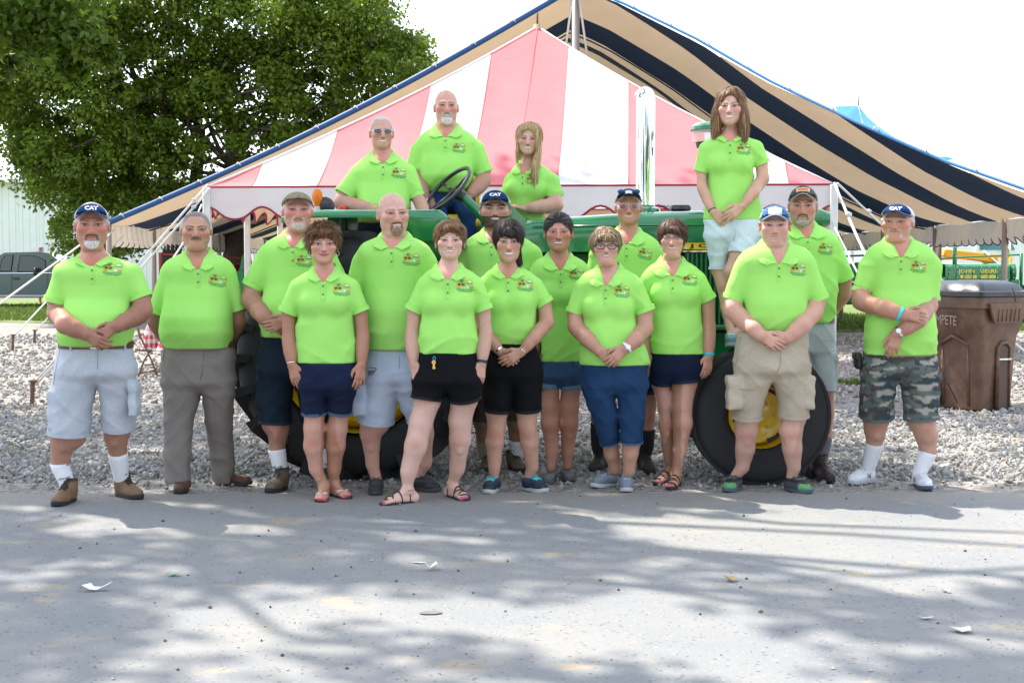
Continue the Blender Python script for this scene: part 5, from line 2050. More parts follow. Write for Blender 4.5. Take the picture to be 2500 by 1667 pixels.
  pit=(292, 462), neck=0.064, neck_r=0.050, torso=[(395, 234, 350), (412, 195, 396), (436, 170, 426), (475, 156, 438), (540, 166, 420), (600, 174, 416), (660, 166, 424), (720, 152, 434), (770, 150, 432), (803, 154, 426)],
  bust=[(235, 565, 56), (350, 565, 56)], logo=(372, 485), collar_tip=0.095, kb=0.66, belly=0.02, bunch=1.6,
  arms=[dict(s=(185, 490), e=(124, 720, 0.0), w=(132, 845, -0.04), c=(136, 592, 0.0), rc=43, r=(33, 31, 20), hand=dict(a=(0.28, -0.2, -1.0), n=(0.3, 0.9, 0.1), curl=0.25)),
  dict(s=(418, 490), e=(464, 705, 0.0), w=(446, 842, -0.04), c=(454, 588, 0.0), rc=40, r=(32, 30, 21), hand=dict(a=(-0.14, -0.15, -1.0), n=(-0.45, 0.85, 0), curl=0.32))],
  pants=dict(col=(0.006, 0.006, 0.008), kb=0.74, hips=[(790, 156, 426), (870, 140, 440), (930, 128, 452)], legs=[[(206, 940, 82), (196, 1010, 77)], [(360, 940, 84), (366, 1004, 78)]], folds=0.7),
  legs=[dict(leg=[(206, 940, 72), (190, 1010, 64), (166, 1115, 53), (142, 1225, 52), (108, 1345, 36), (90, 1420, 28)], inner=1, foot=dict(toe=(-16, 1500), dir=-58, kind='sandal')),
  dict(leg=[(352, 940, 72), (350, 1010, 62), (346, 1105, 53), (346, 1195, 50), (332, 1330, 34)], inner=-1, foot=dict(toe=(376, 1480), dir=32, kind='sandal'))],
  polish=(0.50, 0.08, 0.14), wrist=[dict(arm=1, kind='fitness_band', mat=BLACKBAND, w=0.016, up=0.008)], earrings=('stud',), extra=(keys,),
  hairdo=dict(style='short', vol=0.013, cols=[(0.15, 0.075, 0.034), (0.24, 0.13, 0.058), (0.33, 0.19, 0.09)], low=-0.075, lowfront=-0.01, n=1500, len=0.052, lift=0.16, jit=0.14, part=(-0.035, -0.035, 0.125), sweep=(0.7, -0.1, -0.1),
  face=dict(c=(0.004, -0.112, -0.050), r=(0.064, 0.090, 0.112)), carve=[((0.085, 0.005, -0.035), (0.022, 0.03, 0.035)), ((-0.085, 0.005, -0.035), (0.022, 0.03, 0.035))], bangs=[((0.012, -0.070, 0.084), (0.055, 0.030, 0.018))])),

 dict(crop='C', seed=7, Y=10.12, label='dark bearded man in navy and white cap standing behind the dark haired woman',
  face=(508, 133, 214, 61), smile=0.5, teeth=0.8, fat=0.4, tone=(0.52, 0.29, 0.21), arm_tone=(0.44, 0.23, 0.16), leg_tone=(0.36, 0.20, 0.14), red=0.7,
  beard='full', beard1=(0.055, 0.030, 0.020), beard2=(0.045, 0.026, 0.018), scalp='buzz', hair=(0.03, 0.02, 0.017), eye=0.0036, brow=(0.035, 0.022, 0.018), brow_a=0.95, brow_w=0.0058,
  pit=(492, 296), neck=0.074, torso=[(232, 442, 572), (256, 398, 632), (285, 362, 682), (330, 348, 712), (420, 360, 704), (520, 365, 700), (640, 370, 696), (725, 376, 690)],
  belly=0.06, kb=0.70, collar_tip=0.09,
  arms=[dict(s=(382, 345), e=(350, 570, 0.0), w=(395, 700, 0.0), c=(356, 455, 0.0), rc=46, r=(38, 35, 27), hand=HANGL),
  dict(s=(680, 345), e=(718, 570, 0.0), w=(670, 700, 0.0), c=(712, 455, 0.0), rc=46, r=(38, 35, 27), hand=HANGR)],
  pants=dict(col=(0.06, 0.055, 0.045), hips=[(715, 380, 688), (800, 372, 696), (860, 372, 696)], legs=[[(455, 860, 82), (455, 980, 76), (456, 1085, 74)], [(612, 860, 82), (612, 980, 76), (610, 1085, 74)]]),
  legs=[dict(leg=[(455, 880, 58), (458, 1080, 46), (460, 1160, 42), (462, 1260, 30)], foot=dict(toe=(458, 1348), dir=-10, sock=dict(y=1215, name='tan', col=(0.30, 0.26, 0.2)), **HIKEB)),
  dict(leg=[(612, 880, 58), (612, 1080, 46), (612, 1160, 42), (612, 1260, 30)], foot=dict(toe=(632, 1352), dir=18, sock=dict(y=1210, name='white', **WS), **HIKEB))],
  cap=dict(name='navy_trucker_clean', col=(0.010, 0.034, 0.105), back_col=(0.62, 0.64, 0.66), text=CATTXT, top=0.122, front=0.060, drop=0.05, tz=0.092)),

 dict(crop='C', seed=8, gy=1438, fem=True, label='woman with long dark fringe and tied back hair in black bermudas and teal laced shoes',
  face=(569, 285, 380, 55), yaw=2, smile=1.1, teeth=1.15, tone=(0.56, 0.31, 0.23), arm_tone=(0.48, 0.25, 0.17), leg_tone=(0.50, 0.27, 0.19), red=0.55, lip=(0.50, 0.16, 0.16), eye=0.0040, brow=(0.05, 0.03, 0.022), brow_a=0.85,
  pit=(567, 456), neck=0.062, neck_r=0.050, torso=[(398, 512, 622), (414, 472, 662), (440, 450, 694), (480, 442, 708), (560, 455, 702), (620, 466, 700), (680, 472, 698), (735, 480, 688), (768, 488, 678)],
  bust=[(518, 560, 54), (624, 560, 54)], logo=(647, 482), collar_tip=0.085, belly=0.03, placket=0.07,
  arms=[dict(s=(462, 490), e=(452, 690, -0.04), w=(530, 788, -0.1), c=(442, 585, 0.0), rc=40, r=(33, 30, 20), hand=dict(a=(0.75, -0.15, -0.65), curl=0.4)),
  dict(s=(690, 490), e=(748, 655, -0.04), w=(630, 790, -0.1), c=(734, 560, 0.0), rc=40, r=(33, 31, 20), gap=0.03, hand=dict(a=(-0.80, -0.2, -0.45), curl=0.35))],
  pants=dict(col=(0.006, 0.006, 0.007), kb=0.74, hips=[(750, 484, 694), (830, 468, 722), (900, 462, 728)], legs=[[(528, 920, 70), (515, 1062, 66)], [(652, 920, 74), (656, 1060, 64)]], folds=0.7),
  legs=[dict(leg=[(522, 940, 56), (515, 1065, 45), (515, 1120, 42), (506, 1205, 42), (504, 1320, 27)], foot=dict(toe=(468, 1448), dir=-15, kind='sneaker', col=(0.018, 0.030, 0.05), col2=(0.03, 0.05, 0.07), lace=(0.10, 0.52, 0.52), solecol=(0.5, 0.5, 0.48))),
  dict(leg=[(650, 940, 56), (652, 1060, 46), (654, 1115, 43), (666, 1205, 42), (680, 1320, 27)], foot=dict(toe=(742, 1442), dir=38, kind='sneaker', col=(0.018, 0.030, 0.05), col2=(0.03, 0.05, 0.07), lace=(0.10, 0.52, 0.52), solecol=(0.5, 0.5, 0.48)))],
  wrist=[dict(arm=0, kind='bracelet', mat=METAL, w=0.012, up=0.012), dict(arm=1, kind='bangle', mat=METAL, w=0.004, up=0.01)],
  hairdo=dict(style='dark', clear=0.026, vol=0.014, cols=[(0.022, 0.013, 0.010), (0.040, 0.024, 0.018), (0.075, 0.05, 0.04)], low=-0.06, lowfront=-0.03, n=1500, len=0.062, lift=0.10, jit=0.10, part=(-0.02, -0.02, 0.125), sweep=(0.25, -0.2, -0.5), zmin=-0.19,
  face=dict(c=(-0.006, -0.112, -0.052), r=(0.060, 0.085, 0.106)), bangs=[((0.012, -0.084, 0.052), (0.046, 0.020, 0.036)), ((0.050, -0.060, 0.022), (0.016, 0.022, 0.042))],
  cutlow=1, lobes=[((0.062, 0.02, -0.10), (0.020, 0.016, 0.07), 0.03)], carve=[((0, 0.02, -0.165), (0.050, 0.2, 0.095)), ((-0.09, 0.02, -0.13), (0.06, 0.2, 0.09)), ((0.14, 0.0, -0.13), (0.06, 0.2, 0.06))])),

 dict(crop='C', seed=9, gy=1385, fem=True, label='woman with slicked back dark hair in cuffed blue denim shorts and grey slip on shoes',
  face=(800, 240, 327, 57), smile=0.8, teeth=0.8, tone=(0.50, 0.24, 0.17), arm_tone=(0.38, 0.18, 0.12), leg_tone=(0.35, 0.165, 0.105), red=0.8, eye=0.0040, brow=(0.20, 0.10, 0.07), brow_a=0.5,
  pit=(806, 418), neck=0.066, neck_r=0.054, torso=[(345, 742, 866), (362, 698, 908), (388, 674, 938), (430, 664, 950), (520, 690, 928), (600, 705, 914), (680, 712, 908), (760, 716, 904), (840, 722, 900)],
  bust=[(758, 525, 54), (856, 525, 54)], logo=(882, 432), collar_tip=0.10,
  arms=[dict(s=(700, 450), e=(680, 680, 0.05), w=(690, 800, 0.05), c=(676, 555, 0.02), rc=40, r=(32, 29, 21), hand=HANGL),
  dict(s=(918, 450), e=(940, 680, 0.05), w=(925, 800, 0.05), c=(940, 555, 0.02), rc=40, r=(32, 29, 21), hand=HANGR)],
  pants=dict(col=(0.035, 0.075, 0.15), hemcol=(0.11, 0.19, 0.27), hemw=0.030, hips=[(830, 726, 896), (880, 722, 904), (910, 722, 906)], legs=[[(768, 905, 46), (764, 956, 45)], [(855, 905, 56), (858, 952, 55)]]),
  legs=[dict(leg=[(766, 900, 44), (762, 955, 42), (760, 1040, 42), (762, 1120, 43), (770, 1250, 28)], foot=dict(toe=(742, 1402), dir=-12, kind='shoe', col=(0.13, 0.135, 0.14), solecol=(0.10, 0.10, 0.10))),
  dict(leg=[(856, 900, 48), (854, 955, 46), (850, 1040, 44), (848, 1120, 43), (843, 1250, 28)], foot=dict(toe=(852, 1391), dir=4, kind='shoe', col=(0.13, 0.135, 0.14), solecol=(0.10, 0.10, 0.10)))],
  hairdo=dict(style='slick', vol=0.006, cols=[(0.020, 0.016, 0.016), (0.045, 0.037, 0.036), (0.15, 0.13, 0.13)], low=-0.06, lowfront=0.0, n=1300, len=0.06, lift=0.05, jit=0.05, part=(0.0, -0.12, 0.08), grav=0.0, grav2=0.02,
  face=dict(c=(0, -0.110, -0.046), r=(0.066, 0.080, 0.116)), carve=[((0.085, -0.01, -0.03), (0.020, 0.03, 0.04)), ((-0.085, -0.01, -0.03), (0.020, 0.03, 0.04))])),

 dict(crop='D', seed=10, gy=1430, fem=True, label='woman with layered blonde grey hair and dark framed glasses in cropped blue jeans',
  face=(300, 305, 380, 55), yaw=2, smile=0.8, teeth=0.65, tone=(0.60, 0.34, 0.26), arm_tone=(0.48, 0.25, 0.17), leg_tone=(0.50, 0.27, 0.19), red=0.6, eye=0.0042, brow=(0.22, 0.14, 0.10), fat=0.3,
  pit=(293, 490), neck=0.060, neck_r=0.050, torso=[(398, 266, 366), (414, 220, 408), (438, 182, 446), (480, 165, 465), (560, 184, 440), (620, 194, 436), (700, 190, 456), (770, 180, 488), (825, 174, 506), (853, 180, 504)],
  bust=[(245, 585, 58), (362, 585, 58)], logo=(370, 511), collar_tip=0.09, kb=0.66, belly=0.04,
  arms=[dict(s=(192, 500), e=(162, 675, -0.05), w=(262, 782, -0.1), c=(160, 602, 0.0), rc=43, r=(38, 36, 23), hand=dict(a=(0.65, -0.15, -0.55), curl=0.45)),
  dict(s=(440, 498), e=(482, 685, -0.05), w=(382, 772, -0.1), c=(478, 596, 0.0), rc=48, r=(40, 36, 23), gap=0.03, hand=dict(a=(-0.70, -0.2, -0.62), curl=0.35))],
  pants=dict(name='jeans', col=(0.018, 0.052, 0.125), hemcol=(0.06, 0.11, 0.18), hemw=0.012, fade=0.2, hips=[(845, 182, 500), (910, 190, 496), (950, 194, 492)], legs=[[(262, 960, 75), (296, 1080, 63), (320, 1205, 48)], [(420, 960, 75), (420, 1080, 62), (418, 1207, 53)]], seams=[[(330, 870), (330, 940), (340, 1000)], [(475, 900), (470, 1040), (465, 1190)]]),
  legs=[dict(leg=[(262, 960, 55), (318, 1200, 38), (328, 1260, 36), (345, 1330, 27)], foot=dict(toe=(240, 1418), dir=-48, kind='sneaker', top=0.075, col=(0.15, 0.19, 0.235), col2=(0.2, 0.24, 0.29), lace=(0.3, 0.36, 0.42), solecol=(0.5, 0.5, 0.5))),
  dict(leg=[(420, 960, 55), (415, 1200, 40), (412, 1260, 37), (408, 1340, 27)], foot=dict(toe=(396, 1440), dir=-4, kind='sneaker', top=0.075, col=(0.15, 0.19, 0.235), col2=(0.2, 0.24, 0.29), lace=(0.3, 0.36, 0.42), solecol=(0.5, 0.5, 0.5)))],
  wrist=[dict(arm=1, kind='watch', mat=WHITEM, w=0.016, up=0.014, face=WHITEDIAL)], earrings=('stud',), glasses=dict(w=0.0255, h=0.0165, r=0.0026, ex=3.2),
  hairdo=dict(style='layered', clear=0.03, vol=0.018, cols=[(0.20, 0.125, 0.065), (0.36, 0.25, 0.145), (0.55, 0.43, 0.29)], low=-0.105, lowfront=-0.085, n=2000, len=0.050, lift=0.22, jit=0.26, grav2=0.25, part=(-0.02, -0.005, 0.14), zmin=-0.16,
  face=dict(c=(0.0, -0.112, -0.056), r=(0.060, 0.085, 0.104)), bangs=[((0.0, -0.082, 0.066), (0.050, 0.022, 0.026))], lobes=[((-0.03, 0.0, 0.12), (0.03, 0.03, 0.018), 0.03)])),

 dict(crop='D', seed=11, Y=10.15, label='man in black cap with tinted round glasses and blue sunglasses on the peak',
  face=(405, 123, 203, 54), yaw=1, smile=1.0, teeth=0.55, tone=(0.54, 0.27, 0.19), arm_tone=(0.44, 0.23, 0.16), leg_tone=(0.36, 0.18, 0.12), red=0.8, old=1,
  scalp='buzz', hair=(0.3, 0.28, 0.26), hair2=(0.40, 0.36, 0.32), eye=0.004, brow=(0.35, 0.24, 0.18), brow_a=0.4,
  pit=(388, 302), neck=0.068, torso=[(228, 350, 458), (250, 304, 505), (280, 262, 545), (315, 240, 562), (400, 246, 556), (520, 252, 550), (640, 256, 548), (725, 260, 545)],
  belly=0.05, kb=0.68, logo=(475, 340), logo_tilt=-14, collar_tip=0.115,
  arms=[dict(s=(272, 340), e=(238, 560, 0.0), w=(300, 690, 0.0), c=(242, 455, 0.0), rc=44, r=(36, 33, 26), hand=HANGL),
  dict(s=(532, 340), e=(560, 560, 0.0), w=(520, 690, 0.0), c=(558, 455, 0.0), rc=44, r=(36, 33, 26), hand=HANGR)],
  pants=dict(col=(0.012, 0.018, 0.04), hips=[(715, 262, 543), (800, 255, 550), (840, 255, 550)], legs=[[(318, 850, 76), (300, 975, 70)], [(485, 850, 72), (494, 975, 66)]]),
  legs=[dict(leg=[(315, 860, 56), (285, 985, 44), (270, 1090, 38), (266, 1230, 28)], foot=dict(toe=(236, 1350), dir=-25, sock=dict(y=1130, name='black', col=(0.015, 0.015, 0.018)), **DARKB)),
  dict(leg=[(485, 860, 56), (493, 985, 41), (491, 1090, 36), (490, 1230, 27)], foot=dict(toe=(514, 1359), dir=12, sock=dict(y=1155, name='black', col=(0.015, 0.015, 0.018)), **DARKB))],
  cap=dict(name='black_plain', col=(0.012, 0.012, 0.016), back_col=(0.35, 0.38, 0.42), top=0.118, front=0.076, drop=0.048, shades=1, patch=dict(w=0.02, h=0.012, z=0.100, col=(0.7, 0.7, 0.7), arch=0.004)),
  glasses=dict(w=0.021, h=0.017, r=0.0012, ex=2.0, lens=mat('violet_tint', (0.16, 0.08, 0.13), 0.06, alpha=0.78, spec=0.6), frame=METAL, z=-0.004)),

 dict(crop='D', seed=12, gy=1410, fem=True, label='woman with smooth brown bob and slim glasses in navy shorts and black thong sandals',
  face=(607, 270, 348, 52), yaw=-2, smile=0.9, teeth=0.7, tone=(0.58, 0.32, 0.24), arm_tone=(0.48, 0.25, 0.17), leg_tone=(0.40, 0.20, 0.13), red=0.5, eye=0.0042, brow=(0.12, 0.07, 0.05), fat=0.25,
  pit=(598, 446), neck=0.062, neck_r=0.050, torso=[(365, 556, 656), (384, 514, 698), (408, 482, 732), (450, 470, 752), (540, 490, 746), (600, 500, 744), (680, 503, 748), (750, 505, 752), (804, 506, 752)],
  bust=[(558, 525, 55), (660, 525, 55)], logo=(681, 458), collar_tip=0.105, belly=0.02, kb=0.66,
  arms=[dict(s=(498, 465), e=(470, 690, 0.02), w=(485, 800, 0.0), c=(468, 560, 0.0), rc=40, r=(32, 29, 22), hand=HANGL),
  dict(s=(728, 465), e=(776, 675, 0.0), w=(776, 808, -0.04), c=(770, 543, 0.0), rc=38, r=(32, 29, 21), hand=dict(a=(-0.14, -0.15, -1.0), n=(-0.4, 0.9, 0), curl=0.38))],
  pants=dict(col=(0.008, 0.013, 0.035), hips=[(795, 510, 750), (850, 508, 748), (880, 510, 746)], legs=[[(560, 875, 58), (553, 934, 50)], [(662, 875, 78), (666, 928, 72)]], folds=0.7),
  legs=[dict(leg=[(562, 870, 52), (562, 935, 44), (576, 1035, 38), (582, 1130, 38), (594, 1280, 26)], hip_dy=0.03, inner=1, foot=dict(toe=(530, 1404), dir=-38, kind='sandal')),
  dict(leg=[(660, 870, 66), (656, 930, 60), (650, 1040, 48), (655, 1120, 45), (640, 1250, 30)], inner=-1, foot=dict(toe=(596, 1425), dir=-20, kind='sandal'))],
  wrist=[dict(arm=1, kind='wristband', mat=TEAL, w=0.016, up=0.008)], earrings=('hoop',), glasses=dict(w=0.0255, h=0.0145, r=0.0018, ex=3.0, rimless=1, halfrim=1), polish=(0.5, 0.12, 0.14),
  hairdo=dict(style='bob', clear=0.028, vol=0.020, cols=[(0.055, 0.026, 0.014), (0.085, 0.044, 0.025), (0.15, 0.085, 0.05)], low=-0.085, lowfront=-0.055, n=1500, len=0.065, lift=0.06, jit=0.06, part=(-0.01, -0.03, 0.14), sweep=(0.45, -0.1, -0.2), zmin=-0.14, rough=0.0012,
  face=dict(c=(-0.006, -0.112, -0.052), r=(0.059, 0.085, 0.104)), bangs=[((0.020, -0.084, 0.060), (0.044, 0.022, 0.028))])),

 dict(crop='E', seed=13, gy=1438, label='young man in faded blue cap and khaki cargo shorts in front of the tractor wheel',
  face=(395, 222, 311, 60), pitch=3, fat=0.5, jaw=0.056, earout=1, tone=(0.62, 0.36, 0.28), arm_tone=(0.58, 0.31, 0.23), leg_tone=(0.52, 0.30, 0.23), red=0.6,
  beard='stubble', beard1=(0.36, 0.19, 0.12), beard_a=0.7, scalp='buzz', hair=(0.22, 0.13, 0.08), eye=0.0036, brow=(0.35, 0.21, 0.14), brow_a=0.6,
  pit=(394, 404), neck=0.075, torso=[(300, 340, 462), (320, 285, 518), (345, 245, 552), (385, 222, 578), (450, 238, 560), (520, 248, 546), (580, 250, 542), (640, 254, 536), (685, 260, 530), (715, 268, 524)],
  belly=0.05, kb=0.68, logo=(484, 425), collar_tip=0.115, logo_w=0.108, bunch=1.2,
  arms=[dict(s=(252, 430), e=(200, 608, -0.05), w=(320, 722, -0.1), c=(206, 555, 0.0), rc=48, r=(42, 40, 29), gap=0.035, hand=dict(a=(0.85, -0.2, -0.50), curl=0.42)),
  dict(s=(545, 430), e=(572, 620, -0.05), w=(445, 730, -0.1), c=(588, 555, 0.0), rc=50, r=(44, 40, 29), hand=dict(a=(-0.85, -0.1, -0.30), curl=0.5))],
  pants=dict(col=(0.45, 0.38, 0.29), hips=[(705, 226, 540), (780, 210, 552), (850, 208, 558), (890, 210, 556)], legs=[[(297, 920, 88), (272, 1020, 73), (269, 1098, 69)], [(467, 920, 90), (482, 1020, 73), (481, 1095, 69)]], pockets=[(210, 985, 70, 155, -0.02), (548, 985, 46, 150, -0.01)],
  seams=[[(398, 735), (400, 790), (400, 850), (386, 880)], [(225, 965), (300, 968), (375, 965)], [(392, 968), (460, 970), (525, 965)], [(232, 730), (222, 790), (214, 850)], [(528, 730), (540, 790), (550, 850)]]),
  legs=[dict(leg=[(295, 930, 66), (270, 1090, 52), (266, 1160, 51), (260, 1240, 44), (248, 1325, 29)], foot=dict(toe=(178, 1443), dir=-24, kind='sneaker', col=(0.06, 0.065, 0.075), col2=(0.02, 0.02, 0.025), lace=(0.09, 0.10, 0.11), solecol=(0.07, 0.10, 0.13), toecol=(0.10, 0.30, 0.11))),
  dict(leg=[(465, 930, 66), (470, 1090, 52), (468, 1160, 51), (474, 1240, 44), (482, 1325, 29)], foot=dict(toe=(552, 1450), dir=24, kind='sneaker', col=(0.06, 0.065, 0.075), col2=(0.02, 0.02, 0.025), lace=(0.09, 0.10, 0.11), solecol=(0.07, 0.10, 0.13), toecol=(0.10, 0.30, 0.11)))],
  cap=dict(name='faded_blue', col=(0.055, 0.145, 0.30), back_col=(0.55, 0.56, 0.55), top=0.114, front=0.058, worn=1, camo=((0.12, 0.22, 0.36), (0.03, 0.09, 0.22)), edge=(0.45, 0.48, 0.5), patch=dict(w=0.036, h=0.021, z=0.087, col=(0.72, 0.72, 0.66), arch=0.010))),

 dict(crop='E', seed=14, Y=9.99, label='tall man in worn camouflage cap with grey goatee standing behind the young man',
  face=(523, 135, 224, 57), yaw=-1, pitch=2, fat=0.2, jaw=0.055, smile=0.2, tone=(0.54, 0.27, 0.20), arm_tone=(0.44, 0.22, 0.14), leg_tone=(0.42, 0.22, 0.15), red=0.9,
  beard='goatee', beard1=(0.13, 0.10, 0.085), beard2=(0.40, 0.36, 0.32), scalp='buzz', hair=(0.05, 0.035, 0.03), hair2=(0.30, 0.28, 0.26), eye=0.004, brow=(0.07, 0.045, 0.035), brow_a=0.9,
  pit=(525, 288), neck=0.071, torso=[(214, 468, 578), (236, 430, 628), (262, 398, 672), (300, 384, 696), (380, 400, 686), (450, 410, 680), (540, 415, 676), (600, 420, 670), (645, 428, 662), (670, 436, 656)],
  belly=0.06, kb=0.68, logo=(608, 332), logo_tilt=-7, collar_tip=0.11, logo_w=0.108,
  arms=[dict(s=(415, 345), e=(388, 540, 0.06), w=(440, 620, 0.2), c=(388, 465, 0.02), rc=42, r=(38, 35, 28), clear=False, hand=BEHL),
  dict(s=(664, 345), e=(706, 535, 0.06), w=(640, 625, 0.2), c=(706, 462, 0.02), rc=46, r=(40, 36, 28), clear=False, hand=BEHR)],
  pants=dict(col=(0.40, 0.42, 0.43), hips=[(650, 436, 662), (720, 428, 672), (800, 425, 676)], legs=[[(492, 850, 72), (500, 985, 60)], [(606, 850, 72), (622, 985, 52)]], pockets=[(652, 880, 46, 150, 0.0)], hy=0, seams=[[(600, 745), (650, 748)]]),
  belt=dict(y=655, col=(0.04, 0.022, 0.015), loops=(605,)),
  legs=[dict(leg=[(492, 860, 55), (505, 990, 38, 0.02), (540, 1180, 30, 0.02)], foot=dict(toe=(560, 1380), dir=0, toeY=9.86, sock=dict(y=1200, name='grey', col=(0.12, 0.10, 0.12)), kind='boot', col=(0.05, 0.022, 0.024), col2=(0.03, 0.02, 0.02), lace=(0.05, 0.03, 0.02), top=0.17)),
  dict(leg=[(608, 860, 55), (620, 990, 38, 0.02), (628, 1080, 36, 0.01), (628, 1180, 27, 0.0)], foot=dict(toe=(652, 1398), dir=12, sock=dict(y=1195, name='grey', col=(0.12, 0.10, 0.12)), kind='boot', col=(0.05, 0.022, 0.024), col2=(0.03, 0.02, 0.02), lace=(0.05, 0.03, 0.02), top=0.17))],
  cap=dict(name='worn_camo', col=(0.085, 0.080, 0.085), camo=((0.16, 0.15, 0.12), (0.045, 0.045, 0.05)), back_col=(0.30, 0.27, 0.24), top=0.116, front=0.066, drop=0.046, edge=(0.40, 0.37, 0.32), patch=dict(w=0.038, h=0.011, z=0.098, col=(0.75, 0.45, 0.30), col2=(0.62, 0.14, 0.03), arch=0.006))),

 dict(crop='F', seed=15, gy=1418, label='older man in navy and white cap with camouflage shorts and white trainers, arms folded low',
  face=(450, 207, 288, 63), yaw=-11, pitch=2, roll=2, fat=0.4, jaw=0.054, smile=0.5, tone=(0.56, 0.29, 0.20), arm_tone=(0.44, 0.22, 0.15), leg_tone=(0.52, 0.29, 0.21), red=0.8, old=1,
  beard='horseshoe', beard1=(0.42, 0.32, 0.24), beard2=(0.58, 0.50, 0.42), beard_a=0.8, scalp='buzz', hair=(0.5, 0.47, 0.42), hair2=(0.55, 0.50, 0.45), eye=0.0036, brow=(0.32, 0.20, 0.14), brow_a=0.6, iris=(0.12, 0.14, 0.15),
  pit=(438, 374), neck=0.070, torso=[(285, 398, 518), (304, 352, 570), (330, 316, 606), (370, 296, 628), (440, 320, 616), (520, 330, 610), (600, 312, 612), (680, 300, 618), (750, 296, 622), (814, 300, 624)],
  belly=0.07, kb=0.70, logo=(520, 412), collar_tip=0.10, logo_w=0.108, bunch=1.2,
  arms=[dict(s=(322, 415), e=(284, 570, -0.05), w=(436, 628, -0.12), c=(286, 520, 0.0), rc=42, r=(42, 40, 28), gap=0.065, hand=dict(a=(1.0, -0.12, -0.10), n=(0.0, 1, -0.35), curl=0.42, tc=0.1)),
  dict(s=(602, 415), e=(592, 590, -0.07), w=(425, 712, -0.12), c=(590, 552, 0.0), rc=52, r=(44, 40, 27), hand=dict(a=(-0.35, -0.1, -1.0), n=(0.35, 0.9, 0), curl=0.5))],
  pants=dict(col=(0.115, 0.14, 0.13), camo=1, hips=[(800, 298, 620), (860, 292, 626), (895, 292, 628)], legs=[[(368, 895, 84), (358, 1000, 81), (355, 1092, 79)], [(538, 895, 88), (554, 1000, 81), (558, 1106, 78)]], pockets=[(604, 975, 62, 155, -0.03)]),
  legs=[dict(leg=[(365, 900, 66), (350, 1085, 53), (348, 1150, 50), (345, 1225, 36)], foot=dict(toe=(230, 1406), dir=-52, sock=dict(y=1232, **WS), kind='sneaker', col=(0.68, 0.68, 0.70), col2=(0.60, 0.60, 0.62), lace=(0.75, 0.75, 0.76), solecol=(0.42, 0.45, 0.5), mark=1)),
  dict(leg=[(540, 900, 66), (575, 1105, 54), (580, 1175, 51), (590, 1255, 36)], foot=dict(toe=(592, 1434), dir=2, sock=dict(y=1262, **WS), kind='sneaker', col=(0.68, 0.68, 0.70), col2=(0.60, 0.60, 0.62), lace=(0.75, 0.75, 0.76), solecol=(0.06, 0.09, 0.16), mark=1))],
  wrist=[dict(arm=0, kind='wristband', mat=mat('cyan_band', (0.03, 0.56, 0.62), 0.5), w=0.018, up=0.012), dict(arm=1, kind='watch', mat=METAL, w=0.016, up=0.016, face=WHITEDIAL, dir=(-0.3, -1, 0.3))],
  cap=dict(name='navy_trucker_old', col=(0.010, 0.040, 0.135), back_col=(0.64, 0.66, 0.70), text=CATTXT, top=0.113, front=0.064), extra=(pouch,)),

 dict(crop='G', seed=16, Y=10.48, baseZ=1.0, label='grey haired man in dark sunglasses leaning on the green tractor fender',
  face=(540, 512, 655, 91), yaw=6, smile=0.5, teeth=0.75, tone=(0.58, 0.31, 0.23), arm_tone=(0.50, 0.27, 0.19), red=0.7, old=1,
  scalp='receding', scalp_t=0.005, hair=(0.42, 0.41, 0.40), hair2=(0.52, 0.51, 0.50), eye=0.004, brow=(0.35, 0.26, 0.20), brow_a=0.5,
  pit=(568, 800), neck=0.070, torso=[(690, 452, 640), (725, 378, 715), (785, 312, 782), (850, 282, 815), (950, 312, 800), (1050, 330, 792), (1150, 332, 800), (1300, 340, 800)],
  belly=0.08, kb=0.72, logo=(706, 872), collar_tip=0.085,
  arms=[dict(s=(340, 880), e=(190, 1120, -0.08), w=(490, 1195, -0.15), c=(232, 1045, -0.03), rc=98, r=(72, 66, 44), hand=dict(a=(1, -0.1, -0.25), n=(0, 0.3, -1), curl=0.2)),
  dict(s=(768, 870), e=(880, 1130, -0.08), w=(915, 1215, -0.2), c=(842, 1060, -0.02), rc=68, r=(58, 52, 40), clear=False, hand=dict(a=(0.3, -0.8, -0.4), n=(0, 0, -1), curl=0.4))],
  pants=dict(name='trousers', col=(0.03, 0.04, 0.07), hips=[(1280, 345, 800), (1380, 330, 815)], legs=[[(450, 1380, 105, 0.0), (560, 1500, 85, 0.10), (660, 1620, 75, 0.30), (690, 1900, 62, 0.34)], [(690, 1380, 105, 0.0), (790, 1500, 85, 0.10), (860, 1620, 75, 0.30), (880, 1900, 62, 0.34)]]),
  legs=[dict(leg=[(450, 1400, 70, 0.0), (660, 1620, 60, 0.30), (690, 1900, 45, 0.34)]), dict(leg=[(690, 1400, 70, 0.0), (860, 1620, 60, 0.30), (880, 1900, 45, 0.34)])],
  glasses=dict(name='sunglasses', w=0.0265, h=0.0170, r=0.0014, ex=2.6, lens=DARKLENS, frame=METAL, low=1.1)),

 dict(crop='G', seed=17, Y=11.05, baseZ=1.0, label='bald man with white goatee sitting in the tractor seat behind the steering wheel',
  face=(1103, 287, 437, 93), yaw=3, smile=0.6, teeth=0.65, fat=0.3, tone=(0.60, 0.31, 0.24), arm_tone=(0.44, 0.22, 0.15), red=0.9, old=1,
  beard='goatee', beard1=(0.42, 0.36, 0.33), beard2=(0.66, 0.63, 0.60), scalp='fringe', hair=(0.5, 0.45, 0.42), hair2=(0.5, 0.46, 0.43), scalp_a=0.4, scalp_t=0.0005, eye=0.0034, brow=(0.30, 0.20, 0.15),
  pit=(1103, 574), neck=0.078, torso=[(452, 1012, 1198), (488, 935, 1266), (535, 872, 1335), (600, 838, 1388), (700, 862, 1366), (800, 872, 1346), (900, 880, 1340), (985, 895, 1325), (1040, 915, 1300)],
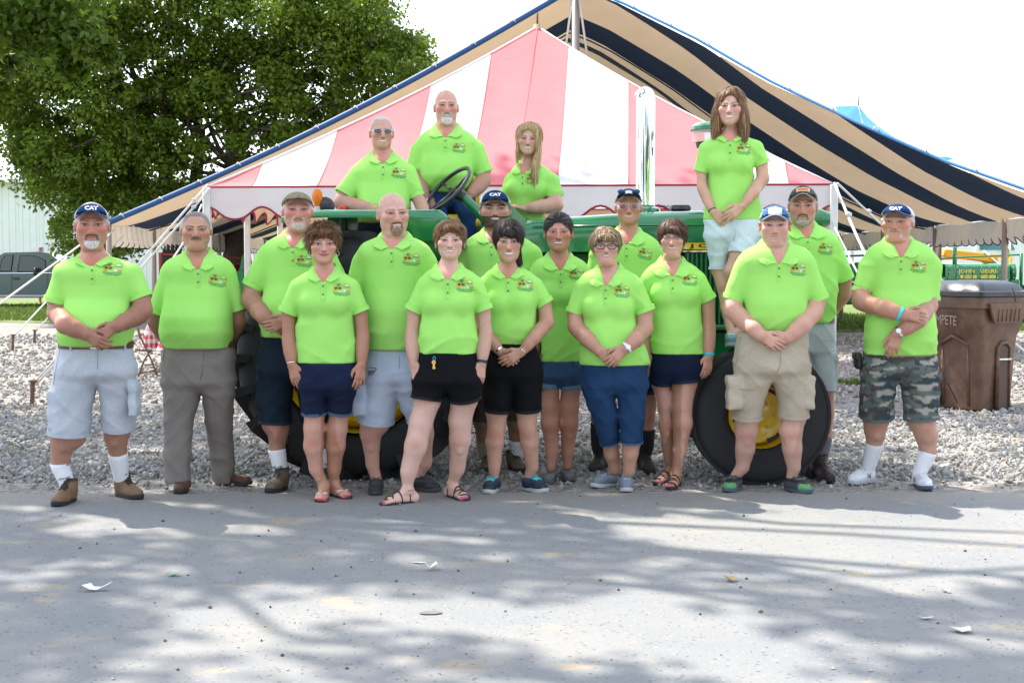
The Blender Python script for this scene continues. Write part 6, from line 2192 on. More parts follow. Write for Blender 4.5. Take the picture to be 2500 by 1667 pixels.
  belly=0.09, kb=0.70, logo=(1222, 660), collar_tip=0.115, logo_w=0.1,
  arms=[dict(s=(868, 670), e=(862, 935, -0.08), w=(912, 1050, -0.20), c=(815, 840, 0.0), rc=70, r=(62, 58, 42), clear=False, hand=dict(a=(0.55, -0.5, -0.7), n=(-0.2, 0.3, -1), curl=0.35)),
  dict(s=(1365, 670), e=(1425, 935, -0.05), w=(1325, 1045, -0.16), c=(1422, 845, 0.0), rc=82, r=(66, 62, 46), hand=dict(a=(-0.6, -0.4, -0.6), n=(0.1, 0.5, -1), curl=0.5))],
  pants=dict(name='jeans', col=(0.014, 0.045, 0.125), hips=[(1010, 905, 1325), (1080, 890, 1345), (1150, 890, 1345)], legs=[[(1000, 1130, 110, -0.02), (1010, 1190, 92, -0.16), (1030, 1240, 84, -0.26), (1040, 1500, 72, -0.28), (1040, 1800, 62, -0.28)], [(1240, 1120, 110, -0.02), (1270, 1180, 95, -0.16), (1290, 1230, 86, -0.26), (1290, 1500, 72, -0.28), (1285, 1800, 62, -0.28)]]),
  legs=[dict(leg=[(1000, 1130, 70, -0.02), (1030, 1240, 66, -0.26), (1040, 1800, 45, -0.28)]), dict(leg=[(1240, 1130, 70, -0.02), (1290, 1240, 66, -0.46), (1285, 1800, 45, -0.44)])]),

 dict(crop='G', seed=18, Y=11.42, baseZ=1.0, fem=True, label='young woman with long blonde hair leaning on the tractor dashboard',
  face=(1822, 575, 710, 86), yaw=-3, roll=3, smile=1.0, teeth=1.0, tone=(0.64, 0.36, 0.28), arm_tone=(0.58, 0.32, 0.23), red=0.6, lip=(0.55, 0.20, 0.20), eye=0.0050, brow=(0.25, 0.15, 0.08), lash_a=1.0,
  pit=(1765, 885), neck=0.060, neck_r=0.048, torso=[(775, 1752, 1888), (800, 1702, 1952), (840, 1662, 2015), (900, 1640, 2060), (1000, 1612, 2010), (1080, 1596, 1970), (1160, 1592, 1955), (1280, 1600, 1960)],
  bust=[(1700, 1010, 78), (1870, 1010, 78)], logo=(1852, 930), collar_tip=0.08, placket=0.06,
  arms=[dict(s=(1672, 930), e=(1612, 1190, 0.05), w=(1700, 1300, -0.05), c=(1625, 1060, 0.02), rc=60, r=(50, 45, 32), hand=dict(a=(0.5, -0.3, -0.8), curl=0.3)),
  dict(s=(2030, 935), e=(2058, 1145, -0.08), w=(1790, 1175, -0.15), c=(2038, 1045, 0.0), rc=88, r=(76, 62, 34), gap=0.03, hand=dict(a=(-1.0, -0.15, 0.22), n=(0.1, 0.3, -1), curl=0.35))],
  pants=dict(col=(0.05, 0.08, 0.14), hips=[(1270, 1605, 1955), (1360, 1590, 1970), (1440, 1590, 1970)], legs=[[(1690, 1450, 90, 0.0), (1690, 1650, 75, 0.0), (1690, 1850, 66, 0.0)], [(1870, 1450, 90, 0.0), (1870, 1650, 75, 0.0), (1870, 1850, 66, 0.0)]]),
  legs=[dict(leg=[(1690, 1450, 70, 0.0), (1690, 1900, 50, 0.0), (1690, 2250, 40, 0.0)]), dict(leg=[(1870, 1450, 70, 0.0), (1870, 1900, 50, 0.0), (1870, 2250, 40, 0.0)])],
  hairdo=dict(style='long', vol=0.016, cols=[(0.40, 0.26, 0.11), (0.60, 0.44, 0.22), (0.74, 0.60, 0.36)], low=-0.2, lowfront=-0.2, cutlow=1, n=2600, len=0.085, lift=0.10, jit=0.10, grav=0.55, grav2=0.5, part=(-0.02, -0.03, 0.14), zmin=-0.34, rough=0.0018,
  face=dict(c=(-0.010, -0.110, -0.052), r=(0.066, 0.100, 0.130)), clear=0.06, bangs=[((0.056, -0.066, 0.030), (0.020, 0.028, 0.065))],
  lobes=[((0.070, -0.025, -0.09), (0.026, 0.040, 0.11), 0.03), ((0.058, -0.085, -0.21), (0.026, 0.024, 0.10), 0.04), ((-0.074, -0.012, -0.06), (0.016, 0.034, 0.085), 0.03), ((0.0, 0.075, -0.10), (0.07, 0.03, 0.12), 0.03)])),

 dict(crop='H', seed=19, Y=9.98, baseZ=0.93, fem=True, label='tall young woman with shoulder length brown hair standing on the tractor wheel',
  face=(1112, 240, 369, 80), yaw=-4, smile=1.0, teeth=1.1, tone=(0.64, 0.37, 0.28), arm_tone=(0.60, 0.33, 0.23), leg_tone=(0.46, 0.23, 0.14), red=0.6, lip=(0.52, 0.18, 0.17), eye=0.0046, brow=(0.15, 0.085, 0.05),
  pit=(1095, 494), neck=0.056, neck_r=0.046, torso=[(425, 1058, 1168), (438, 1005, 1222), (462, 950, 1282), (510, 922, 1312), (600, 945, 1290), (700, 955, 1276), (800, 950, 1290), (900, 936, 1326), (1000, 920, 1344), (1045, 920, 1348)],
  bust=[(1030, 640, 72), (1185, 640, 72)], logo=(1194, 542), collar_tip=0.075, kb=0.60, placket=0.12, logo_w=0.102,
  arms=[dict(s=(942, 540), e=(912, 810, -0.03), w=(985, 980, -0.08), c=(905, 682, 0.0), rc=46, r=(37, 34, 24), hand=dict(a=(0.62, -0.15, -0.62), curl=0.4)),
  dict(s=(1292, 530), e=(1345, 745, -0.03), w=(1185, 945, -0.08), c=(1330, 628, 0.0), rc=56, r=(46, 42, 25), gap=0.025, hand=dict(a=(-0.75, -0.2, -0.58), curl=0.35))],
  pants=dict(col=(0.62, 0.68, 0.74), hips=[(1035, 926, 1342), (1100, 928, 1342), (1160, 935, 1335)], legs=[[(1028, 1170, 98, 0.0), (1024, 1290, 68, 0.0), (1022, 1385, 59, 0.0)], [(1215, 1140, 115, -0.03), (1200, 1220, 98, -0.06), (1180, 1290, 88, -0.08)]], seams=[[(1130, 1070), (1128, 1130), (1115, 1190)], [(975, 1362), (1020, 1366), (1072, 1362)]]),
  legs=[dict(leg=[(1028, 1170, 62, 0.0), (1040, 1385, 48, 0.0), (1062, 1520, 42, -0.02), (1085, 1660, 38, -0.05), (1105, 1790, 28, -0.1)], foot=dict(toe=(1118, 1938), toeY=9.66, z=0.93, dir=-10, kind='sneaker', col=(0.10, 0.22, 0.24), col2=(0.2, 0.35, 0.36), lace=(0.72, 0.72, 0.70), solecol=(0.5, 0.5, 0.48))),
  dict(leg=[(1205, 1140, 80, -0.03), (1150, 1290, 60, -0.08), (1125, 1400, 56, -0.08), (1150, 1560, 46, -0.06), (1185, 1800, 28, -0.06)], foot=dict(toe=(1225, 1938), toeY=9.66, z=0.93, dir=12, kind='sneaker', col=(0.10, 0.22, 0.24), col2=(0.2, 0.35, 0.36), lace=(0.72, 0.72, 0.70), solecol=(0.5, 0.5, 0.48)))],
  wrist=[dict(arm=0, kind='hair_tie', mat=BLACKBAND, w=0.006, up=0.012), dict(arm=1, kind='bracelet', mat=GOLD, w=0.003, up=0.0)],
  hairdo=dict(style='long', vol=0.015, cols=[(0.17, 0.085, 0.042), (0.27, 0.145, 0.070), (0.40, 0.25, 0.135)], low=-0.2, lowfront=-0.2, cutlow=1, n=2600, len=0.080, lift=0.08, jit=0.09, grav=0.6, grav2=0.5, part=(0.012, -0.03, 0.13), zmin=-0.25, rough=0.0018,
  face=dict(c=(0.006, -0.110, -0.050), r=(0.066, 0.100, 0.134)),
  clear=0.075, lobes=[((0.086, -0.015, -0.09), (0.036, 0.045, 0.115), 0.03), ((-0.086, -0.015, -0.09), (0.036, 0.045, 0.115), 0.03), ((0.0, 0.07, -0.09), (0.085, 0.035, 0.11), 0.03)])),
]

# --------- ground, road, gravel, grass
def ground_material():
 m = bpy.data.materials.new('gravel_ground')
 m.use_nodes = True
 N, L = m.node_tree.nodes, m.node_tree.links
 b = N['Principled BSDF']
 b.inputs['Roughness'].default_value = 0.95
 b.inputs['Specular IOR Level'].default_value = 0.2
 tc = N.new('ShaderNodeTexCoord')
 vo = N.new('ShaderNodeTexVoronoi')
 vo.inputs['Scale'].default_value = 26
 n1 = N.new('ShaderNodeTexNoise')
 n1.inputs['Scale'].default_value = 0.45
 n1.inputs['Detail'].default_value = 6
 n2 = N.new('ShaderNodeTexNoise')
 n2.inputs['Scale'].default_value = 70
 for q in (vo, n1, n2):
  L.new(tc.outputs['Object'], q.inputs['Vector'])
 r1 = N.new('ShaderNodeValToRGB')
 r1.color_ramp.elements[0].color = (0.20, 0.185, 0.165, 1)
 r1.color_ramp.elements[1].color = (0.42, 0.40, 0.375, 1)
 sep = N.new('ShaderNodeSeparateColor')
 L.new(vo.outputs['Color'], sep.inputs[0])
 L.new(sep.outputs[0], r1.inputs['Fac'])
 mx = N.new('ShaderNodeMixRGB')
 r2 = N.new('ShaderNodeValToRGB')
 r2.color_ramp.elements[0].position = 0.45
 r2.color_ramp.elements[1].position = 0.65
 L.new(n1.outputs['Fac'], r2.inputs['Fac'])
 fm = N.new('ShaderNodeMath')
 fm.operation = 'MULTIPLY'
 fm.inputs[1].default_value = 0.55
 L.new(r2.outputs['Color'], fm.inputs[0])
 L.new(fm.outputs[0], mx.inputs['Fac'])
 L.new(r1.outputs['Color'], mx.inputs['Color1'])
 mx.inputs['Color2'].default_value = (0.30, 0.25, 0.185, 1)
 L.new(mx.outputs['Color'], b.inputs['Base Color'])
 ad = N.new('ShaderNodeMath')
 ad.operation = 'ADD'
 L.new(vo.outputs['Distance'], ad.inputs[0])
 L.new(n2.outputs['Fac'], ad.inputs[1])
 bp = N.new('ShaderNodeBump')
 bp.inputs['Strength'].default_value = 0.8
 bp.inputs['Distance'].default_value = 0.03
 L.new(ad.outputs[0], bp.inputs['Height'])
 L.new(bp.outputs['Normal'], b.inputs['Normal'])
 return m


def asphalt_material():
 m = bpy.data.materials.new('worn_asphalt')
 m.use_nodes = True
 N, L = m.node_tree.nodes, m.node_tree.links
 b = N['Principled BSDF']
 b.inputs['Roughness'].default_value = 0.88
 b.inputs['Specular IOR Level'].default_value = 0.3
 tc = N.new('ShaderNodeTexCoord')

 def noise(sc, det=5, ro=0.6, vec=None):
  q = N.new('ShaderNodeTexNoise')
  q.inputs['Scale'].default_value = sc
  q.inputs['Detail'].default_value = det
  q.inputs['Roughness'].default_value = ro
  L.new(vec or tc.outputs['Object'], q.inputs['Vector'])
  return q.outputs['Fac']

 def ramp(f, p0, c0, p1, c1):
  r = N.new('ShaderNodeValToRGB')
  r.color_ramp.elements[0].position, r.color_ramp.elements[0].color = p0, (*c0, 1)
  r.color_ramp.elements[1].position, r.color_ramp.elements[1].color = p1, (*c1, 1)
  L.new(f, r.inputs['Fac'])
  return r.outputs['Color']

 def mix(f, a, c):
  q = N.new('ShaderNodeMixRGB')
  L.new(f, q.inputs['Fac'])
  L.new(a, q.inputs['Color1'])
  if isinstance(c, tuple):
   q.inputs['Color2'].default_value = (*c, 1)
  else:
   L.new(c, q.inputs['Color2'])
  return q.outputs['Color']
 base = ramp(noise(160, 6, 0.75), 0.30, (0.165, 0.172, 0.178), 0.75, (0.262, 0.266, 0.268))
 base = mix(ramp(noise(0.7, 5), 0.40, (0, 0, 0), 0.72, (0.55, 0.55, 0.55)), base, (0.30, 0.283, 0.25))
 mp = N.new('ShaderNodeMapping')
 mp.inputs['Scale'].default_value = (0.75, 1.3, 1)
 L.new(tc.outputs['Object'], mp.inputs['Vector'])
 s1 = ramp(noise(2.3, 8, 0.68, mp.outputs['Vector']), 0.585, (0, 0, 0), 0.72, (0.85, 0.85, 0.85))
 base = mix(s1, base, (0.42, 0.315, 0.175))
 v1 = N.new('ShaderNodeTexVoronoi')
 v1.inputs['Scale'].default_value = 85
 L.new(tc.outputs['Object'], v1.inputs['Vector'])
 sp = N.new('ShaderNodeSeparateColor')
 L.new(v1.outputs['Color'], sp.inputs[0])
 base = mix(ramp(sp.outputs[0], 0.965, (0, 0, 0), 0.99, (0.5, 0.5, 0.5)), base, (0.34, 0.335, 0.325))
 base = mix(ramp(sp.outputs[1], 0.965, (0, 0, 0), 0.99, (0.6, 0.6, 0.6)), base, (0.06, 0.06, 0.06))
 sx = N.new('ShaderNodeSeparateXYZ')
 L.new(tc.outputs['Object'], sx.inputs[0])
 mr = N.new('ShaderNodeMapRange')
 mr.inputs['From Min'].default_value = 8.55
 mr.inputs['From Max'].default_value = 9.30
 mr.inputs['To Max'].default_value = 0.8
 L.new(sx.outputs['Y'], mr.inputs['Value'])
 mm = N.new('ShaderNodeMath')
 mm.operation = 'MULTIPLY'
 L.new(mr.outputs[0], mm.inputs[0])
 L.new(noise(2.0, 6), mm.inputs[1])
 base = mix(mm.outputs[0], base, (0.33, 0.285, 0.22))
 L.new(base, b.inputs['Base Color'])
 bp = N.new('ShaderNodeBump')
 bp.inputs['Strength'].default_value = 0.55
 bp.inputs['Distance'].default_value = 0.008
 ad = N.new('ShaderNodeMath')
 ad.operation = 'ADD'
 L.new(noise(190, 3), ad.inputs[0])
 L.new(noise(12, 4), ad.inputs[1])
 L.new(ad.outputs[0], bp.inputs['Height'])
 L.new(bp.outputs['Normal'], b.inputs['Normal'])
 return m


gm, am = ground_material(), asphalt_material()
mb = MB()
xs = np.concatenate([np.linspace(-900, -40, 6), np.linspace(-30, 30, 41), np.linspace(40, 900, 6)])
ys = np.concatenate([np.linspace(-60, 6, 5), np.linspace(8, 40, 41), [60, 120, 300, 900, 1600]])
P_ = np.array([[(x, y, 0.012 * wob(x * .2, y * .2, 0 * x) * (1 if 11 < y < 60 else 0) - 0.006) for y in ys] for x in xs])
mb.grid(P_)
tag(mb.build('ground', gm, smooth=True), kind='structure')
mb = MB()
xs = np.linspace(-45, 45, 361)
edge = 9.26 + 0.05 * wob(xs * 0.35, xs * 0.1, 0 * xs) + 0.025 * np.sin(xs * 7.1 + 2 * np.sin(xs * 3.3))
P_ = np.array([[(x, y, 0.004) for y in (-14, 0, 4, 7.5, e - 0.06)] + [(x, e, -0.002)] for x, e in zip(xs, edge)])
mb.grid(P_)
tag(mb.build('road', am, smooth=True), kind='structure')


def grass_patch(name, x0, x1, y0, y1, n, h, rough=0.5):
 rng = np.random.default_rng(int(abs(x0) * 7 + y0))
 X, Y = rng.uniform(x0, x1, n), rng.uniform(y0, y1, n)
 k = (Y - y0 > rough * (1 + wob(X, 0 * X, 0 * X, .3))) & (y1 - Y > rough * (0.6 + wob(X, 0 * X, 0 * X, .4, 3)))
 X, Y = X[k], Y[k]
 n = len(X)
 a = rng.uniform(0, 2 * math.pi, n)
 w, hh = rng.uniform(0.012, 0.03, n), h * rng.uniform(0.5, 1.3, n)
 lean = rng.normal(0, 0.5, (n, 2)) * hh[:, None]
 b0 = np.stack([X - w * np.cos(a), Y - w * np.sin(a), 0 * X], 1)
 b1 = np.stack([X + w * np.cos(a), Y + w * np.sin(a), 0 * X], 1)
 t = np.stack([X + lean[:, 0], Y + lean[:, 1], hh], 1)
 V = np.stack([b0, b1, t], 1).reshape(-1, 3)
 F = np.arange(3 * n).reshape(-1, 3)
 c = np.array([0.085, 0.15, 0.02]) * rng.uniform(0.6, 1.4, (n, 1)) + np.array([0.03, 0.02, 0.0]) * rng.random((n, 1))
 o = mesh_np(name, V, F, mat('grass_blades', attr='Col', rough=0.6, transl=0.35), smooth=False, cols=np.repeat(c, 3, 0))
 return tag(o, kind='stuff')


mb = MB()
P_ = np.array([[(x, y, 0.004) for y in (36.5 + 0.8 * math.sin(x * .7), 40, 48, 60)] for x in np.linspace(-40, -5, 40)])
tag(mb.grid(P_).build('lawn', mat('lawn_soil', (0.10, 0.15, 0.025), 0.9, noise=0.35, nscale=2.5), smooth=True), kind='structure')
mb = MB()
P_ = np.array([[(x, y, 0.004) for y in (31.0 + 0.3 * math.sin(x * .9), 32.5, 40, 60)] for x in np.linspace(-4.5, 30, 40)])
tag(mb.grid(P_).build('field', mat('lawn_soil'), smooth=True), kind='structure')
grass_patch('grass', -22, -5.2, 36.0, 52, 42000, 0.10, 0.8)
grass_patch('grass', -4, 18, 31.0, 42, 30000, 0.09, 0.4)
grass_patch('grass', 2.9, 5.2, 17.2, 18.2, 1800, 0.06, 0.25)

rng = np.random.default_rng(5)
pts = []
for (n, y0, y1, s0, s1) in ((19000, 9.42, 11.0, 0.006, 0.020), (30000, 9.9, 14.0, 0.010, 0.028), (30000, 13.0, 20.0, 0.014, 0.034), (17000, 19, 30, 0.022, 0.045)):
 Y = np.sqrt(rng.uniform(y0 ** 2, y1 ** 2, n))
 X = rng.uniform(-0.40, 0.40, n) * Y
 sz = s0 + (s1 - s0) * rng.random(n) ** 2.2
 dens = 0.55 + 0.45 * wob(X, Y, 0 * X, 0.22, 1)
 dens *= np.clip((Y - 9.35) / 1.2, 0.12, 1)
 k = rng.random(n) < dens
 pts.append(np.stack([X, Y, sz * 0.15, sz], 1)[k])
pts = np.concatenate(pts)
me = bpy.data.meshes.new('gravel')
me.vertices.add(len(pts))
me.vertices.foreach_set('co', pts[:, :3].astype(np.float32).ravel())
a1 = me.attributes.new('size', 'FLOAT', 'POINT')
a1.data.foreach_set('value', pts[:, 3].astype(np.float32))
a2 = me.attributes.new('tint', 'FLOAT', 'POINT')
a2.data.foreach_set('value', rng.random(len(pts)).astype(np.float32))
gravel = bpy.data.objects.new('gravel', me)
C.objects.link(gravel)
tag(gravel, kind='stuff')
gmat = bpy.data.materials.new('limestone_chips')
gmat.use_nodes = True
N, L = gmat.node_tree.nodes, gmat.node_tree.links
at_ = N.new('ShaderNodeAttribute')
at_.attribute_type = 'INSTANCER'
at_.attribute_name = 'tint'
rp = N.new('ShaderNodeValToRGB')
rp.color_ramp.elements[0].color = (0.13, 0.13, 0.13, 1)
rp.color_ramp.elements[1].color = (0.47, 0.465, 0.455, 1)
e_ = rp.color_ramp.elements.new(0.12)
e_.color = (0.27, 0.235, 0.19, 1)
e_ = rp.color_ramp.elements.new(0.55)
e_.color = (0.30, 0.295, 0.285, 1)
L.new(at_.outputs['Fac'], rp.inputs['Fac'])
L.new(rp.outputs['Color'], N['Principled BSDF'].inputs['Base Color'])
N['Principled BSDF'].inputs['Roughness'].default_value = 0.9
N['Principled BSDF'].inputs['Specular IOR Level'].default_value = 0.25
nt = bpy.data.node_groups.new('scatter_stones', 'GeometryNodeTree')
nt.interface.new_socket('Geometry', in_out='INPUT', socket_type='NodeSocketGeometry')
nt.interface.new_socket('Geometry', in_out='OUTPUT', socket_type='NodeSocketGeometry')
GN, GL = nt.nodes, nt.links
gi, go = GN.new('NodeGroupInput'), GN.new('NodeGroupOutput')
ico = GN.new('GeometryNodeMeshIcoSphere')
ico.inputs['Radius'].default_value = 1.0
ico.inputs['Subdivisions'].default_value = 2
sp_ = GN.new('GeometryNodeSetPosition')
GL.new(ico.outputs['Mesh'], sp_.inputs['Geometry'])
vn = GN.new('ShaderNodeTexVoronoi')
vn.inputs['Scale'].default_value = 0.9
vn.inputs['Randomness'].default_value = 1.0
sub = GN.new('ShaderNodeMath')
sub.operation = 'SUBTRACT'
GL.new(vn.outputs['Distance'], sub.inputs[0])
sub.inputs[1].default_value = 0.55
pos_ = GN.new('GeometryNodeInputPosition')
GL.new(pos_.outputs[0], vn.inputs['Vector'])
vs = GN.new('ShaderNodeVectorMath')
vs.operation = 'SCALE'
GL.new(pos_.outputs[0], vs.inputs[0])
GL.new(sub.outputs[0], vs.inputs['Scale'])
GL.new(vs.outputs['Vector'], sp_.inputs['Offset'])
sm_ = GN.new('GeometryNodeSetShadeSmooth')
sm_.inputs['Shade Smooth'].default_value = False
GL.new(sp_.outputs[0], sm_.inputs[0])
smt = GN.new('GeometryNodeSetMaterial')
smt.inputs['Material'].default_value = gmat
GL.new(sm_.outputs[0], smt.inputs['Geometry'])
iop = GN.new('GeometryNodeInstanceOnPoints')
GL.new(gi.outputs[0], iop.inputs['Points'])
GL.new(smt.outputs[0], iop.inputs['Instance'])
rv = GN.new('FunctionNodeRandomValue')
rv.data_type = 'FLOAT_VECTOR'
rv.inputs[1].default_value = (6.28, 6.28, 6.28)
GL.new(rv.outputs[0], iop.inputs['Rotation'])
na = GN.new('GeometryNodeInputNamedAttribute')
na.data_type = 'FLOAT'
na.inputs['Name'].default_value = 'size'
rs_ = GN.new('FunctionNodeRandomValue')
rs_.data_type = 'FLOAT_VECTOR'
rs_.inputs[0].default_value = (0.7, 0.7, 0.45)
rs_.inputs[1].default_value = (1.4, 1.1, 0.8)
rs_.inputs['Seed'].default_value = 5
vm = GN.new('ShaderNodeVectorMath')
vm.operation = 'SCALE'
GL.new(rs_.outputs[0], vm.inputs[0])
GL.new(na.outputs[0], vm.inputs['Scale'])
GL.new(vm.outputs['Vector'], iop.inputs['Scale'])
GL.new(iop.outputs[0], go.inputs[0])
md = gravel.modifiers.new('scatter', 'NODES')
md.node_group = nt
gravel.data.materials.append(gmat)

rng = np.random.default_rng(9)
pb = []
for i in range(420):
 y = 4.6 + 4.6 * rng.random() ** 0.8
 x = rng.uniform(-0.38, 0.38) * y
 r = 0.003 + 0.008 * rng.random() ** 3
 pb.append((x, y, r))
V, F = [], []
oc = np.array([(1, 0, 0), (0, 1, 0), (-1, 0, 0), (0, -1, 0), (0, 0, 0.8), (0, 0, -0.5)])
of = [(0, 1, 4), (1, 2, 4), (2, 3, 4), (3, 0, 4), (1, 0, 5), (2, 1, 5), (3, 2, 5), (0, 3, 5)]
cols = []
for i, (x, y, r) in enumerate(pb):
 V.append(oc * r * rng.uniform(0.6, 1.4, (6, 1)) + np.array([x, y, 0.004 + r * 0.4]))
 F += [[j + 6 * i for j in f] for f in of]
 cols.append(np.tile(np.array([0.30, 0.27, 0.23]) * rng.choice([0.15, 0.3, 0.8, 1.5]), (6, 1)))
tag(mesh_np('pebbles', np.concatenate(V), np.array(F), mat('pebble_stone', attr='Col', rough=0.9), smooth=False, cols=np.concatenate(cols)), kind='stuff')


def scrap(label, u, v, pts, col, name='leaf', cat='leaf', curl=0.3, th=0.0012):
 g = ground(u, v, 0.005)
 s = 1 / scale_at(g[1])
 n = 5
 ctr = np.mean(pts, axis=0)
 mbx = MB()
 V = [g + arr((p[0] - u) * s, -(p[1] - v) * s * 3.0 * 0.9, 0.004 + curl * s * np.linalg.norm(np.array(p) - ctr)) for p in pts] + [g + arr((ctr[0] - u) * s, -(ctr[1] - v) * s * 2.7, 0.002)]
 k = len(pts)
 F = [(i, (i + 1) % k, k) for i in range(k)]
 Vb = [q - arr(0, 0, th) for q in V]
 F2 = [(k + 1 + (i + 1) % k, k + 1 + i, 2 * k + 1) for i in range(k)]
 F3 = [(i, k + 1 + i, k + 1 + (i + 1) % k, (i + 1) % k) for i in range(k)]
 mbx.add(V + Vb, F + F2 + F3)
 return tag(mbx.build(name, mat('scrap_%d_%d' % (u, v), col, 0.8, noise=0.15, nscale=60)), label, cat)


scrap('crumpled white paper napkin scrap with a long tail on the road', 238, 1440, [(206, 1448), (216, 1432), (222, 1440), (246, 1437), (272, 1436), (268, 1441), (240, 1445), (226, 1450)], (0.80, 0.80, 0.80), 'paper_scrap', 'paper', 0.5)
scrap('small pale green leaf lying on the road near the paper napkin', 424, 1405, [(408, 1406), (416, 1402), (440, 1400), (436, 1407), (420, 1409)], (0.22, 0.34, 0.22), curl=0.4)
scrap('folded cream coloured leaf standing up in the middle of the road', 1054, 1390, [(1036, 1395), (1050, 1388), (1063, 1380), (1070, 1396), (1052, 1398)], (0.72, 0.68, 0.56), curl=1.0)
scrap('large pale dry leaf with torn holes on the road', 2346, 1542, [(2318, 1540), (2330, 1536), (2352, 1534), (2372, 1538), (2366, 1549), (2342, 1550)], (0.55, 0.52, 0.45), curl=0.4)
scrap('narrow pale dry leaf on a sandy patch of the road', 2262, 1511, [(2242, 1511), (2260, 1508), (2280, 1510), (2272, 1514), (2254, 1514)], (0.52, 0.48, 0.40))
scrap('small curled pale leaf on the bright part of the road', 2308, 1445, [(2296, 1443), (2306, 1441), (2320, 1446), (2312, 1449)], (0.56, 0.50, 0.42), curl=0.5)
scrap('crumpled brown leaf in the middle of the road', 1782, 1418, [(1764, 1418), (1778, 1412), (1798, 1414), (1794, 1422), (1784, 1426)], (0.36, 0.26, 0.13), curl=0.7)
scrap('flat grey paint chip beside the cream leaf', 1022, 1374, [(1002, 1374), (1018, 1371), (1042, 1374), (1030, 1378)], (0.40, 0.42, 0.43), 'paint_chip', 'chip', 0.05)
scrap('grey smear of tar on the bright road', 1052, 1497, [(1022, 1498), (1040, 1490), (1070, 1490), (1082, 1497), (1062, 1502), (1036, 1502)], (0.13, 0.13, 0.13), 'tar_patch', 'tar', 0.02)


# --------- trees
def leaves(name, ctrs, rads, per, size, parent, col, rng, droop=0.25, flat=0.7, m=None):
 """leaf blades spread through clumps; each leaf a folded rhombus"""
 n = int(per * len(ctrs))
 ci = rng.integers(0, len(ctrs), n)
 d = rng.normal(0, 1, (n, 3))
 d /= np.linalg.norm(d, axis=1)[:, None]
 r = rng.random(n) ** 0.45
 P_ = ctrs[ci] + d * (rads[ci] * r)[:, None] * np.array([1, 1, flat])
 P_[:, 2] -= droop * rads[ci] * r ** 2 * rng.random(n)
 nrm = d * 0.5 + rng.normal(0, 0.55, (n, 3)) + np.array([0, 0, 0.55])
 nrm /= np.linalg.norm(nrm, axis=1)[:, None]
 t = rng.normal(0, 1, (n, 3)) + np.array([0, 0, -0.6])
 t -= nrm * (t * nrm).sum(1)[:, None]
 t /= np.linalg.norm(t, axis=1)[:, None]
 w = np.cross(nrm, t)
 s = size * rng.uniform(0.65, 1.3, n)[:, None]
 V = np.stack([P_ - t * s * 0.55, P_ + w * s * 0.38 + nrm * s * 0.08 - t * s * 0.05, P_ + t * s * 0.6 - nrm * s * 0.06, P_ - w * s * 0.38 + nrm * s * 0.08 - t * s * 0.05], 1).reshape(-1, 3)
 F = np.arange(4 * n).reshape(-1, 4)
 cl = np.asarray(col) * rng.uniform(0.70, 1.35, (n, 1)) * (0.85 + 0.3 * rng.random((len(ctrs), 1)))[ci]
 cl += np.array([0.02, 0.012, 0]) * (rng.random((n, 1)) < 0.25)
 return mesh_np(name, V, F, m or mat('maple_leaf', attr='Col', rough=0.42, spec=0.4, transl=0.5), parent, smooth=False, cols=np.repeat(np.clip(cl, 0.004, 1), 4, 0))


BARK = mat('bark', (0.085, 0.068, 0.052), 0.95, noise=0.35, nscale=18, bump=0.9, bscale=22, bdist=0.04, stretch=(1, 1, 0.3))


def limb(mb, p0, p1, r0, r1, rng, n=5, sag=0.0):
 p0, p1 = np.asarray(p0, float), np.asarray(p1, float)
 pts = [p0 + (p1 - p0) * t + rng.normal(0, 0.03, 3) * np.linalg.norm(p1 - p0) * (0 < t < 1) + arr(0, 0, -sag * t * t) for t in np.linspace(0, 1, n)]
 mb.tube(pts, list(np.linspace(r0, r1, n)), 8)
 return pts


rng = np.random.default_rng(21)
TY = 38.0
tb = at(440, 752, TY)
maple = thing('maple_tree', 'tall leafy maple tree behind the striped tents at left', 'tree', (tb[0], TY, 0))
tr = MB()
forks = []
for (u0, u1, r0) in ((415, 405, 0.24), (545, 575, 0.26), (470, 480, 0.22)):
 a, b_ = at(u0 + 30, 752, TY), at(u1, 420, TY + rng.uniform(-.5, .5))
 a[2] = 0
 limb(tr, a, b_, r0 * 1.3, r0 * 0.8, rng, 6)
 c_ = at(u1 + rng.uniform(-40, 40), 150, TY)
 limb(tr, b_, c_, r0 * 0.8, r0 * 0.35, rng, 6)
 forks += [(b_, r0 * .5), (c_, r0 * .3), ((b_ + c_) / 2, r0 * .4)]
ctrs = []
silh = [(-60, -120), (900, -110), (960, 20), (985, 60), (1040, 110), (1052, 150), (1010, 200), (960, 230), (900, 260), (860, 300), (800, 350), (700, 420), (560, 470), (470, 520), (330, 580), (260, 610), (170, 600), (110, 520), (60, 450), (45, 380), (20, 330), (-20, 300), (-80, 200)]


def inside(u, v, poly):
 c = False
 for (a, b_), (c_, d) in zip(poly, poly[1:] + poly[:1]):
  if (b_ > v) != (d > v) and u < (c_ - a) * (v - b_) / (d - b_) + a:
   c = not c
 return c


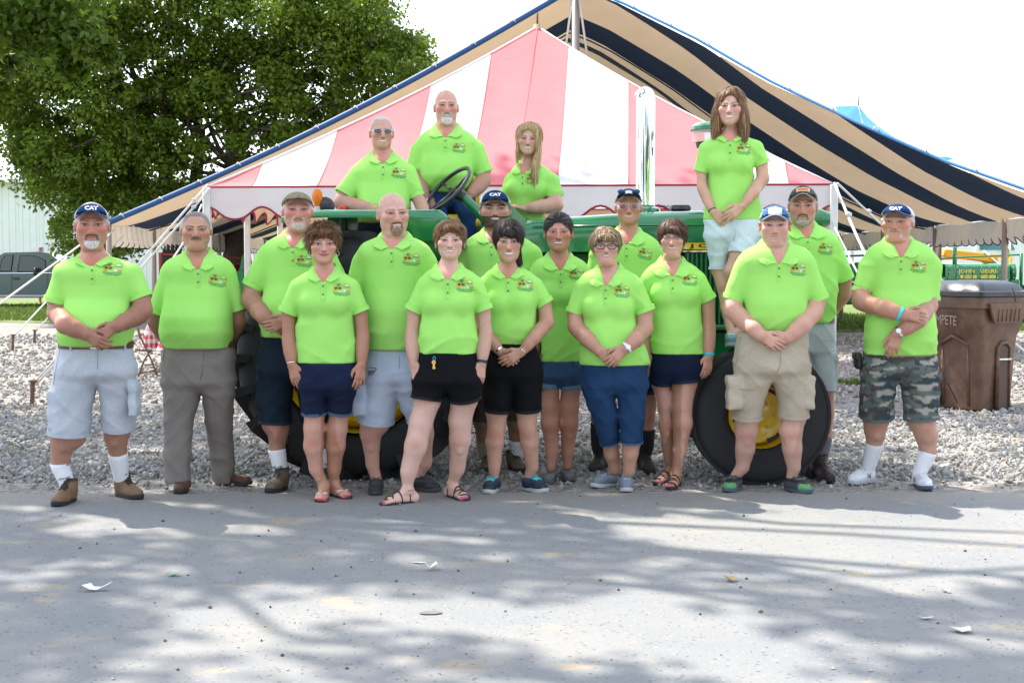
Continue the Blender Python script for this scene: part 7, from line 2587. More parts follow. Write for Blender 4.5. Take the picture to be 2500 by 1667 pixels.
while len(ctrs) < 620:
 u, v = rng.uniform(-80, 1060), rng.uniform(-200, 640)
 if inside(u, v, silh) and not (rng.random() < 0.72 and inside(u, v, [(420, 300), (560, 280), (700, 230), (640, 420), (480, 470), (390, 420)])):
  rr = min(1.0, 0.45 + 0.9 * min(abs(u - 500), 400) / 800)
  ctrs.append(at(u, v, TY + rng.uniform(-2.8, 2.8) * rr))
ctrs = np.array(ctrs)
for i in range(46):
 f, r = forks[i % len(forks)]
 e = ctrs[rng.integers(0, len(ctrs))]
 limb(tr, f, e, r * 0.5, 0.02, rng, 6, 0.2)
tr.build('trunk', BARK, maple, smooth=True)
leaves('crown', ctrs, rng.uniform(0.30, 0.80, len(ctrs)), 270, 0.115, maple, (0.115, 0.185, 0.014), rng, droop=0.6)

rng = np.random.default_rng(33)
shade = thing('shade_tree', 'leafy boughs of the near shade tree hanging in at the upper left', 'tree', (-8.6, 13.0, 0))
tr = MB()
base = arr(-8.6, 13.0, 0)
top = limb(tr, base, base + arr(0.2, 0.1, 5.6), 0.42, 0.32, rng, 6)[-1]
top2 = limb(tr, top, top + arr(0.6, 0.3, 5.0), 0.30, 0.12, rng, 6)[-1]
ctrs, rads = [], []
cot = 1 / math.tan(math.radians(SUN_EL))
shx, shy = math.sin(math.radians(-SUN_AZ)) * cot, math.cos(math.radians(SUN_AZ)) * cot
LIT = [(1.9, 8.2, 1.75, 0.50), (3.0, 7.55, 1.25, 0.60), (0.75, 7.5, 1.0, 0.36), (1.7, 6.95, 1.0, 0.34), (-0.3, 8.6, 0.75, 0.17), (-0.45, 6.05, 0.75, 0.26), (0.35, 5.75, 0.75, 0.24), (-2.2, 9.05, 0.6, 0.10), (0.5, 5.2, 0.5, 0.20), (3.4, 6.4, 0.8, 0.28),
    (3.2, 10.3, 0.9, 0.55), (3.8, 12.2, 0.9, 1.0), (2.7, 5.2, 0.4, 0.12), (-2.4, 10.2, 0.6, 0.16), (2.2, 8.8, 0.8, 0.14), (-0.9, 5.2, 0.35, 0.12), (-3.6, 12.2, 0.5, 0.2), (-0.75, 6.75, 0.3, 0.1)]
bough_tips = []
for gx_ in np.arange(-6.2, 6.3, 0.58):
 for gy_ in np.arange(3.6, 15.2, 0.58):
  x, y = gx_ + rng.uniform(-.3, .3), gy_ + rng.uniform(-.3, .3)
  if any(((x - l[0]) / l[2]) ** 2 + ((y - l[1]) / l[3]) ** 2 < 1 for l in LIT) or rng.random() < 0.035:
   continue
  if y > 13.2 and rng.random() < 0.35:
   continue
  h_ = 11.2 + 1.8 * wob(np.float64(x * .25), np.float64(y * .2), np.float64(0.3)) + rng.uniform(-.6, .6)
  ctrs.append(arr(x - shx * h_, y + shy * h_, h_))
  rads.append(rng.uniform(0.42, 0.62))
  if rng.random() < 0.07:
   bough_tips.append(ctrs[-1])
for c_ in bough_tips:
 limb(tr, top + (top2 - top) * rng.random() * 0.6, c_, 0.10, 0.02, rng, 7, 0.2)
n_over = len(ctrs)
for (u, v, Y, r) in ((40, 20, 12.0, 0.30), (110, 30, 12.2, 0.30), (170, 62, 12.1, 0.28), (235, 105, 12.0, 0.20), (265, 128, 12.0, 0.10), (200, 128, 12.3, 0.22), (130, 110, 12.2, 0.26), (60, 90, 12.4, 0.24), (20, 150, 12.6, 0.16), (180, 170, 12.3, 0.14), (5, 60, 12.1, 0.3), (-60, 60, 12, .5), (-40, -40, 12, .5), (90, -40, 12.2, .45), (190, -10, 12.3, .32), (275, 140, 12.0, .06)):
 ctrs.append(at(u, v, Y))
 rads.append(r)
q0 = at(-500, -320, 12.2)
limb(tr, top, q0, 0.14, 0.08, rng, 6, 0.0)
limb(tr, q0, at(60, 40, 12.1), 0.06, 0.018, rng, 6, 0.0)
limb(tr, at(60, 40, 12.1), at(255, 125, 12.0), 0.016, 0.005, rng, 6, 0.0)
tr.build('trunk', BARK, shade, smooth=True)
ctrs, rads = np.array(ctrs), np.array(rads)
cr = leaves('crown', ctrs[:n_over], rads[:n_over], 90, 0.165, shade, (0.075, 0.14, 0.014), rng, droop=0.25)
leaves('hanging_bough', ctrs[n_over:], rads[n_over:], 260, 0.075, shade, (0.100, 0.17, 0.014), rng, droop=0.5)
print('shade clumps', n_over)

rng = np.random.default_rng(51)
for (x, y, h_) in ((-14, -22, 11), (-5, -26, 13), (3, -24, 12), (11, -23, 12), (20, -27, 13), (-24, -24, 13), (-33, -14, 13), (30, -18, 12), (36, -4, 12)):
 t_ = thing('roadside_tree', 'leafy tree on the far side of the road', 'tree', (x, y, 0), 'trees across the road')
 MB().tube([(x, y, 0), (x + .2, y, h_ * .4), (x, y + .2, h_ * .75)], [0.35, 0.28, 0.1], 8).build('trunk', BARK, t_, smooth=True)
 cs = rng.normal(0, 1, (60, 3))
 cs /= np.linalg.norm(cs, axis=1)[:, None]
 cs = cs * rng.random((60, 1)) ** 0.4 * np.array([4.2, 4.2, h_ * .34]) + np.array([x, y, h_ * .62])
 leaves('crown', cs, np.full(60, 1.3), 70, 0.45, t_, (0.07, 0.13, 0.014), rng)

# --------- tents
def cloth(name, col, tl=0.4, noise=0.06, rough=0.75):
 return mat(name, col, rough, transl=tl, noise=noise, nscale=1.6, bump=0.25, bscale=2.2, bdist=0.05, stretch=(1, 1, 2.5))


RED_C, WHITE_C = cloth('red_canvas', (0.74, 0.20, 0.22), 0.30), cloth('white_canvas', (0.80, 0.80, 0.80), 0.30)
PINK_C = cloth('faded_red_canvas', (0.70, 0.27, 0.25), 0.35)
TAN_C, NAVY_C = cloth('tan_canvas', (0.48, 0.37, 0.25), 0.24), cloth('navy_canvas', (0.006, 0.017, 0.040), 0.15)
CREAM_C = cloth('cream_canvas', (0.56, 0.50, 0.42), 0.25)
BLUETRIM = mat('blue_trim', (0.012, 0.075, 0.22), 0.6)
TRIM_RED = mat('dark_red_trim', (0.30, 0.02, 0.045), 0.7)
TRIM_NAVY = mat('navy_trim', (0.012, 0.025, 0.06), 0.7)
ROPE = mat('white_rope', (0.68, 0.67, 0.64), 0.9, bump=0.6, bscale=60, bdist=0.01)
WOODP = mat('wood_pole', (0.42, 0.30, 0.19), 0.8, noise=0.2, nscale=12, stretch=(1, 1, 0.2))
WHITEP = mat('white_painted_pole', (0.72, 0.71, 0.68), 0.6, noise=0.12, nscale=10)
STEEL = mat('grey_steel', (0.42, 0.41, 0.40), 0.45, metal=0.7)
RUST = mat('rusty_steel', (0.13, 0.075, 0.05), 0.8, noise=0.3, nscale=30)
GREENP = mat('tractor_green', (0.005, 0.165, 0.050), 0.20, coat=0.7, noise=0.05, nscale=6)
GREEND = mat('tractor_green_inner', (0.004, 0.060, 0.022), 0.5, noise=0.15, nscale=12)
YELLOWP = mat('tractor_yellow', (0.78, 0.53, 0.012), 0.28, coat=0.5, noise=0.06, nscale=10)
BLACKP = mat('black_enamel', (0.012, 0.012, 0.014), 0.3, coat=0.3)
TYRE = mat('tyre_rubber', (0.016, 0.016, 0.017), 0.75, noise=0.25, nscale=9, bump=0.25, bscale=40, bdist=0.006)
CHROME = mat('chrome', (0.90, 0.90, 0.90), 0.035, metal=1.0)
GLASSD = mat('tinted_window', (0.02, 0.04, 0.06), 0.05, spec=0.8)


def scallop(a, b_, zt, depth, n, amp, m, trim, parent, tr=0.012, seed=0, noff=None, wav=0.0):
 """hanging valance from a to b with a wavy lower edge and a bound trim"""
 a, b_ = np.asarray(a, float), np.asarray(b_, float)
 d = b_ - a
 ln = np.linalg.norm(d[:2])
 nrm = arr(d[1], -d[0], 0) / ln
 k = n * 12
 pts_t, pts_b = [], []
 for i in range(k + 1):
  t = i / k
  ph = (t * n) % 1.0
  w = 1 / (1 + math.exp(-14 * (abs(ph - 0.5) - 0.27)))         # square-ish tabs with round shoulders
  z = zt(t) if callable(zt) else zt
  off = nrm * (wav * math.sin(t * n * 2.1 * 3.14 + seed) + 0.3 * wav * math.sin(t * n * 7))
  p = a + d * t
  pts_t.append(arr(p[0], p[1], z))
  pts_b.append(arr(p[0], p[1], z - depth + amp * w) + off)
 g = [[pts_t[i] * (1 - s) + pts_b[i] * s for s in (0, 0.5, 1)] for i in range(k + 1)]
 o = MB().grid(g).build('valance', m, parent, smooth=True)
 MB().tube(pts_b, tr, 5).build('valance_trim', trim, o, smooth=True)
 return o


# ---- red and white tent
RY = 15.9
yawr = math.atan((1546 - CX) / FPX) * 0.9
cL, cR = at(505, 456, RY + 0.28), at(2035, 453, RY - 0.28)
ez = (cL[2] + cR[2]) / 2
ex = (cR - cL) * arr(1, 1, 0)
WT = np.linalg.norm(ex)
ex /= WT
dy_ = arr(-ex[1], ex[0], 0)
pk = at(1312, 66, RY + 3.4)
a_pk = float((pk - cL) @ ex)
D_pk = float((pk - cL) @ dy_)
H_pk = pk[2] - ez
rt = thing('pole_tent', 'red and white striped pole tent with a pointed peak behind the tractor', 'tent', (float(pk[0]), float(pk[1]), 0))
bounds = [(u - 505) / 1530.0 * WT for u in (505, 617, 781, 999, 1154, 1373, 1546, 1738, 1931, 2035)]
kinds = [RED_C, WHITE_C, RED_C, WHITE_C, RED_C, WHITE_C, RED_C, WHITE_C, RED_C]


def roof_z(g):
 return H_pk * (0.88 * g + 0.12 * g ** 2.4)


def front_panel(a0, a1, back=False):
 g = []
 for a in np.linspace(a0, a1, 9):
  bm_ = D_pk * (a / a_pk if a < a_pk else (WT - a) / (WT - a_pk))
  row = []
  for t in np.linspace(0, 1, 13):
   b_ = bm_ * t
   z = ez + roof_z(b_ / D_pk) - 0.05 * math.sin(math.pi * t) * min(1, bm_)
   z += 0.008 * math.sin(a * 9 + 3 * t) * math.sin(math.pi * t)
   row.append(cL * arr(1, 1, 0) + ex * a + dy_ * ((2 * D_pk - b_) if back else b_) + arr(0, 0, z))
  g.append(row)
 return g


def side_panel(b0, b1, right):
 g = []
 for b_ in np.linspace(b0, b1, 9):
  f = b_ / D_pk if b_ < D_pk else (2 * D_pk - b_) / D_pk
  am_ = (WT - a_pk if right else a_pk) * f
  row = []
  for t in np.linspace(0, 1, 13):
   z = ez + roof_z(f * t) - 0.05 * math.sin(math.pi * t) * min(1, am_)
   row.append(cL * arr(1, 1, 0) + ex * (WT - am_ * t if right else am_ * t) + dy_ * b_ + arr(0, 0, z))
  g.append(row)
 return g


for i in range(9):
 a0, a1 = bounds[i], bounds[i + 1]
 for bk in (False, True):
  segs = [(a0, a1)] if not (a0 < a_pk < a1) else [(a0, a_pk), (a_pk, a1)]
  mb = MB()
  for (q0, q1) in segs:
   mb.grid(front_panel(q0, q1, bk))
  mb.build('roof_panel', kinds[i], rt, smooth=True)
sb = np.linspace(0, 2 * D_pk, 9)
for i in range(8):
 for right in (False, True):
  segs = [(sb[i], sb[i + 1])]
  MB().grid(side_panel(sb[i], sb[i + 1], right)).build('roof_panel', kinds[i], rt, smooth=True)
sm = MB()
for a in (0, WT):
 sm.tube([cL * arr(1, 1, 0) + ex * (a + (a_pk - a) * t) + dy_ * D_pk * t + arr(0, 0, ez + roof_z(t) + 0.004) for t in np.linspace(0, 1, 14)], 0.014, 6)
sm.build('hip_seam', WHITE_C, rt, smooth=True)
SEAM = mat('pink_seam', (0.50, 0.12, 0.13), 0.7)
sm = MB()
sm.tube([q + arr(0, -0.006, 0.004) for q in [cL * arr(1, 1, 0) + ex * (a_pk - 0.07 * (1 - t)) + dy_ * D_pk * t + arr(0, 0, ez + roof_z(t) - 0.05 * math.sin(math.pi * t)) for t in np.linspace(0, 1, 14)]], 0.006, 5)
sm.build('panel_seam', SEAM, rt, smooth=True)
for a in bounds[1:-1]:
 sm = MB()
 bm_ = D_pk * (a / a_pk if a < a_pk else (WT - a) / (WT - a_pk))
 sm.tube([cL * arr(1, 1, 0) + ex * a + dy_ * bm_ * t + arr(0, 0, ez + roof_z(bm_ * t / D_pk) - 0.05 * math.sin(math.pi * t) * min(1, bm_) + 0.004) for t in np.linspace(0, 1, 12)], 0.005, 4)
 sm.build('panel_seam', SEAM, rt, smooth=True)
corners = [cL, cR, cR + dy_ * 2 * D_pk, cL + dy_ * 2 * D_pk]
corners = [arr(q[0], q[1], ez) for q in corners]
for i in range(4):
 scallop(corners[i], corners[(i + 1) % 4], ez - 0.005, 0.36 if i == 0 else 0.34, 11, 0.15, WHITE_C if i in (0,) else TAN_C, TRIM_RED, rt, 0.013, i, wav=0.02)
eb = MB()
for i in range(4):
 p, q = corners[i], corners[(i + 1) % 4]
 eb.tube([p + (q - p) * t + arr(0, 0, 0.004) for t in np.linspace(0, 1, 12)], 0.012, 6)
eb.build('eave_binding', TRIM_RED, rt, smooth=True)
for i in range(4):
 q = corners[i]
 MB().box((q[0], q[1], ez / 2), (0.085, 0.085, ez), bev=0.008).build('corner_pole', WHITEP, rt, smooth='auto')
for t in (0.25, 0.5, 0.75):
 for (p, q) in ((corners[1], corners[2]), (corners[2], corners[3]), (corners[3], corners[0])):
  r_ = p + (q - p) * t
  MB().box((r_[0], r_[1], ez / 2), (0.07, 0.07, ez), bev=0.008).build('side_pole', WHITEP, rt, smooth='auto')
MB().tube([(pk[0], pk[1], 0), (pk[0], pk[1], pk[2] + 0.03)], 0.05, 10).build('centre_pole', WOODP, rt, smooth=True)
MB().tube([(pk[0], pk[1], pk[2]), at(1312, 32, RY + 3.4)], 0.014, 6).build('peak_pin', RUST, rt, smooth=True)
for (txt, u, v, w) in (('Bartholomew', 1629, 504.5, 44), ('County Fair', 1633, 513.5, 38)):
 V_, F_ = text_mesh(txt, 0.1, bold=0.0018)
 s_ = 1 / scale_at(RY)
 V_ = V_ * (w * s_ / np.ptp(V_[:, 0]))
 o_ = at(u, v, RY - 0.06)
 tt = float((o_ - cL) @ ex)
 o_ = cL * arr(1, 1, 0) + ex * tt + arr(0, 0, o_[2]) - dy_ * 0.03
 V3 = np.array([o_ + (ex + arr(0, 0, 0.05)) * q[0] + arr(0, 0, 1) * q[1] for q in V_])
 mesh_np('lettering', V3, [[f for f in F_ if len(f) == k] for k in sorted({len(f) for f in F_})], mat('navy_print', (0.012, 0.02, 0.06), 0.7), rt, smooth=False)


def rope(name, p, q, label, r=0.011, sag=0.0, group=None, knots=()):
 mb = MB()
 p, q = np.asarray(p, float), np.asarray(q, float)
 mb.tube([p + (q - p) * t + arr(0, 0, -sag * math.sin(math.pi * t)) for t in np.linspace(0, 1, 10)], r, 6)
 for t in knots:
  c_ = p + (q - p) * t
  mb.lathe([(0.0001, -r * 2), (r * 2.2, -r), (r * 2.4, r), (0.0001, r * 2.2)], c_, 'z', 8)
 return tag(mb.build(name, ROPE, None, smooth=True), label, 'rope', group)


def stake(u, v, h, label):
 g = ground(u, v)
 st = thing('tent_stake', label, 'stake', g, 'steel tent stakes in the gravel')
 MB().tube([g - arr(0, 0, 0.1), g + arr(0.02, 0, h)], 0.024, 8).build('rod', RUST, st, smooth='auto')
 MB().lathe([(0.0001, 0.03), (0.04, 0.028), (0.045, 0.01), (0.03, 0.0)], g + arr(0.02, 0, h - 0.01), 'z', 10).build('head', RUST, st, smooth='auto')
 return g + arr(0.02, 0, h - 0.03)


s1 = stake(77, 986, 0.24, 'rusty stake nearest the road at left, two ropes tied to it')
s2 = stake(30, 855, 0.26, 'rusty stake at far left on the gravel by the lawn')
s3 = stake(83, 838, 0.24, 'rusty stake beside the big man, farther back on the gravel')
rope('guy_rope', cL + arr(0.02, -0.05, 0.02), s1, 'white guy rope from the left tent corner down to the near stake', 0.012, 0.0, 'white tent guy ropes', (0.08,))
rope('guy_rope', cL + arr(0.05, -0.05, -0.02), s1 + arr(0.03, 0.02, 0), 'second white guy rope running beside the first from the left tent corner', 0.012, 0.02, 'white tent guy ropes', (0.1,))
rope('guy_rope', at(492, 500, 15.8), at(415, 640, 14.6), 'short white rope tail hanging from the left tent corner', 0.010, 0.05, 'white tent guy ropes')
rope('guy_rope', cR + arr(0, -0.05, 0.02), at(2146, 690, 13.2), 'braided rope from the right tent corner passing behind the older man', 0.015, 0.03, 'white tent guy ropes', (0.35,))
rope('guy_rope', cR + arr(0.03, -0.05, 0.02), ground(2560, 905), 'long white rope from the right tent corner down beyond the brown bin', 0.013, 0.05, 'white tent guy ropes', (0.12, 0.2))
rope('guy_rope', cR + arr(-0.02, -0.05, -0.4), at(2160, 790, 13.2), 'thin white rope crossing behind the arm of the older man', 0.010, 0.02, 'white tent guy ropes')

# ---- navy and tan tent: an open gable end towards us, the roof seen from below
GY = 27.0
phi = math.radians(3.2)
gd = arr(-math.sin(phi), math.cos(phi), 0)                      # along the ridge
gx = arr(math.cos(phi), math.sin(phi), 0)
EZ = at(265, 548, GY)[2]
G0 = at(265, 548, GY)
G0[2] = 0
peak = at(1408, -28, GY)
right = at(2690, 548, GY)
RZ = peak[2]
wl_ = float((peak - G0) @ gx)
wr_ = float((right - G0) @ gx) - wl_
bt = thing('marquee', 'huge navy and tan striped marquee with an open gable end', 'tent', tuple(G0 + gx * wl_))
LEN = 27.0


gd, gx = arr(0, 1, 0), arr(1, 0, 0)
EDGE_U = [1408, 1500, 1700, 1870, 2100, 2300, 2500, 2600, 2690, 2760]
EDGE_V = [-28, 3, 101, 200, 310, 398, 468, 496, 516, 524]
X_R = 8.70


def s_edge(t, side):
 """how far the cut edge of the cloth runs out towards the camera"""
 return 0.0 if side < 0 else -6.0 * t ** 1.2


def slope(t, side):
 """t 0 at the ridge, 1 at the eave: offset from the ridge and height"""
 if side < 0:
  return -wl_ * t, RZ + (EZ - RZ) * t - 0.22 * math.sin(math.pi * t)
 x = (X_R - peak[0]) * t
 Ye = GY + s_edge(t, 1)
 u = CX + (peak[0] + x) / Ye * FPX
 return x, at(u, float(np.interp(u, EDGE_U, EDGE_V)), Ye)[2]


ns = 18
STW = 1.5
for side in (-1, 1):
 for i in range(-5 if side > 0 else 0, ns):
  s0, s1_ = STW * i, STW * (i + 1)
  m_ = TAN_C if i % 2 == 0 else NAVY_C
  g = []
  for t in np.linspace(0, 1, 31):
   e_ = s_edge(t, side)
   if s1_ <= e_ + 1e-3:
    continue
   x, z = slope(t, side)
   row = []
   for s in np.linspace(max(s0, e_), s1_, 4):
    dip = 0.30 * math.sin(math.pi * ((s / 6.2) % 1.0)) * (1 - t) ** 0.5 * (1 if s > 0.1 else 0)
    row.append(G0 + gx * (wl_ + x) + gd * s + arr(0, 0, z - dip + 0.025 * math.sin(s * 3 + t * 9)))
   g.append(row)
  if len(g) > 1:
   MB().grid(g).build('roof_stripe', m_, bt, smooth=True)
 edp = lambda t, dz, dy: G0 + gx * (wl_ + slope(t, side)[0]) + gd * (s_edge(t, side) + dy) + arr(0, 0, slope(t, side)[1] + dz)
 MB().tube([edp(t, 0.03, -0.02) for t in np.linspace(0, 1, 26)], 0.06 if side < 0 else 0.03, 6).build('gable_binding', BLUETRIM if side < 0 else mat('lit_blue_trim', (0.06, 0.22, 0.48), 0.6), bt, smooth=True)  # right edge paler: sunlight on the cloth top is put into its colour
 for t in np.linspace(0.05, 0.97, 12):
  c_ = edp(t, 0.02, -0.08)
  MB().tube([c_ + arr(-0.06, 0, 0.02), c_ + arr(0, -0.02, 0.07), c_ + arr(0.06, 0, 0.0)], 0.012, 5).build('lacing_hook', METAL, bt, smooth=True)
 w = wl_ if side < 0 else X_R - peak[0]
 e0, e1 = G0 + gx * (wl_ + side * w) + gd * s_edge(1, side), G0 + gx * (wl_ + side * w) + gd * LEN
 zE = slope(1, side)[1]
 scallop(e0, e1, zE, 0.44, 64 if side < 0 else 76, 0.13, CREAM_C, TRIM_NAVY, bt, 0.010, 2, wav=0.05)
 for k in range(9):
  q = e0 + (e1 - e0) * k / 8.0
  MB().tube([arr(q[0], q[1], 0), arr(q[0], q[1], zE + 0.15)], 0.055, 8).build('eave_pole', mat('dull_pole', (0.32, 0.26, 0.22), 0.7), bt, smooth=True)
 for k in range(5):
  s = 3.0 + 5.0 * k
  MB().tube([G0 + gx * (wl_ + slope(t, side)[0]) + gd * s + arr(0, 0, slope(t, side)[1] - 0.05 - 0.30 * math.sin(math.pi * ((s / 6.2) % 1.0)) * (1 - t) ** 0.5) for t in np.linspace(0, 1, 18)], 0.016, 5).build('lacing_line', TRIM_NAVY, bt, smooth=True)
wr_ = X_R - peak[0]
fe0, fe1 = G0 + gd * LEN, G0 + gx * (wl_ + wr_) + gd * LEN
scallop(fe0, fe1, EZ, 0.50, 40, 0.16, CREAM_C, TRIM_NAVY, bt, 0.012, 1, wav=0.05)
for k in range(1, 8):
 q = fe0 + (fe1 - fe0) * k / 8.0
 MB().tube([arr(q[0], q[1], 0), arr(q[0], q[1], EZ)], 0.055, 8).build('eave_pole', mat('dull_pole'), bt, smooth=True)
for s in (0.25, 12.6, 24.6):
 q = G0 + gx * wl_ + gd * s
 MB().tube([q, q + arr(0, 0, RZ + 0.6)], 0.082, 12).build('king_pole', STEEL, bt, smooth=True)
pr = MB()
pq = G0 + gx * wl_ + gd * 0.1
for dx, u in ((-0.05, 1378), (0.05, 1434)):
 pr.tube([pq + arr(dx, 0, RZ - 0.05), at(u, 140, GY + 0.2)], 0.022, 6)
pr.build('pulley_rope', ROPE, bt, smooth=True)
MB().tube([at(2015, 468, GY + 4.0), at(2052, 305, GY + 3.0)], 0.075, 8).build('quarter_pole', WOODP, bt, smooth=True)
MB().tube([at(1925, 365, GY + 3.2), at(1918, 420, GY + 3.4)], 0.06, 8).build('quarter_pole', WOODP, bt, smooth=True)
st_ = MB()
for a_, b_ in (((1938, 378), (2042, 292)), ((1893, 385), (1903, 368))):
 p, q = at(*a_, GY + 3.0), at(*b_, GY + 2.4)
 st_.tube([p + (q - p) * t for t in np.linspace(0, 1, 4)], 0.05, 4, flat=0.2)
st_.build('black_strap', mat('black_webbing', (0.012, 0.012, 0.015), 0.8), bt)
MB().tube([at(2109, 328, GY), at(2109, 344, GY)], 0.05, 8).build('snap_hook', STEEL, bt, smooth=True)
rope('guy_rope', G0 + arr(0, 0, EZ), ground(-260, 930), 'rope from the marquee corner crossing the parked pickup truck', 0.016, 0.0, 'white tent guy ropes')
rope('guy_rope', G0 + arr(0.1, 0, EZ - .1), s2, 'rope running down from the marquee corner to the far left stake', 0.014, 0.0, 'white tent guy ropes')
rope('guy_rope', G0 + arr(0.2, 0.3, EZ - .2), s3, 'rope from the marquee corner to the stake beside the big man', 0.014, 0.0, 'white tent guy ropes')


# ---- two more tent tops beyond
def far_tent(u, v, Y, hw, H, label, ca, cb):
 p = at(u, v, Y)
 t_ = thing('distant_tent', label, 'tent', (p[0], Y, 0))
 z1 = p[2] - H
 k = 12
 for i in range(k):
  a0, a1 = 2 * math.pi * i / k, 2 * math.pi * (i + 1) / k
  g = []
  for a in np.linspace(a0, a1, 4):
   sq = 1 / max(abs(math.cos(a)), abs(math.sin(a)))
   g.append([p + arr(math.cos(a) * hw * sq * s, math.sin(a) * hw * sq * s, -H * (s ** 0.75)) for s in np.linspace(0, 1, 8)])
  MB().grid(g).build('roof_panel', ca if i % 2 else cb, t_, smooth=True)
 MB().tube([p, p + arr(0, 0, 0.5)], 0.04, 6).build('peak_pin', STEEL, t_, smooth=True)
 for sx in (-1, 1):
  for sy in (-1, 1):
   MB().tube([arr(p[0] + sx * hw, p[1] + sy * hw, 0), arr(p[0] + sx * hw, p[1] + sy * hw, z1)], 0.06, 6).build('pole', WHITEP, t_, smooth=True)


SKYB = cloth('sky_blue_canvas', (0.12, 0.36, 0.62), 0.4)
far_tent(2096, 258, 58, 3.3, 2.3, 'blue and white tent peak showing beyond the marquee roof at right', SKYB, WHITE_C)
far_tent(787, 286, 60, 3.6, 2.0, 'white tent peak showing beyond the marquee roof at left', WHITE_C, cloth('pale_teal_canvas', (0.50, 0.74, 0.74), 0.4))

rg = thing('distant_tent', 'long blue and white tent ridge left of the far blue tent peak', 'tent', (at(2000, 262, 58)[0], 58.5, 0))
for i, (ua, ub) in enumerate(((1930, 1985), (1985, 2040), (2040, 2094))):
 MB().grid([[at(u, 262 - (u - 1930) * 0.02 + 0.0, 58) + arr(0, -3.0 * s_, -2.2 * s_ ** 0.8) for s_ in np.linspace(0, 1, 6)] for u in np.linspace(ua, ub, 4)]).build('roof_panel', SKYB if i % 2 == 0 else WHITE_C, rg, smooth=True)
for u in (1945, 2080):
 q_ = at(u, 600, 55.2)
 MB().tube([arr(q_[0], 55.1, 0), arr(q_[0], 55.1, 5.6)], 0.06, 6).build('pole', WHITEP, rg, smooth=True)

# --------- sheds, truck, background machines
BY = 64.0
PANELW = mat('white_ribbed_steel', (0.72, 0.76, 0.70), 0.45, noise=0.05, nscale=2)
bl = at(-400, 760, BY)
zt_ = at(0, 442, BY)[2]
shed = thing('metal_shed', 'long white ribbed metal shed behind the pickup truck', 'building', (at(100, 700, BY)[0], BY, 0))
x0, x1 = at(-700, 700, BY)[0], at(700, 700, BY)[0]
px = np.arange(x0, x1, 0.92)
for i, x in enumerate(px):
 mb = MB()
 mb.box((x + 0.46, BY, zt_ / 2), (0.912, 0.05, zt_))
 for k in range(3):
  mb.prism([(x + 0.10 + 0.30 * k, BY - 0.026), (x + 0.13 + 0.30 * k, BY - 0.07), (x + 0.17 + 0.30 * k, BY - 0.07), (x + 0.20 + 0.30 * k, BY - 0.026)], 0.0, zt_, 'z')
 mb.build('wall_panel', PANELW, shed)
MB().box(((x0 + x1) / 2, BY + 6, zt_ / 2), (x1 - x0 - 0.2, 11.7, zt_ - 0.1)).build('shed_body', PANELW, shed)
rf = MB()
rf.sheet([[arr(x, BY - 0.4, zt_ + 0.02), arr(x, BY + 6.2, zt_ + 2.2), arr(x, BY + 12.6, zt_ + 0.02)] for x in np.linspace(x0 - 0.3, x1 + .3, 3)], 0.08)
for x in np.arange(x0, x1, 0.6):
 rf.tube([arr(x, BY - 0.4, zt_ + 0.05), arr(x, BY + 6.2, zt_ + 2.23)], 0.03, 4)
rf.build('roof', mat('pale_roof_steel', (0.72, 0.73, 0.74), 0.4), shed)
MB().box(((x0 + x1) / 2, BY - 0.45, zt_ - 0.02), (x1 - x0 + .4, 0.1, 0.16), bev=0.01).build('gutter', mat('pale_roof_steel'), shed)

s2_ = thing('far_shed', 'pale metal shed far behind the white truck at right', 'building', (30, 95, 0))
MB().box((24, 96, 2.0), (46, 10, 4.0)).build('wall', mat('bright_white_steel', (0.80, 0.81, 0.82), 0.5), s2_)
MB().box((40, 90.9, 1.9), (10, 0.2, 3.0)).build('door', mat('teal_steel', (0.05, 0.22, 0.22), 0.5), s2_)
MB().prism([(0.5, 4.0), (24, 5.4), (47.5, 4.0)], 90.6, 101.4, 'y').build('roof', mat('pale_roof_steel'), s2_)

TRY = 49.0
TG = mat('dark_green_car_paint', (0.012, 0.062, 0.075), 0.18, coat=1.0, noise=0.05, nscale=3)


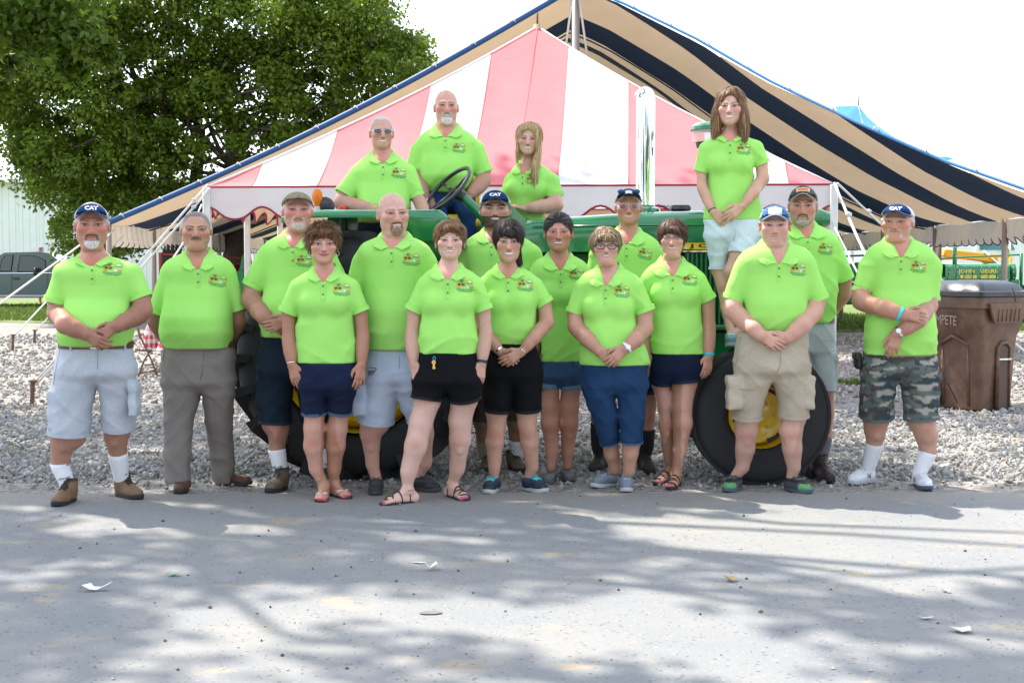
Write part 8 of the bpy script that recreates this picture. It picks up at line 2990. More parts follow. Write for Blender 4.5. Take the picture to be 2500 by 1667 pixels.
def wheel(name, c, R, w, rim_r, parent, rim_m, dish=0.05, hub=None, tread=0, nbolt=8, rib=False, y_out=-1, holes=0):
 """wheel with axis along y; outer face towards -y"""
 c = np.asarray(c, float)
 hw = w / 2
 prof = [(rim_r * 0.98, -hw * 0.80), (rim_r * 1.04, -hw * 0.98), (rim_r * 1.12, -hw), (R * 0.80, -hw * 1.02), (R * 0.90, -hw * 0.98), (R * 0.965, -hw * 0.82), (R * 0.99, -hw * 0.55), (R, 0),
   (R * 0.99, hw * 0.55), (R * 0.965, hw * 0.82), (R * 0.90, hw * 0.98), (R * 0.80, hw * 1.02), (rim_r * 1.12, hw), (rim_r * 0.98, hw * 0.8)]
 mb = MB()
 mb.lathe(prof, c, 'y', 56)
 if rib:
  for yy in (-0.62, -0.2, 0.2, 0.62):
   mb.lathe([(R * 0.97, yy * hw - 0.028), (R * 1.018, yy * hw - 0.022), (R * 1.018, yy * hw + 0.022), (R * 0.97, yy * hw + 0.028)], c, 'y', 56)
  for rr in (0.62, 0.70, 0.84):
   mb.lathe([(R * rr, -hw * 1.015), (R * (rr + 0.008), -hw * 1.06), (R * (rr + 0.02), -hw * 1.015)], c, 'y', 56)
 for i in range(tread):
  for sgn in (-1, 1):
   a0 = 2 * math.pi * (i + (0.5 if sgn > 0 else 0)) / tread
   for (f0, f1) in ((0.0, 1.0),):
    P0 = []
    for (rr, yy, da) in ((R * 0.955, sgn * hw * 1.05, 0.0), (R * 0.955, sgn * hw * 0.02, 0.24)):
     for dw in (-0.030, 0.030):
      for (rad_, sh_) in ((rr - 0.02, 1.25), (R + 0.048 - (0.012 if abs(yy) > hw * .5 else 0), 0.85)):
       a = a0 + da + dw * sh_ / R
       P0.append(c + arr(rad_ * math.cos(a), yy, rad_ * math.sin(a)))
    P0 = np.array(P0)
    mb.add(P0, [(0, 1, 3, 2), (4, 6, 7, 5), (0, 4, 5, 1), (2, 3, 7, 6), (1, 5, 7, 3), (0, 2, 6, 4)])
    q = []
    for (rad_, yy) in ((R * 0.86, sgn * hw * 1.03), (R + 0.03, sgn * hw * 1.0)):
     for dw in (-0.032, 0.032):
      for out in (0.0, 0.035):
       a = a0 + dw / R
       q.append(c + arr(rad_ * math.cos(a), yy + sgn * out * (1 if rad_ > R * .9 else 0.3), rad_ * math.sin(a)))
    mb.add(np.array(q), [(0, 1, 3, 2), (4, 6, 7, 5), (0, 4, 5, 1), (2, 3, 7, 6), (1, 5, 7, 3), (0, 2, 6, 4)])
 wh = mb.build(name, TYRE, parent, smooth='auto')
 rm = MB()
 rm.lathe([(rim_r * 1.10, -hw * 1.0), (rim_r * 1.04, -hw * 1.06), (rim_r * 0.98, -hw * 0.94), (rim_r * 0.93, -hw * 0.60), (rim_r * 0.86, -hw * 0.45), (rim_r * 0.70, -hw * 0.45 - dish * .2), (rim_r * 0.52, -hw * 0.45 - dish), (rim_r * 0.40, -hw * 0.45 - dish * 1.1), (rim_r * 0.30, -hw * 0.45 - dish * 0.7), (0.0001, -hw * 0.45 - dish * 0.7)], c, 'y', 40)
 rm.lathe([(rim_r * 0.98, -hw * 0.9), (rim_r * 0.95, hw * 0.9)], c, 'y', 40)
 ro = rm.build('rim', rim_m, wh, smooth='auto')
 hb = MB()
 hb.lathe([(rim_r * 0.22, -hw * 0.45 - dish * 0.6), (rim_r * 0.20, -hw * 0.45 - dish * 1.6), (rim_r * 0.12, -hw * 0.45 - dish * 2.0), (0.0001, -hw * 0.45 - dish * 2.1)], c, 'y', 20)
 hb.build('hub', hub or rim_m, wh, smooth='auto')
 if nbolt:
  bo = MB()
  for i in range(nbolt):
   a = 2 * math.pi * i / nbolt
   bo.lathe([(rim_r * 0.055, 0.0), (rim_r * 0.055, -0.02), (0.0001, -0.022)], c + arr(rim_r * 0.38 * math.cos(a), -hw * 0.45 - dish * 0.9, rim_r * 0.38 * math.sin(a)), 'y', 6)
  bo.build('wheel_bolts', STEEL if hub else rim_m, wh)
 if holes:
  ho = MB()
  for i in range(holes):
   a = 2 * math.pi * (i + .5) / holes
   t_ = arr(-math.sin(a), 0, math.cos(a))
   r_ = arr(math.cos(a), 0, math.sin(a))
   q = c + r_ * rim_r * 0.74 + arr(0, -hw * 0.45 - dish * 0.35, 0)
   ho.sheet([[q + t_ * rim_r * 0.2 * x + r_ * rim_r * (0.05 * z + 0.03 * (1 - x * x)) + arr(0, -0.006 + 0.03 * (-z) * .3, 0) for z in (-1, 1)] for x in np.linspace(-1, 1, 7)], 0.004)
  ho.build('rim_slot', mat('slot_shade_paint', (0.02, 0.018, 0.012), 0.7), wh)  # dark plates on the rim, shade inside the openings painted as colour
 return wh


pt = thing('pickup_truck', 'dark green crew cab pickup truck parked on the lawn by the white shed', 'truck', (at(60, 700, TRY)[0], TRY, 0))
X = lambda u: at(u, 640, TRY)[0]
Zv = lambda v: at(0, v, TRY)[2]
gt = at(0, 755, TRY)
dz0 = 0.0
body = [(X(-160), 0.50), (X(-160), 1.16), (X(4), 1.18), (X(8), 1.16), (X(205), 1.20), (X(300), 1.12), (X(318), 0.95), (X(322), 0.45), (X(270), 0.42), (X(-150), 0.42)]
mb = MB().prism(body, TRY - 0.95, TRY + 0.95, 'y')
mb.build('body', TG, pt)
cab = [(X(6), 1.17), (X(10), 1.55), (X(22), 1.78), (X(34), 1.86), (X(118), 1.89), (X(140), 1.84), (X(196), 1.24), (X(200), 1.17)]
MB().prism(cab, TRY - 0.86, TRY + 0.86, 'y').build('cab', TG, pt)
for poly in ([(X(21), 1.24), (X(27), 1.62), (X(36), 1.76), (X(54), 1.77), (X(48), 1.24)], [(X(64), 1.22), (X(72), 1.77), (X(104), 1.76), (X(130), 1.60), (X(132), 1.22)]):
 MB().prism(poly, TRY - 0.885, TRY - 0.862, 'y').build('side_window', GLASSD, pt)
 fr = MB()
 pp = [arr(a, TRY - 0.88, b_) for a, b_ in poly]
 fr.tube(pp + pp[:1], 0.02, 4, caps=False)
 fr.build('window_seal', BLACKP, pt)
dl = MB()
for u in (52, 6, 138):
 dl.tube([arr(X(u), TRY - 0.953, 1.15), arr(X(u) - 0.02, TRY - 0.953, 0.5)], 0.008, 4)
dl.build('door_gap', BLACKP, pt)
for u in (62,):
 MB().box((X(u), TRY - 0.965, 0.99), (0.22, 0.03, 0.09), bev=0.01).build('door_handle', BLACKP, pt, smooth='auto')
MB().tube([(X(6), TRY - 0.96, 1.16), (X(200), TRY - 0.96, 1.18)], 0.015, 5).build('belt_trim', CHROME, pt)
MB().box((X(95), TRY - 1.02, 0.40), (2.6, 0.14, 0.07), bev=0.02).build('running_board', STEEL, pt, smooth='auto')
MB().box((X(112), TRY - 1.08, 1.22), (0.10, 0.24, 0.26), bev=0.03).build('mirror', BLACKP, pt, smooth='auto')
for u in (-95, 268):
 for sy in (-1, 1):
  wheel('wheel', (X(u), TRY + sy * 0.80 + 0.0, 0.38), 0.38, 0.26, 0.22, pt, STEEL, nbolt=6)
ar = MB()
for u in (-95, 268):
 ar.tube([arr(X(u) + 0.46 * math.cos(a), TRY - 0.955, 0.42 + 0.46 * math.sin(a)) for a in np.linspace(0, math.pi, 12)], 0.03, 6)
ar.build('wheel_arch', BLACKP, pt, smooth=True)

oq = at(100, 610, 51.0)
ok = thing('person', 'bare shouldered person in a patterned headscarf behind the pickup truck', 'person', (oq[0], 51.0, 0))
M_ = Model()
M_.ell(oq + arr(0, 0, -0.02), (0.085, 0.105, 0.125), 0.02)
M_.ell(oq + arr(0, -0.03, -0.09), (0.06, 0.07, 0.06), 0.03)
M_.cone(oq + arr(0, 0.02, -0.1), oq + arr(0.02, 0.03, -0.24), 0.055, 0.07, 0.04)
M_.stack([0.85, 1.05, 1.25, oq[2] - .34, oq[2] - .26], [oq[0] + .05] * 5, [51.03] * 5, [0.17, 0.165, 0.20, 0.20, 0.08], [0.11, 0.11, 0.13, 0.12, 0.07])
for sx in (-1, 1):
 sh_ = arr(oq[0] + .05 + sx * 0.20, 51.03, oq[2] - .33)
 el_ = sh_ + arr(sx * 0.06, 0.02, -0.30)
 wr2 = el_ + arr(-sx * 0.02, -0.12, -0.24)
 M_.chain([sh_, el_, wr2], [0.06, 0.045, 0.03], 0.02)
 add_hand(M_, wr2, (0, -.2, -1), (0, 1, 0), -sx, curl=.4)
 hp = arr(oq[0] + .05 + sx * 0.09, 51.03, 0.88)
 M_.chain([hp, hp + arr(sx * .02, -.02, -.42), arr(hp[0] + sx * .03, 51.04, 0.06), arr(hp[0] + sx * .04, 50.90, 0.035)], [0.09, 0.06, 0.04, 0.035], 0.02)
Vb, Fb = M_.mesh(0.02)
mesh_np('body', Vb, Fb, SKIN, ok, cols=np.tile(arr(0.50, 0.22, 0.13), (len(Vb), 1)))
S_ = Model()
S_.ell(oq + arr(0, 0.01, 0.035), (0.096, 0.115, 0.095))
S_.add(lambda X, Y, Z: (oq[2] + 0.0) - Z, oq - .2, oq + .2, 0, 'i')
Vb, Fb = S_.mesh(0.018)
cb = np.where((wob(Vb[:, 0], Vb[:, 1], Vb[:, 2], 12) > 0)[:, None], arr(0.5, 0.42, 0.40), arr(0.06, 0.05, 0.12))
mesh_np('headscarf', Vb, Fb, CLOTHA, ok, cols=cb)
Q_ = Model()
for sx in (-1, 1):
 hp = arr(oq[0] + .05 + sx * 0.09, 51.03, 0.93)
 Q_.chain([hp, hp + arr(sx * .02, -.02, -.40)], [0.125, 0.085], 0.03)
Vb, Fb = Q_.mesh(0.02)
mesh_np('shorts', Vb, Fb, CLOTHA, ok, cols=np.tile(arr(0.05, 0.06, 0.09), (len(Vb), 1)))

fq = ground(352, 922)
fy = fq[1]
fs = 1 / scale_at(fy)
ch = thing('folding_chair', 'brown metal folding chair beside the gingham table', 'chair', fq)
BRN = mat('brown_chair_paint', (0.12, 0.075, 0.05), 0.45)


def cq(u, v, dy=0.0):
 return at(u, v, fy + dy)


for dy in (-0.02, 0.38):
 mb = MB()
 mb.tube([cq(336, 798, dy), cq(342, 820, dy), cq(370, 880, dy), cq(384, 916, dy)], 0.013, 6)
 mb.build('leg', BRN, ch, smooth=True)
 mb = MB()
 mb.tube([cq(370, 852, dy + .02), cq(352, 880, dy + .02), cq(337, 922, dy + .02)], 0.013, 6)
 mb.build('leg', BRN, ch, smooth=True)
MB().sheet([[cq(u, v + 1.5 * math.sin(t * 3), 0.38 * t - 0.02) for t in np.linspace(0, 1, 5)] for (u, v) in ((330, 851), (345, 853), (372, 853))], 0.02).build('seat', BRN, ch, smooth='auto')
MB().sheet([[cq(u, v, 0.02 + 0.34 * t) for t in np.linspace(0, 1, 5)] for (u, v) in ((334, 792), (338, 808), (343, 826))], 0.015).build('backrest', BRN, ch, smooth='auto')
for (p, q) in (((352, 890), (372, 890)), ((340, 910), (382, 905))):
 MB().tube([cq(*p, 0.0), cq(*q, 0.0)], 0.009, 6).build('stretcher', BRN, ch, smooth=True)
MB().tube([cq(345, 893, 0.0), cq(345, 893, 0.38)], 0.009, 6).build('stretcher', BRN, ch, smooth=True)

gmm = bpy.data.materials.new('red_gingham')
gmm.use_nodes = True
N, L = gmm.node_tree.nodes, gmm.node_tree.links
tc = N.new('ShaderNodeTexCoord')
sx_ = N.new('ShaderNodeSeparateXYZ')
L.new(tc.outputs['Object'], sx_.inputs[0])
fs_ = []
for ax_ in ('X', 'Z'):
 w1 = N.new('ShaderNodeMath')
 w1.operation = 'PINGPONG'
 w1.inputs[1].default_value = 0.055
 if ax_ == 'X':
  ad = N.new('ShaderNodeMath')
  ad.operation = 'ADD'
  L.new(sx_.outputs['X'], ad.inputs[0])
  L.new(sx_.outputs['Y'], ad.inputs[1])
  L.new(ad.outputs[0], w1.inputs[0])
 else:
  L.new(sx_.outputs['Z'], w1.inputs[0])
 g1 = N.new('ShaderNodeMath')
 g1.operation = 'GREATER_THAN'
 g1.inputs[1].default_value = 0.0275
 L.new(w1.outputs[0], g1.inputs[0])
 fs_.append(g1)
sm_a = N.new('ShaderNodeMath')
sm_a.operation = 'ADD'
L.new(fs_[0].outputs[0], sm_a.inputs[0])
L.new(fs_[1].outputs[0], sm_a.inputs[1])
hf_ = N.new('ShaderNodeMath')
hf_.operation = 'MULTIPLY'
hf_.inputs[1].default_value = 0.5
L.new(sm_a.outputs[0], hf_.inputs[0])
rp = N.new('ShaderNodeValToRGB')
rp.color_ramp.elements[0].color = (0.80, 0.78, 0.76, 1)
rp.color_ramp.elements[1].color = (0.55, 0.02, 0.04, 1)
L.new(hf_.outputs[0], rp.inputs['Fac'])
L.new(rp.outputs['Color'], N['Principled BSDF'].inputs['Base Color'])
tq = ground(430, 905)
tz = 0.75
tt_ = thing('table', 'long folding table under the red gingham cloth', 'table', (tq[0], tq[1], 0))
MB().box((tq[0] + 0.25, tq[1] + 0.5, tz - 0.025), (1.1, 1.9, 0.03), bev=0.005).build('tabletop', WOODP, tt_)
for sx in (-0.4, 0.4):
 for sy in (-0.7, 0.7):
  MB().tube([(tq[0] + .25 + sx, tq[1] + .5 + sy, 0), (tq[0] + .25 + sx, tq[1] + .5 + sy, tz - 0.04)], 0.015, 6).build('leg', STEEL, tt_)
tcx, tcy = tq[0] + .25, tq[1] + .5
g = []
for t in np.linspace(0, 1, 65):
 a = 2 * math.pi * t
 c_, s_ = math.cos(a), math.sin(a)
 ex_ = arr(np.sign(c_) * abs(c_) ** 0.3 * 0.57, np.sign(s_) * abs(s_) ** 0.3 * 0.97, 0)
 row = [arr(tcx, tcy, tz), arr(tcx, tcy, tz) + ex_ * 0.99]
 for k, dz in enumerate((0.02, 0.15, 0.30, 0.42)):
  fl = 1 + 0.05 * k * math.sin(a * 11 + k * .3)
  row.append(arr(tcx, tcy, tz - dz) + ex_ * (1.0 + 0.02 * k) * fl)
 g.append(row)
tag(MB().grid(g).build('tablecloth', gmm, smooth=True), 'red and white gingham cloth draped over the folding table', 'tablecloth')


# --------- brown wheeled bin
bq = ground(2392, 1006)
bin_ = thing('wheeled_bin', 'brown plastic wheeled bin with black lid beside the older man', 'bin', (bq[0], bq[1], 0))
BRP = mat('brown_plastic', (0.115, 0.058, 0.036), 0.42, noise=0.22, nscale=5, bump=0.15, bscale=14, bdist=0.01, col2=(0.16, 0.088, 0.055), spec=0.5)
bs = 1 / scale_at(bq[1])
ang = math.radians(33)
Rb = rotz(ang)
hgt = (1006 - 690) * bs
wb0, wb1, db0, db1 = 0.50, 0.66, 0.56, 0.80
corner_front = bq


def bp(x, y, z):
 """x along the front, y to the back, z up; local origin at the front left bottom corner"""
 return bq + Rb @ arr(x, y, 0) + arr(0, 0, z)


def ring_(z, w, d, r, x0=0.0, y0=0.0, n=5):
 pts = []
 for (cx_, cy_, a0) in ((r, r, math.pi), (w - r, r, 1.5 * math.pi), (w - r, d - r, 0), (r, d - r, 0.5 * math.pi)):
  for t in np.linspace(0, math.pi / 2, n):
   pts.append((x0 + cx_ + r * math.cos(a0 + t), y0 + cy_ + r * math.sin(a0 + t), z))
 return pts


def loft(rings):
 V = [bp(*q) for rg in rings for q in rg]
 k = len(rings[0])
 F = [(i * k + j, i * k + (j + 1) % k, (i + 1) * k + (j + 1) % k, (i + 1) * k + j) for i in range(len(rings) - 1) for j in range(k)]
 F += [tuple(range(k))[::-1], tuple((len(rings) - 1) * k + j for j in range(k))]
 return V, F


rings = []
zt = hgt * 0.86
for (t, gw, gd_) in ((0.0, 0.02, 0.02), (0.02, 0.0, 0.0), (0.55, -0.03, -0.03), (0.68, -0.045, -0.04), (0.76, -0.095, -0.06), (1.0, -0.10, -0.075)):
 x0, y0 = gw, gd_
 w = wb0 - 2 * gw
 d = db0 - 2 * gd_ + 0.10 * t
 rings.append(ring_(zt * t, w, d, 0.06, x0, y0))
MB().add(*loft(rings)).build('tub', BRP, bin_, smooth='auto')
rim = [ring_(zt - 0.07, wb0 + 0.25, db0 + 0.30, 0.06, -0.125, -0.10), ring_(zt - 0.068, wb0 + 0.27, db0 + 0.32, 0.06, -0.135, -0.11), ring_(zt + 0.04, wb0 + 0.27, db0 + 0.32, 0.06, -0.135, -0.11), ring_(zt + 0.042, wb0 + .2, db0 + .25, 0.06, -0.1, -0.08)]
MB().add(*loft(rim)).build('rim', BRP, bin_, smooth='auto')
lp = MB()
V = []
for y in (-0.125, -0.10):
 for (x, z) in ((-0.06, zt - 0.02), (wb0 + 0.06, zt - 0.02), (wb0 - 0.03, zt - 0.22), (0.03 + 0.02, zt - 0.22)):
  V.append(bp(x, y - (0.03 if z > zt - .1 else 0.0), z))
lp.add(V, [(0, 1, 2, 3), (7, 6, 5, 4), (0, 4, 5, 1), (1, 5, 6, 2), (2, 6, 7, 3), (3, 7, 4, 0)])
lp.build('lifting_pocket', BRP, bin_)
rb_ = MB()
for k in range(6):
 x = 0.09 + k * (wb0 - 0.18) / 5
 rb_.tube([bp(x, -0.150, zt - 0.08), bp(x, -0.128, zt - 0.205)], 0.007, 5)
rb_.build('pocket_rib', BRP, bin_, smooth=True)
x0r, x1r, z0r, z1r = wb0 * 0.42, wb0 * 0.78, 0.0, zt * 0.62
fr = MB()
fr.tube([bp(x0r, -0.036, 0.03), bp(x0r, -0.042, z1r - 0.05), bp(x0r + 0.05, -0.045, z1r), bp(x1r - 0.05, -0.045, z1r), bp(x1r, -0.042, z1r - 0.05), bp(x1r, -0.036, 0.03)], 0.022, 8)
fr.build('recess_moulding', BRP, bin_, smooth=True)
MB().box((0, 0, 0), (x1r - x0r - 0.03, 0.012, z1r - 0.05)).xform(lambda q: bp((x0r + x1r) / 2 + q[0], -0.028 + q[1] - 0.010, z1r / 2 + q[2])).build('recess_panel', mat('brown_plastic_dark', (0.085, 0.042, 0.027), 0.5, noise=0.15, nscale=6), bin_)
MB().tube([bp(x0r - 0.0, -0.060, zt * 0.47), bp(x1r + 0.0, -0.060, zt * 0.47)], 0.014, 10).build('grab_bar', METAL, bin_, smooth=True)
sd = MB()
for y in (0.14, 0.46):
 sd.tube([bp(-0.004, y, 0.05), bp(-0.030, y, zt * 0.58)], 0.018, 8)
sd.tube([bp(-0.030, 0.12, zt * 0.60), bp(-0.075, 0.30, zt * 0.68), bp(-0.032, 0.48, zt * 0.60)], 0.022, 8)
sd.build('side_moulding', BRP, bin_, smooth=True)
v_, f_ = text_mesh('JUMPETE', 0.10, bold=0.0)
v_ = v_ * (0.36 / np.ptp(v_[:, 0]))
V3 = [bp(-0.108, 0.40 - q[0], zt * 0.82 + q[1] * 1.5 - 0.25 * q[0] ** 2) for q in v_]
mesh_np('worn_lettering', V3, [[q for q in f_ if len(q) == k] for k in sorted({len(q) for q in f_})], mat('worn_white_print', (0.40, 0.32, 0.27), 0.7), bin_, smooth=False)
LIDM = mat('black_plastic_lid', (0.022, 0.026, 0.034), 0.35, spec=0.6, bump=0.1, bscale=20)
W_, D_ = wb0 + 0.32, db0 + 0.36
ld = [ring_(zt + 0.045, W_, D_, 0.05, -0.16, -0.135), ring_(zt + 0.05, W_ + .02, D_ + .02, 0.05, -0.17, -0.145), ring_(zt + 0.095, W_ + .02, D_ + .02, 0.05, -0.17, -0.145), ring_(zt + 0.10, W_ - .04, D_ - .04, 0.05, -0.14, -0.115),
   ring_(zt + 0.105, W_ - 0.14, D_ - 0.12, 0.05, -0.09, -0.075), ring_(zt + 0.165, W_ - 0.22, D_ - 0.20, 0.05, -0.05, -0.035), ring_(hgt + 0.02, W_ - 0.40, D_ - 0.36, 0.05, 0.04, 0.05), ring_(hgt + 0.022, W_ - 0.46, D_ - 0.42, 0.05, 0.07, 0.08)]
MB().add(*loft(ld)).build('lid', LIDM, bin_, smooth='auto')
cd = MB()
cd.tube([bp(wb0 * .5, -0.165, zt + 0.14), bp(wb0 * .56, -0.18, zt + 0.07), bp(wb0 * .62, -0.165, zt - 0.01)], 0.006, 5)
cd.build('lid_cord', BLACKP, bin_, smooth=True)
for x in (0.02, wb0 - 0.02):
 mbw = MB()
 c_ = arr(0, 0, 0)
 mbw.lathe([(0.02, -0.03), (0.11, -0.03), (0.13, -0.02), (0.13, 0.02), (0.11, 0.03), (0.02, 0.03)], (0, 0, 0), 'x', 24)
 mbw.xform(lambda q, x=x: bp(x - 0.06 if x < .1 else x + 0.06, db0 + 0.03, 0.13) + Rb @ q)
 mbw.build('wheel', TYRE, bin_, smooth='auto')
MB().tube([bp(-0.06, db0 + 0.03, 0.13), bp(wb0 + 0.06, db0 + 0.03, 0.13)], 0.012, 8).build('axle', STEEL, bin_)
tag(MB().tube([at(2280, 865, bq[1] - 0.15), at(2310, 925, bq[1] - 0.2), at(2338, 985, bq[1] - 0.25)], 0.008, 6).build('stick', BLACKP, None, smooth=True), 'thin black rod leaning against the brown bin', 'rod')

# --------- the green tractor
TC = 10.90                                                      # centre line, distance from the camera


def T(u, v, Y=TC):
 return at(u, v, Y)


trk = thing('tractor', 'large green tractor with yellow wheels and chrome exhaust behind the group', 'tractor', (T(1400, 700)[0], TC, 0))
hn, hf_y = TC - 0.31, TC + 0.31
us = [1283, 1300, 1400, 1567, 1700, 1850, 1960, 1990, 2008]
vt = [536, 532, 526, 515, 511, 508, 507, 510, 520]
vb = [616, 616, 615, 613, 610, 608, 606, 604, 600]
g = []
for i, u in enumerate(us):
 zt_h, zb_h = T(u, vt[i], hn)[2], T(u, vb[i], hn)[2]
 x = T(u, 560, hn)[0]
 hw = 0.31 if i < 7 else (0.29 if i == 7 else 0.24)
 h_ = zt_h - zb_h
 row = []
 for (yy, zz) in ((-1, 0), (-1.0, 0.30), (-1.012, 0.52), (-0.99, 0.70), (-0.93, 0.84), (-0.80, 0.94), (-0.55, 0.985), (0, 1.0), (0.55, 0.985), (0.80, 0.94), (0.93, 0.84), (0.99, 0.70), (1.012, 0.52), (1.0, 0.3), (1, 0)):
  row.append(arr(x, TC + yy * hw, zb_h + zz * h_))
 g.append(row)
gg = []
for i in range(len(g) - 1):
 for t in np.linspace(0, 1, 5)[:-1]:
  gg.append([np.array(p) * (1 - t) + np.array(q) * t for p, q in zip(g[i], g[i + 1])])
gg.append(g[-1])
mb = MB().sheet(np.array(gg), 0.012)
k = len(gg[0])
mb.add(list(gg[-1]), [tuple(range(k))])
hood = mb.build('hood', GREENP, trk, smooth='auto')
MB().tube([T(1300, 553, hn - 0.012), T(1560, 550, hn - 0.014), T(1700, 549, hn - 0.014), T(1990, 547, hn - 0.01)], 0.006, 6).build('hood_crease', GREENP, hood, smooth=True)
MB().lathe([(0.0001, 0.035), (0.075, 0.033), (0.085, 0.02), (0.085, 0.0), (0.05, -0.02)], T(1661, 512, TC), 'z', 18).build('radiator_cap', BLACKP, hood, smooth='auto')
z0_, z1_ = T(1700, 609, hn)[2], T(1700, 592, hn)[2]
xs0, xs1 = T(1660, 600, hn)[0], T(1992, 600, hn)[0]
stp = MB().box(((xs0 + xs1) / 2, hn - 0.010, (z0_ + z1_) / 2), (xs1 - xs0, 0.008, z1_ - z0_)).build('name_stripe', YELLOWP, hood)
be = MB()
for z in (z0_ - 0.003, z1_ + 0.003):
 be.tube([(xs0, hn - 0.016, z), (xs1, hn - 0.016, z)], 0.004, 5)
be.build('stripe_edge', BLACKP, hood)
v_, f_ = text_mesh('J O H N   D E E R E', 0.05, bold=0.0016)
hh_ = np.ptp(v_[:, 1])
v_[:, 1] *= (12.5 / scale_at(hn)) / hh_
xj = T(1685, 600, hn)[0]
xo = T(1718, 600, hn)[0]
gl = text_mesh('J', 0.05)[0]
v_[:, 0] = (v_[:, 0] - v_[:, 0].min()) * ((T(1975, 600, hn)[0] - xj) / np.ptp(v_[:, 0]))
V3 = [arr(xj - 0.01 + q[0], hn - 0.0165, (z0_ + z1_) / 2 + q[1]) for q in v_]
mesh_np('lettering', V3, [[q for q in f_ if len(q) == kk] for kk in sorted({len(q) for q in f_})], BLACKP, hood, smooth=False)
xa, xb = T(1672, 700, hn)[0], T(1985, 700, hn)[0]
zs0, zs1 = T(1700, 796, hn)[2], z0_ - 0.02
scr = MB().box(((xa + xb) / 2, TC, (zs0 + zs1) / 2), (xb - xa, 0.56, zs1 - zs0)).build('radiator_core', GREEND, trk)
for x in np.arange(xa + 0.02, xb, 0.034):
 MB().box((x, hn + 0.012, (zs0 + zs1) / 2), (0.014, 0.024, zs1 - zs0 - 0.02)).build('screen_bar', GREENP, scr)
MB().box(((xa + xb) / 2, hn + 0.005, zs0 - 0.01), (xb - xa + 0.06, 0.05, 0.04), bev=0.01).build('screen_rail', GREENP, scr, smooth='auto')
fr_z0, fr_z1 = 0.74, zs0 - 0.03
MB().box(((T(1300, 700)[0] + xb) / 2 + 0.1, TC, (fr_z0 + fr_z1) / 2), (xb - T(1300, 700)[0] + 0.1, 0.46, fr_z1 - fr_z0), bev=0.03).build('frame', GREENP, trk, smooth='auto')
lug_ = MB()
for u in (1720, 1760, 1800):
 lug_.lathe([(0.0001, -0.03), (0.03, -0.03), (0.035, 0.0)], T(u, 820, TC - 0.235), 'y', 12)
lug_.build('frame_bolt', GREENP, trk, smooth='auto')
eng = MB()
ex0, ex1 = T(1300, 700)[0], T(1665, 700)[0]
eng.box(((ex0 + ex1) / 2, TC, 1.20), (ex1 - ex0, 0.42, 0.80), bev=0.03)
for u in (1330, 1400, 1470, 1540, 1610):
 eng.tube([T(u, 640, TC - 0.22), T(u + 15, 700, TC - 0.27), T(u, 760, TC - 0.22)], 0.035, 8)
eng.lathe([(0.0001, -0.1), (0.09, -0.1), (0.10, 0.0), (0.10, 0.1)], T(1440, 720, TC - 0.25), 'z', 16)
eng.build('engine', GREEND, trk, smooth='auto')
wc = T(1852, 1015, 9.72)
R_f = 0.468
MB().box((wc[0], TC, R_f + 0.05), (0.16, 2.0, 0.13), bev=0.03).build('front_axle', GREENP, trk, smooth='auto')
MB().box((wc[0], TC, 0.72), (0.30, 0.30, 0.30), bev=0.04).build('axle_pivot', GREENP, trk, smooth='auto')
for sy in (-1, 1):
 Yw = TC + sy * (TC - 9.72)
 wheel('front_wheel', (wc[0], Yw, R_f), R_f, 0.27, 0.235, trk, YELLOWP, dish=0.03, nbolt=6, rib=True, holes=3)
rc_u = 872
R_r = 0.845
for sy in (-1, 1):
 Yw = 10.04 if sy < 0 else 2 * TC - 10.04
 wheel('rear_wheel', (T(rc_u, 870, 9.95)[0], Yw, R_r), R_r, 0.46, 0.55, trk, YELLOWP, dish=0.05, tread=22, nbolt=9, hub=GREENP)
rx = T(rc_u, 870, 9.95)[0]
MB().tube([(rx, 9.8, R_r), (rx, 2 * TC - 9.8, R_r)], 0.06, 14).build('rear_axle', STEEL, trk, smooth='auto')
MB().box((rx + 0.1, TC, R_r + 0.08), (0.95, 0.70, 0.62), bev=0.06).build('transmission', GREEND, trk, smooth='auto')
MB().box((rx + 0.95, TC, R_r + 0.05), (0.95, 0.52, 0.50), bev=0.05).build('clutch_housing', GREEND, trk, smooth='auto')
MB().box((rx + 0.55, TC, 1.22), (1.35, 1.10, 0.05), bev=0.01).build('platform', GREENP, trk, smooth='auto')
sx0 = T(1105, 500)[0]
MB().box((sx0 - 0.02, TC + 0.08, T(0, 535)[2] - 0.03), (0.46, 0.48, 0.12), bev=0.04).build('seat_cushion', mat('yellow_vinyl', (0.62, 0.42, 0.03), 0.5), trk, smooth='auto')
MB().box((sx0 - 0.02, TC + 0.30, T(0, 480)[2]), (0.44, 0.10, 0.36), bev=0.04).build('seat_back', mat('yellow_vinyl'), trk, smooth='auto')
MB().box((sx0, TC + 0.08, 1.42), (0.20, 0.20, 0.40)).build('seat_post', BLACKP, trk)


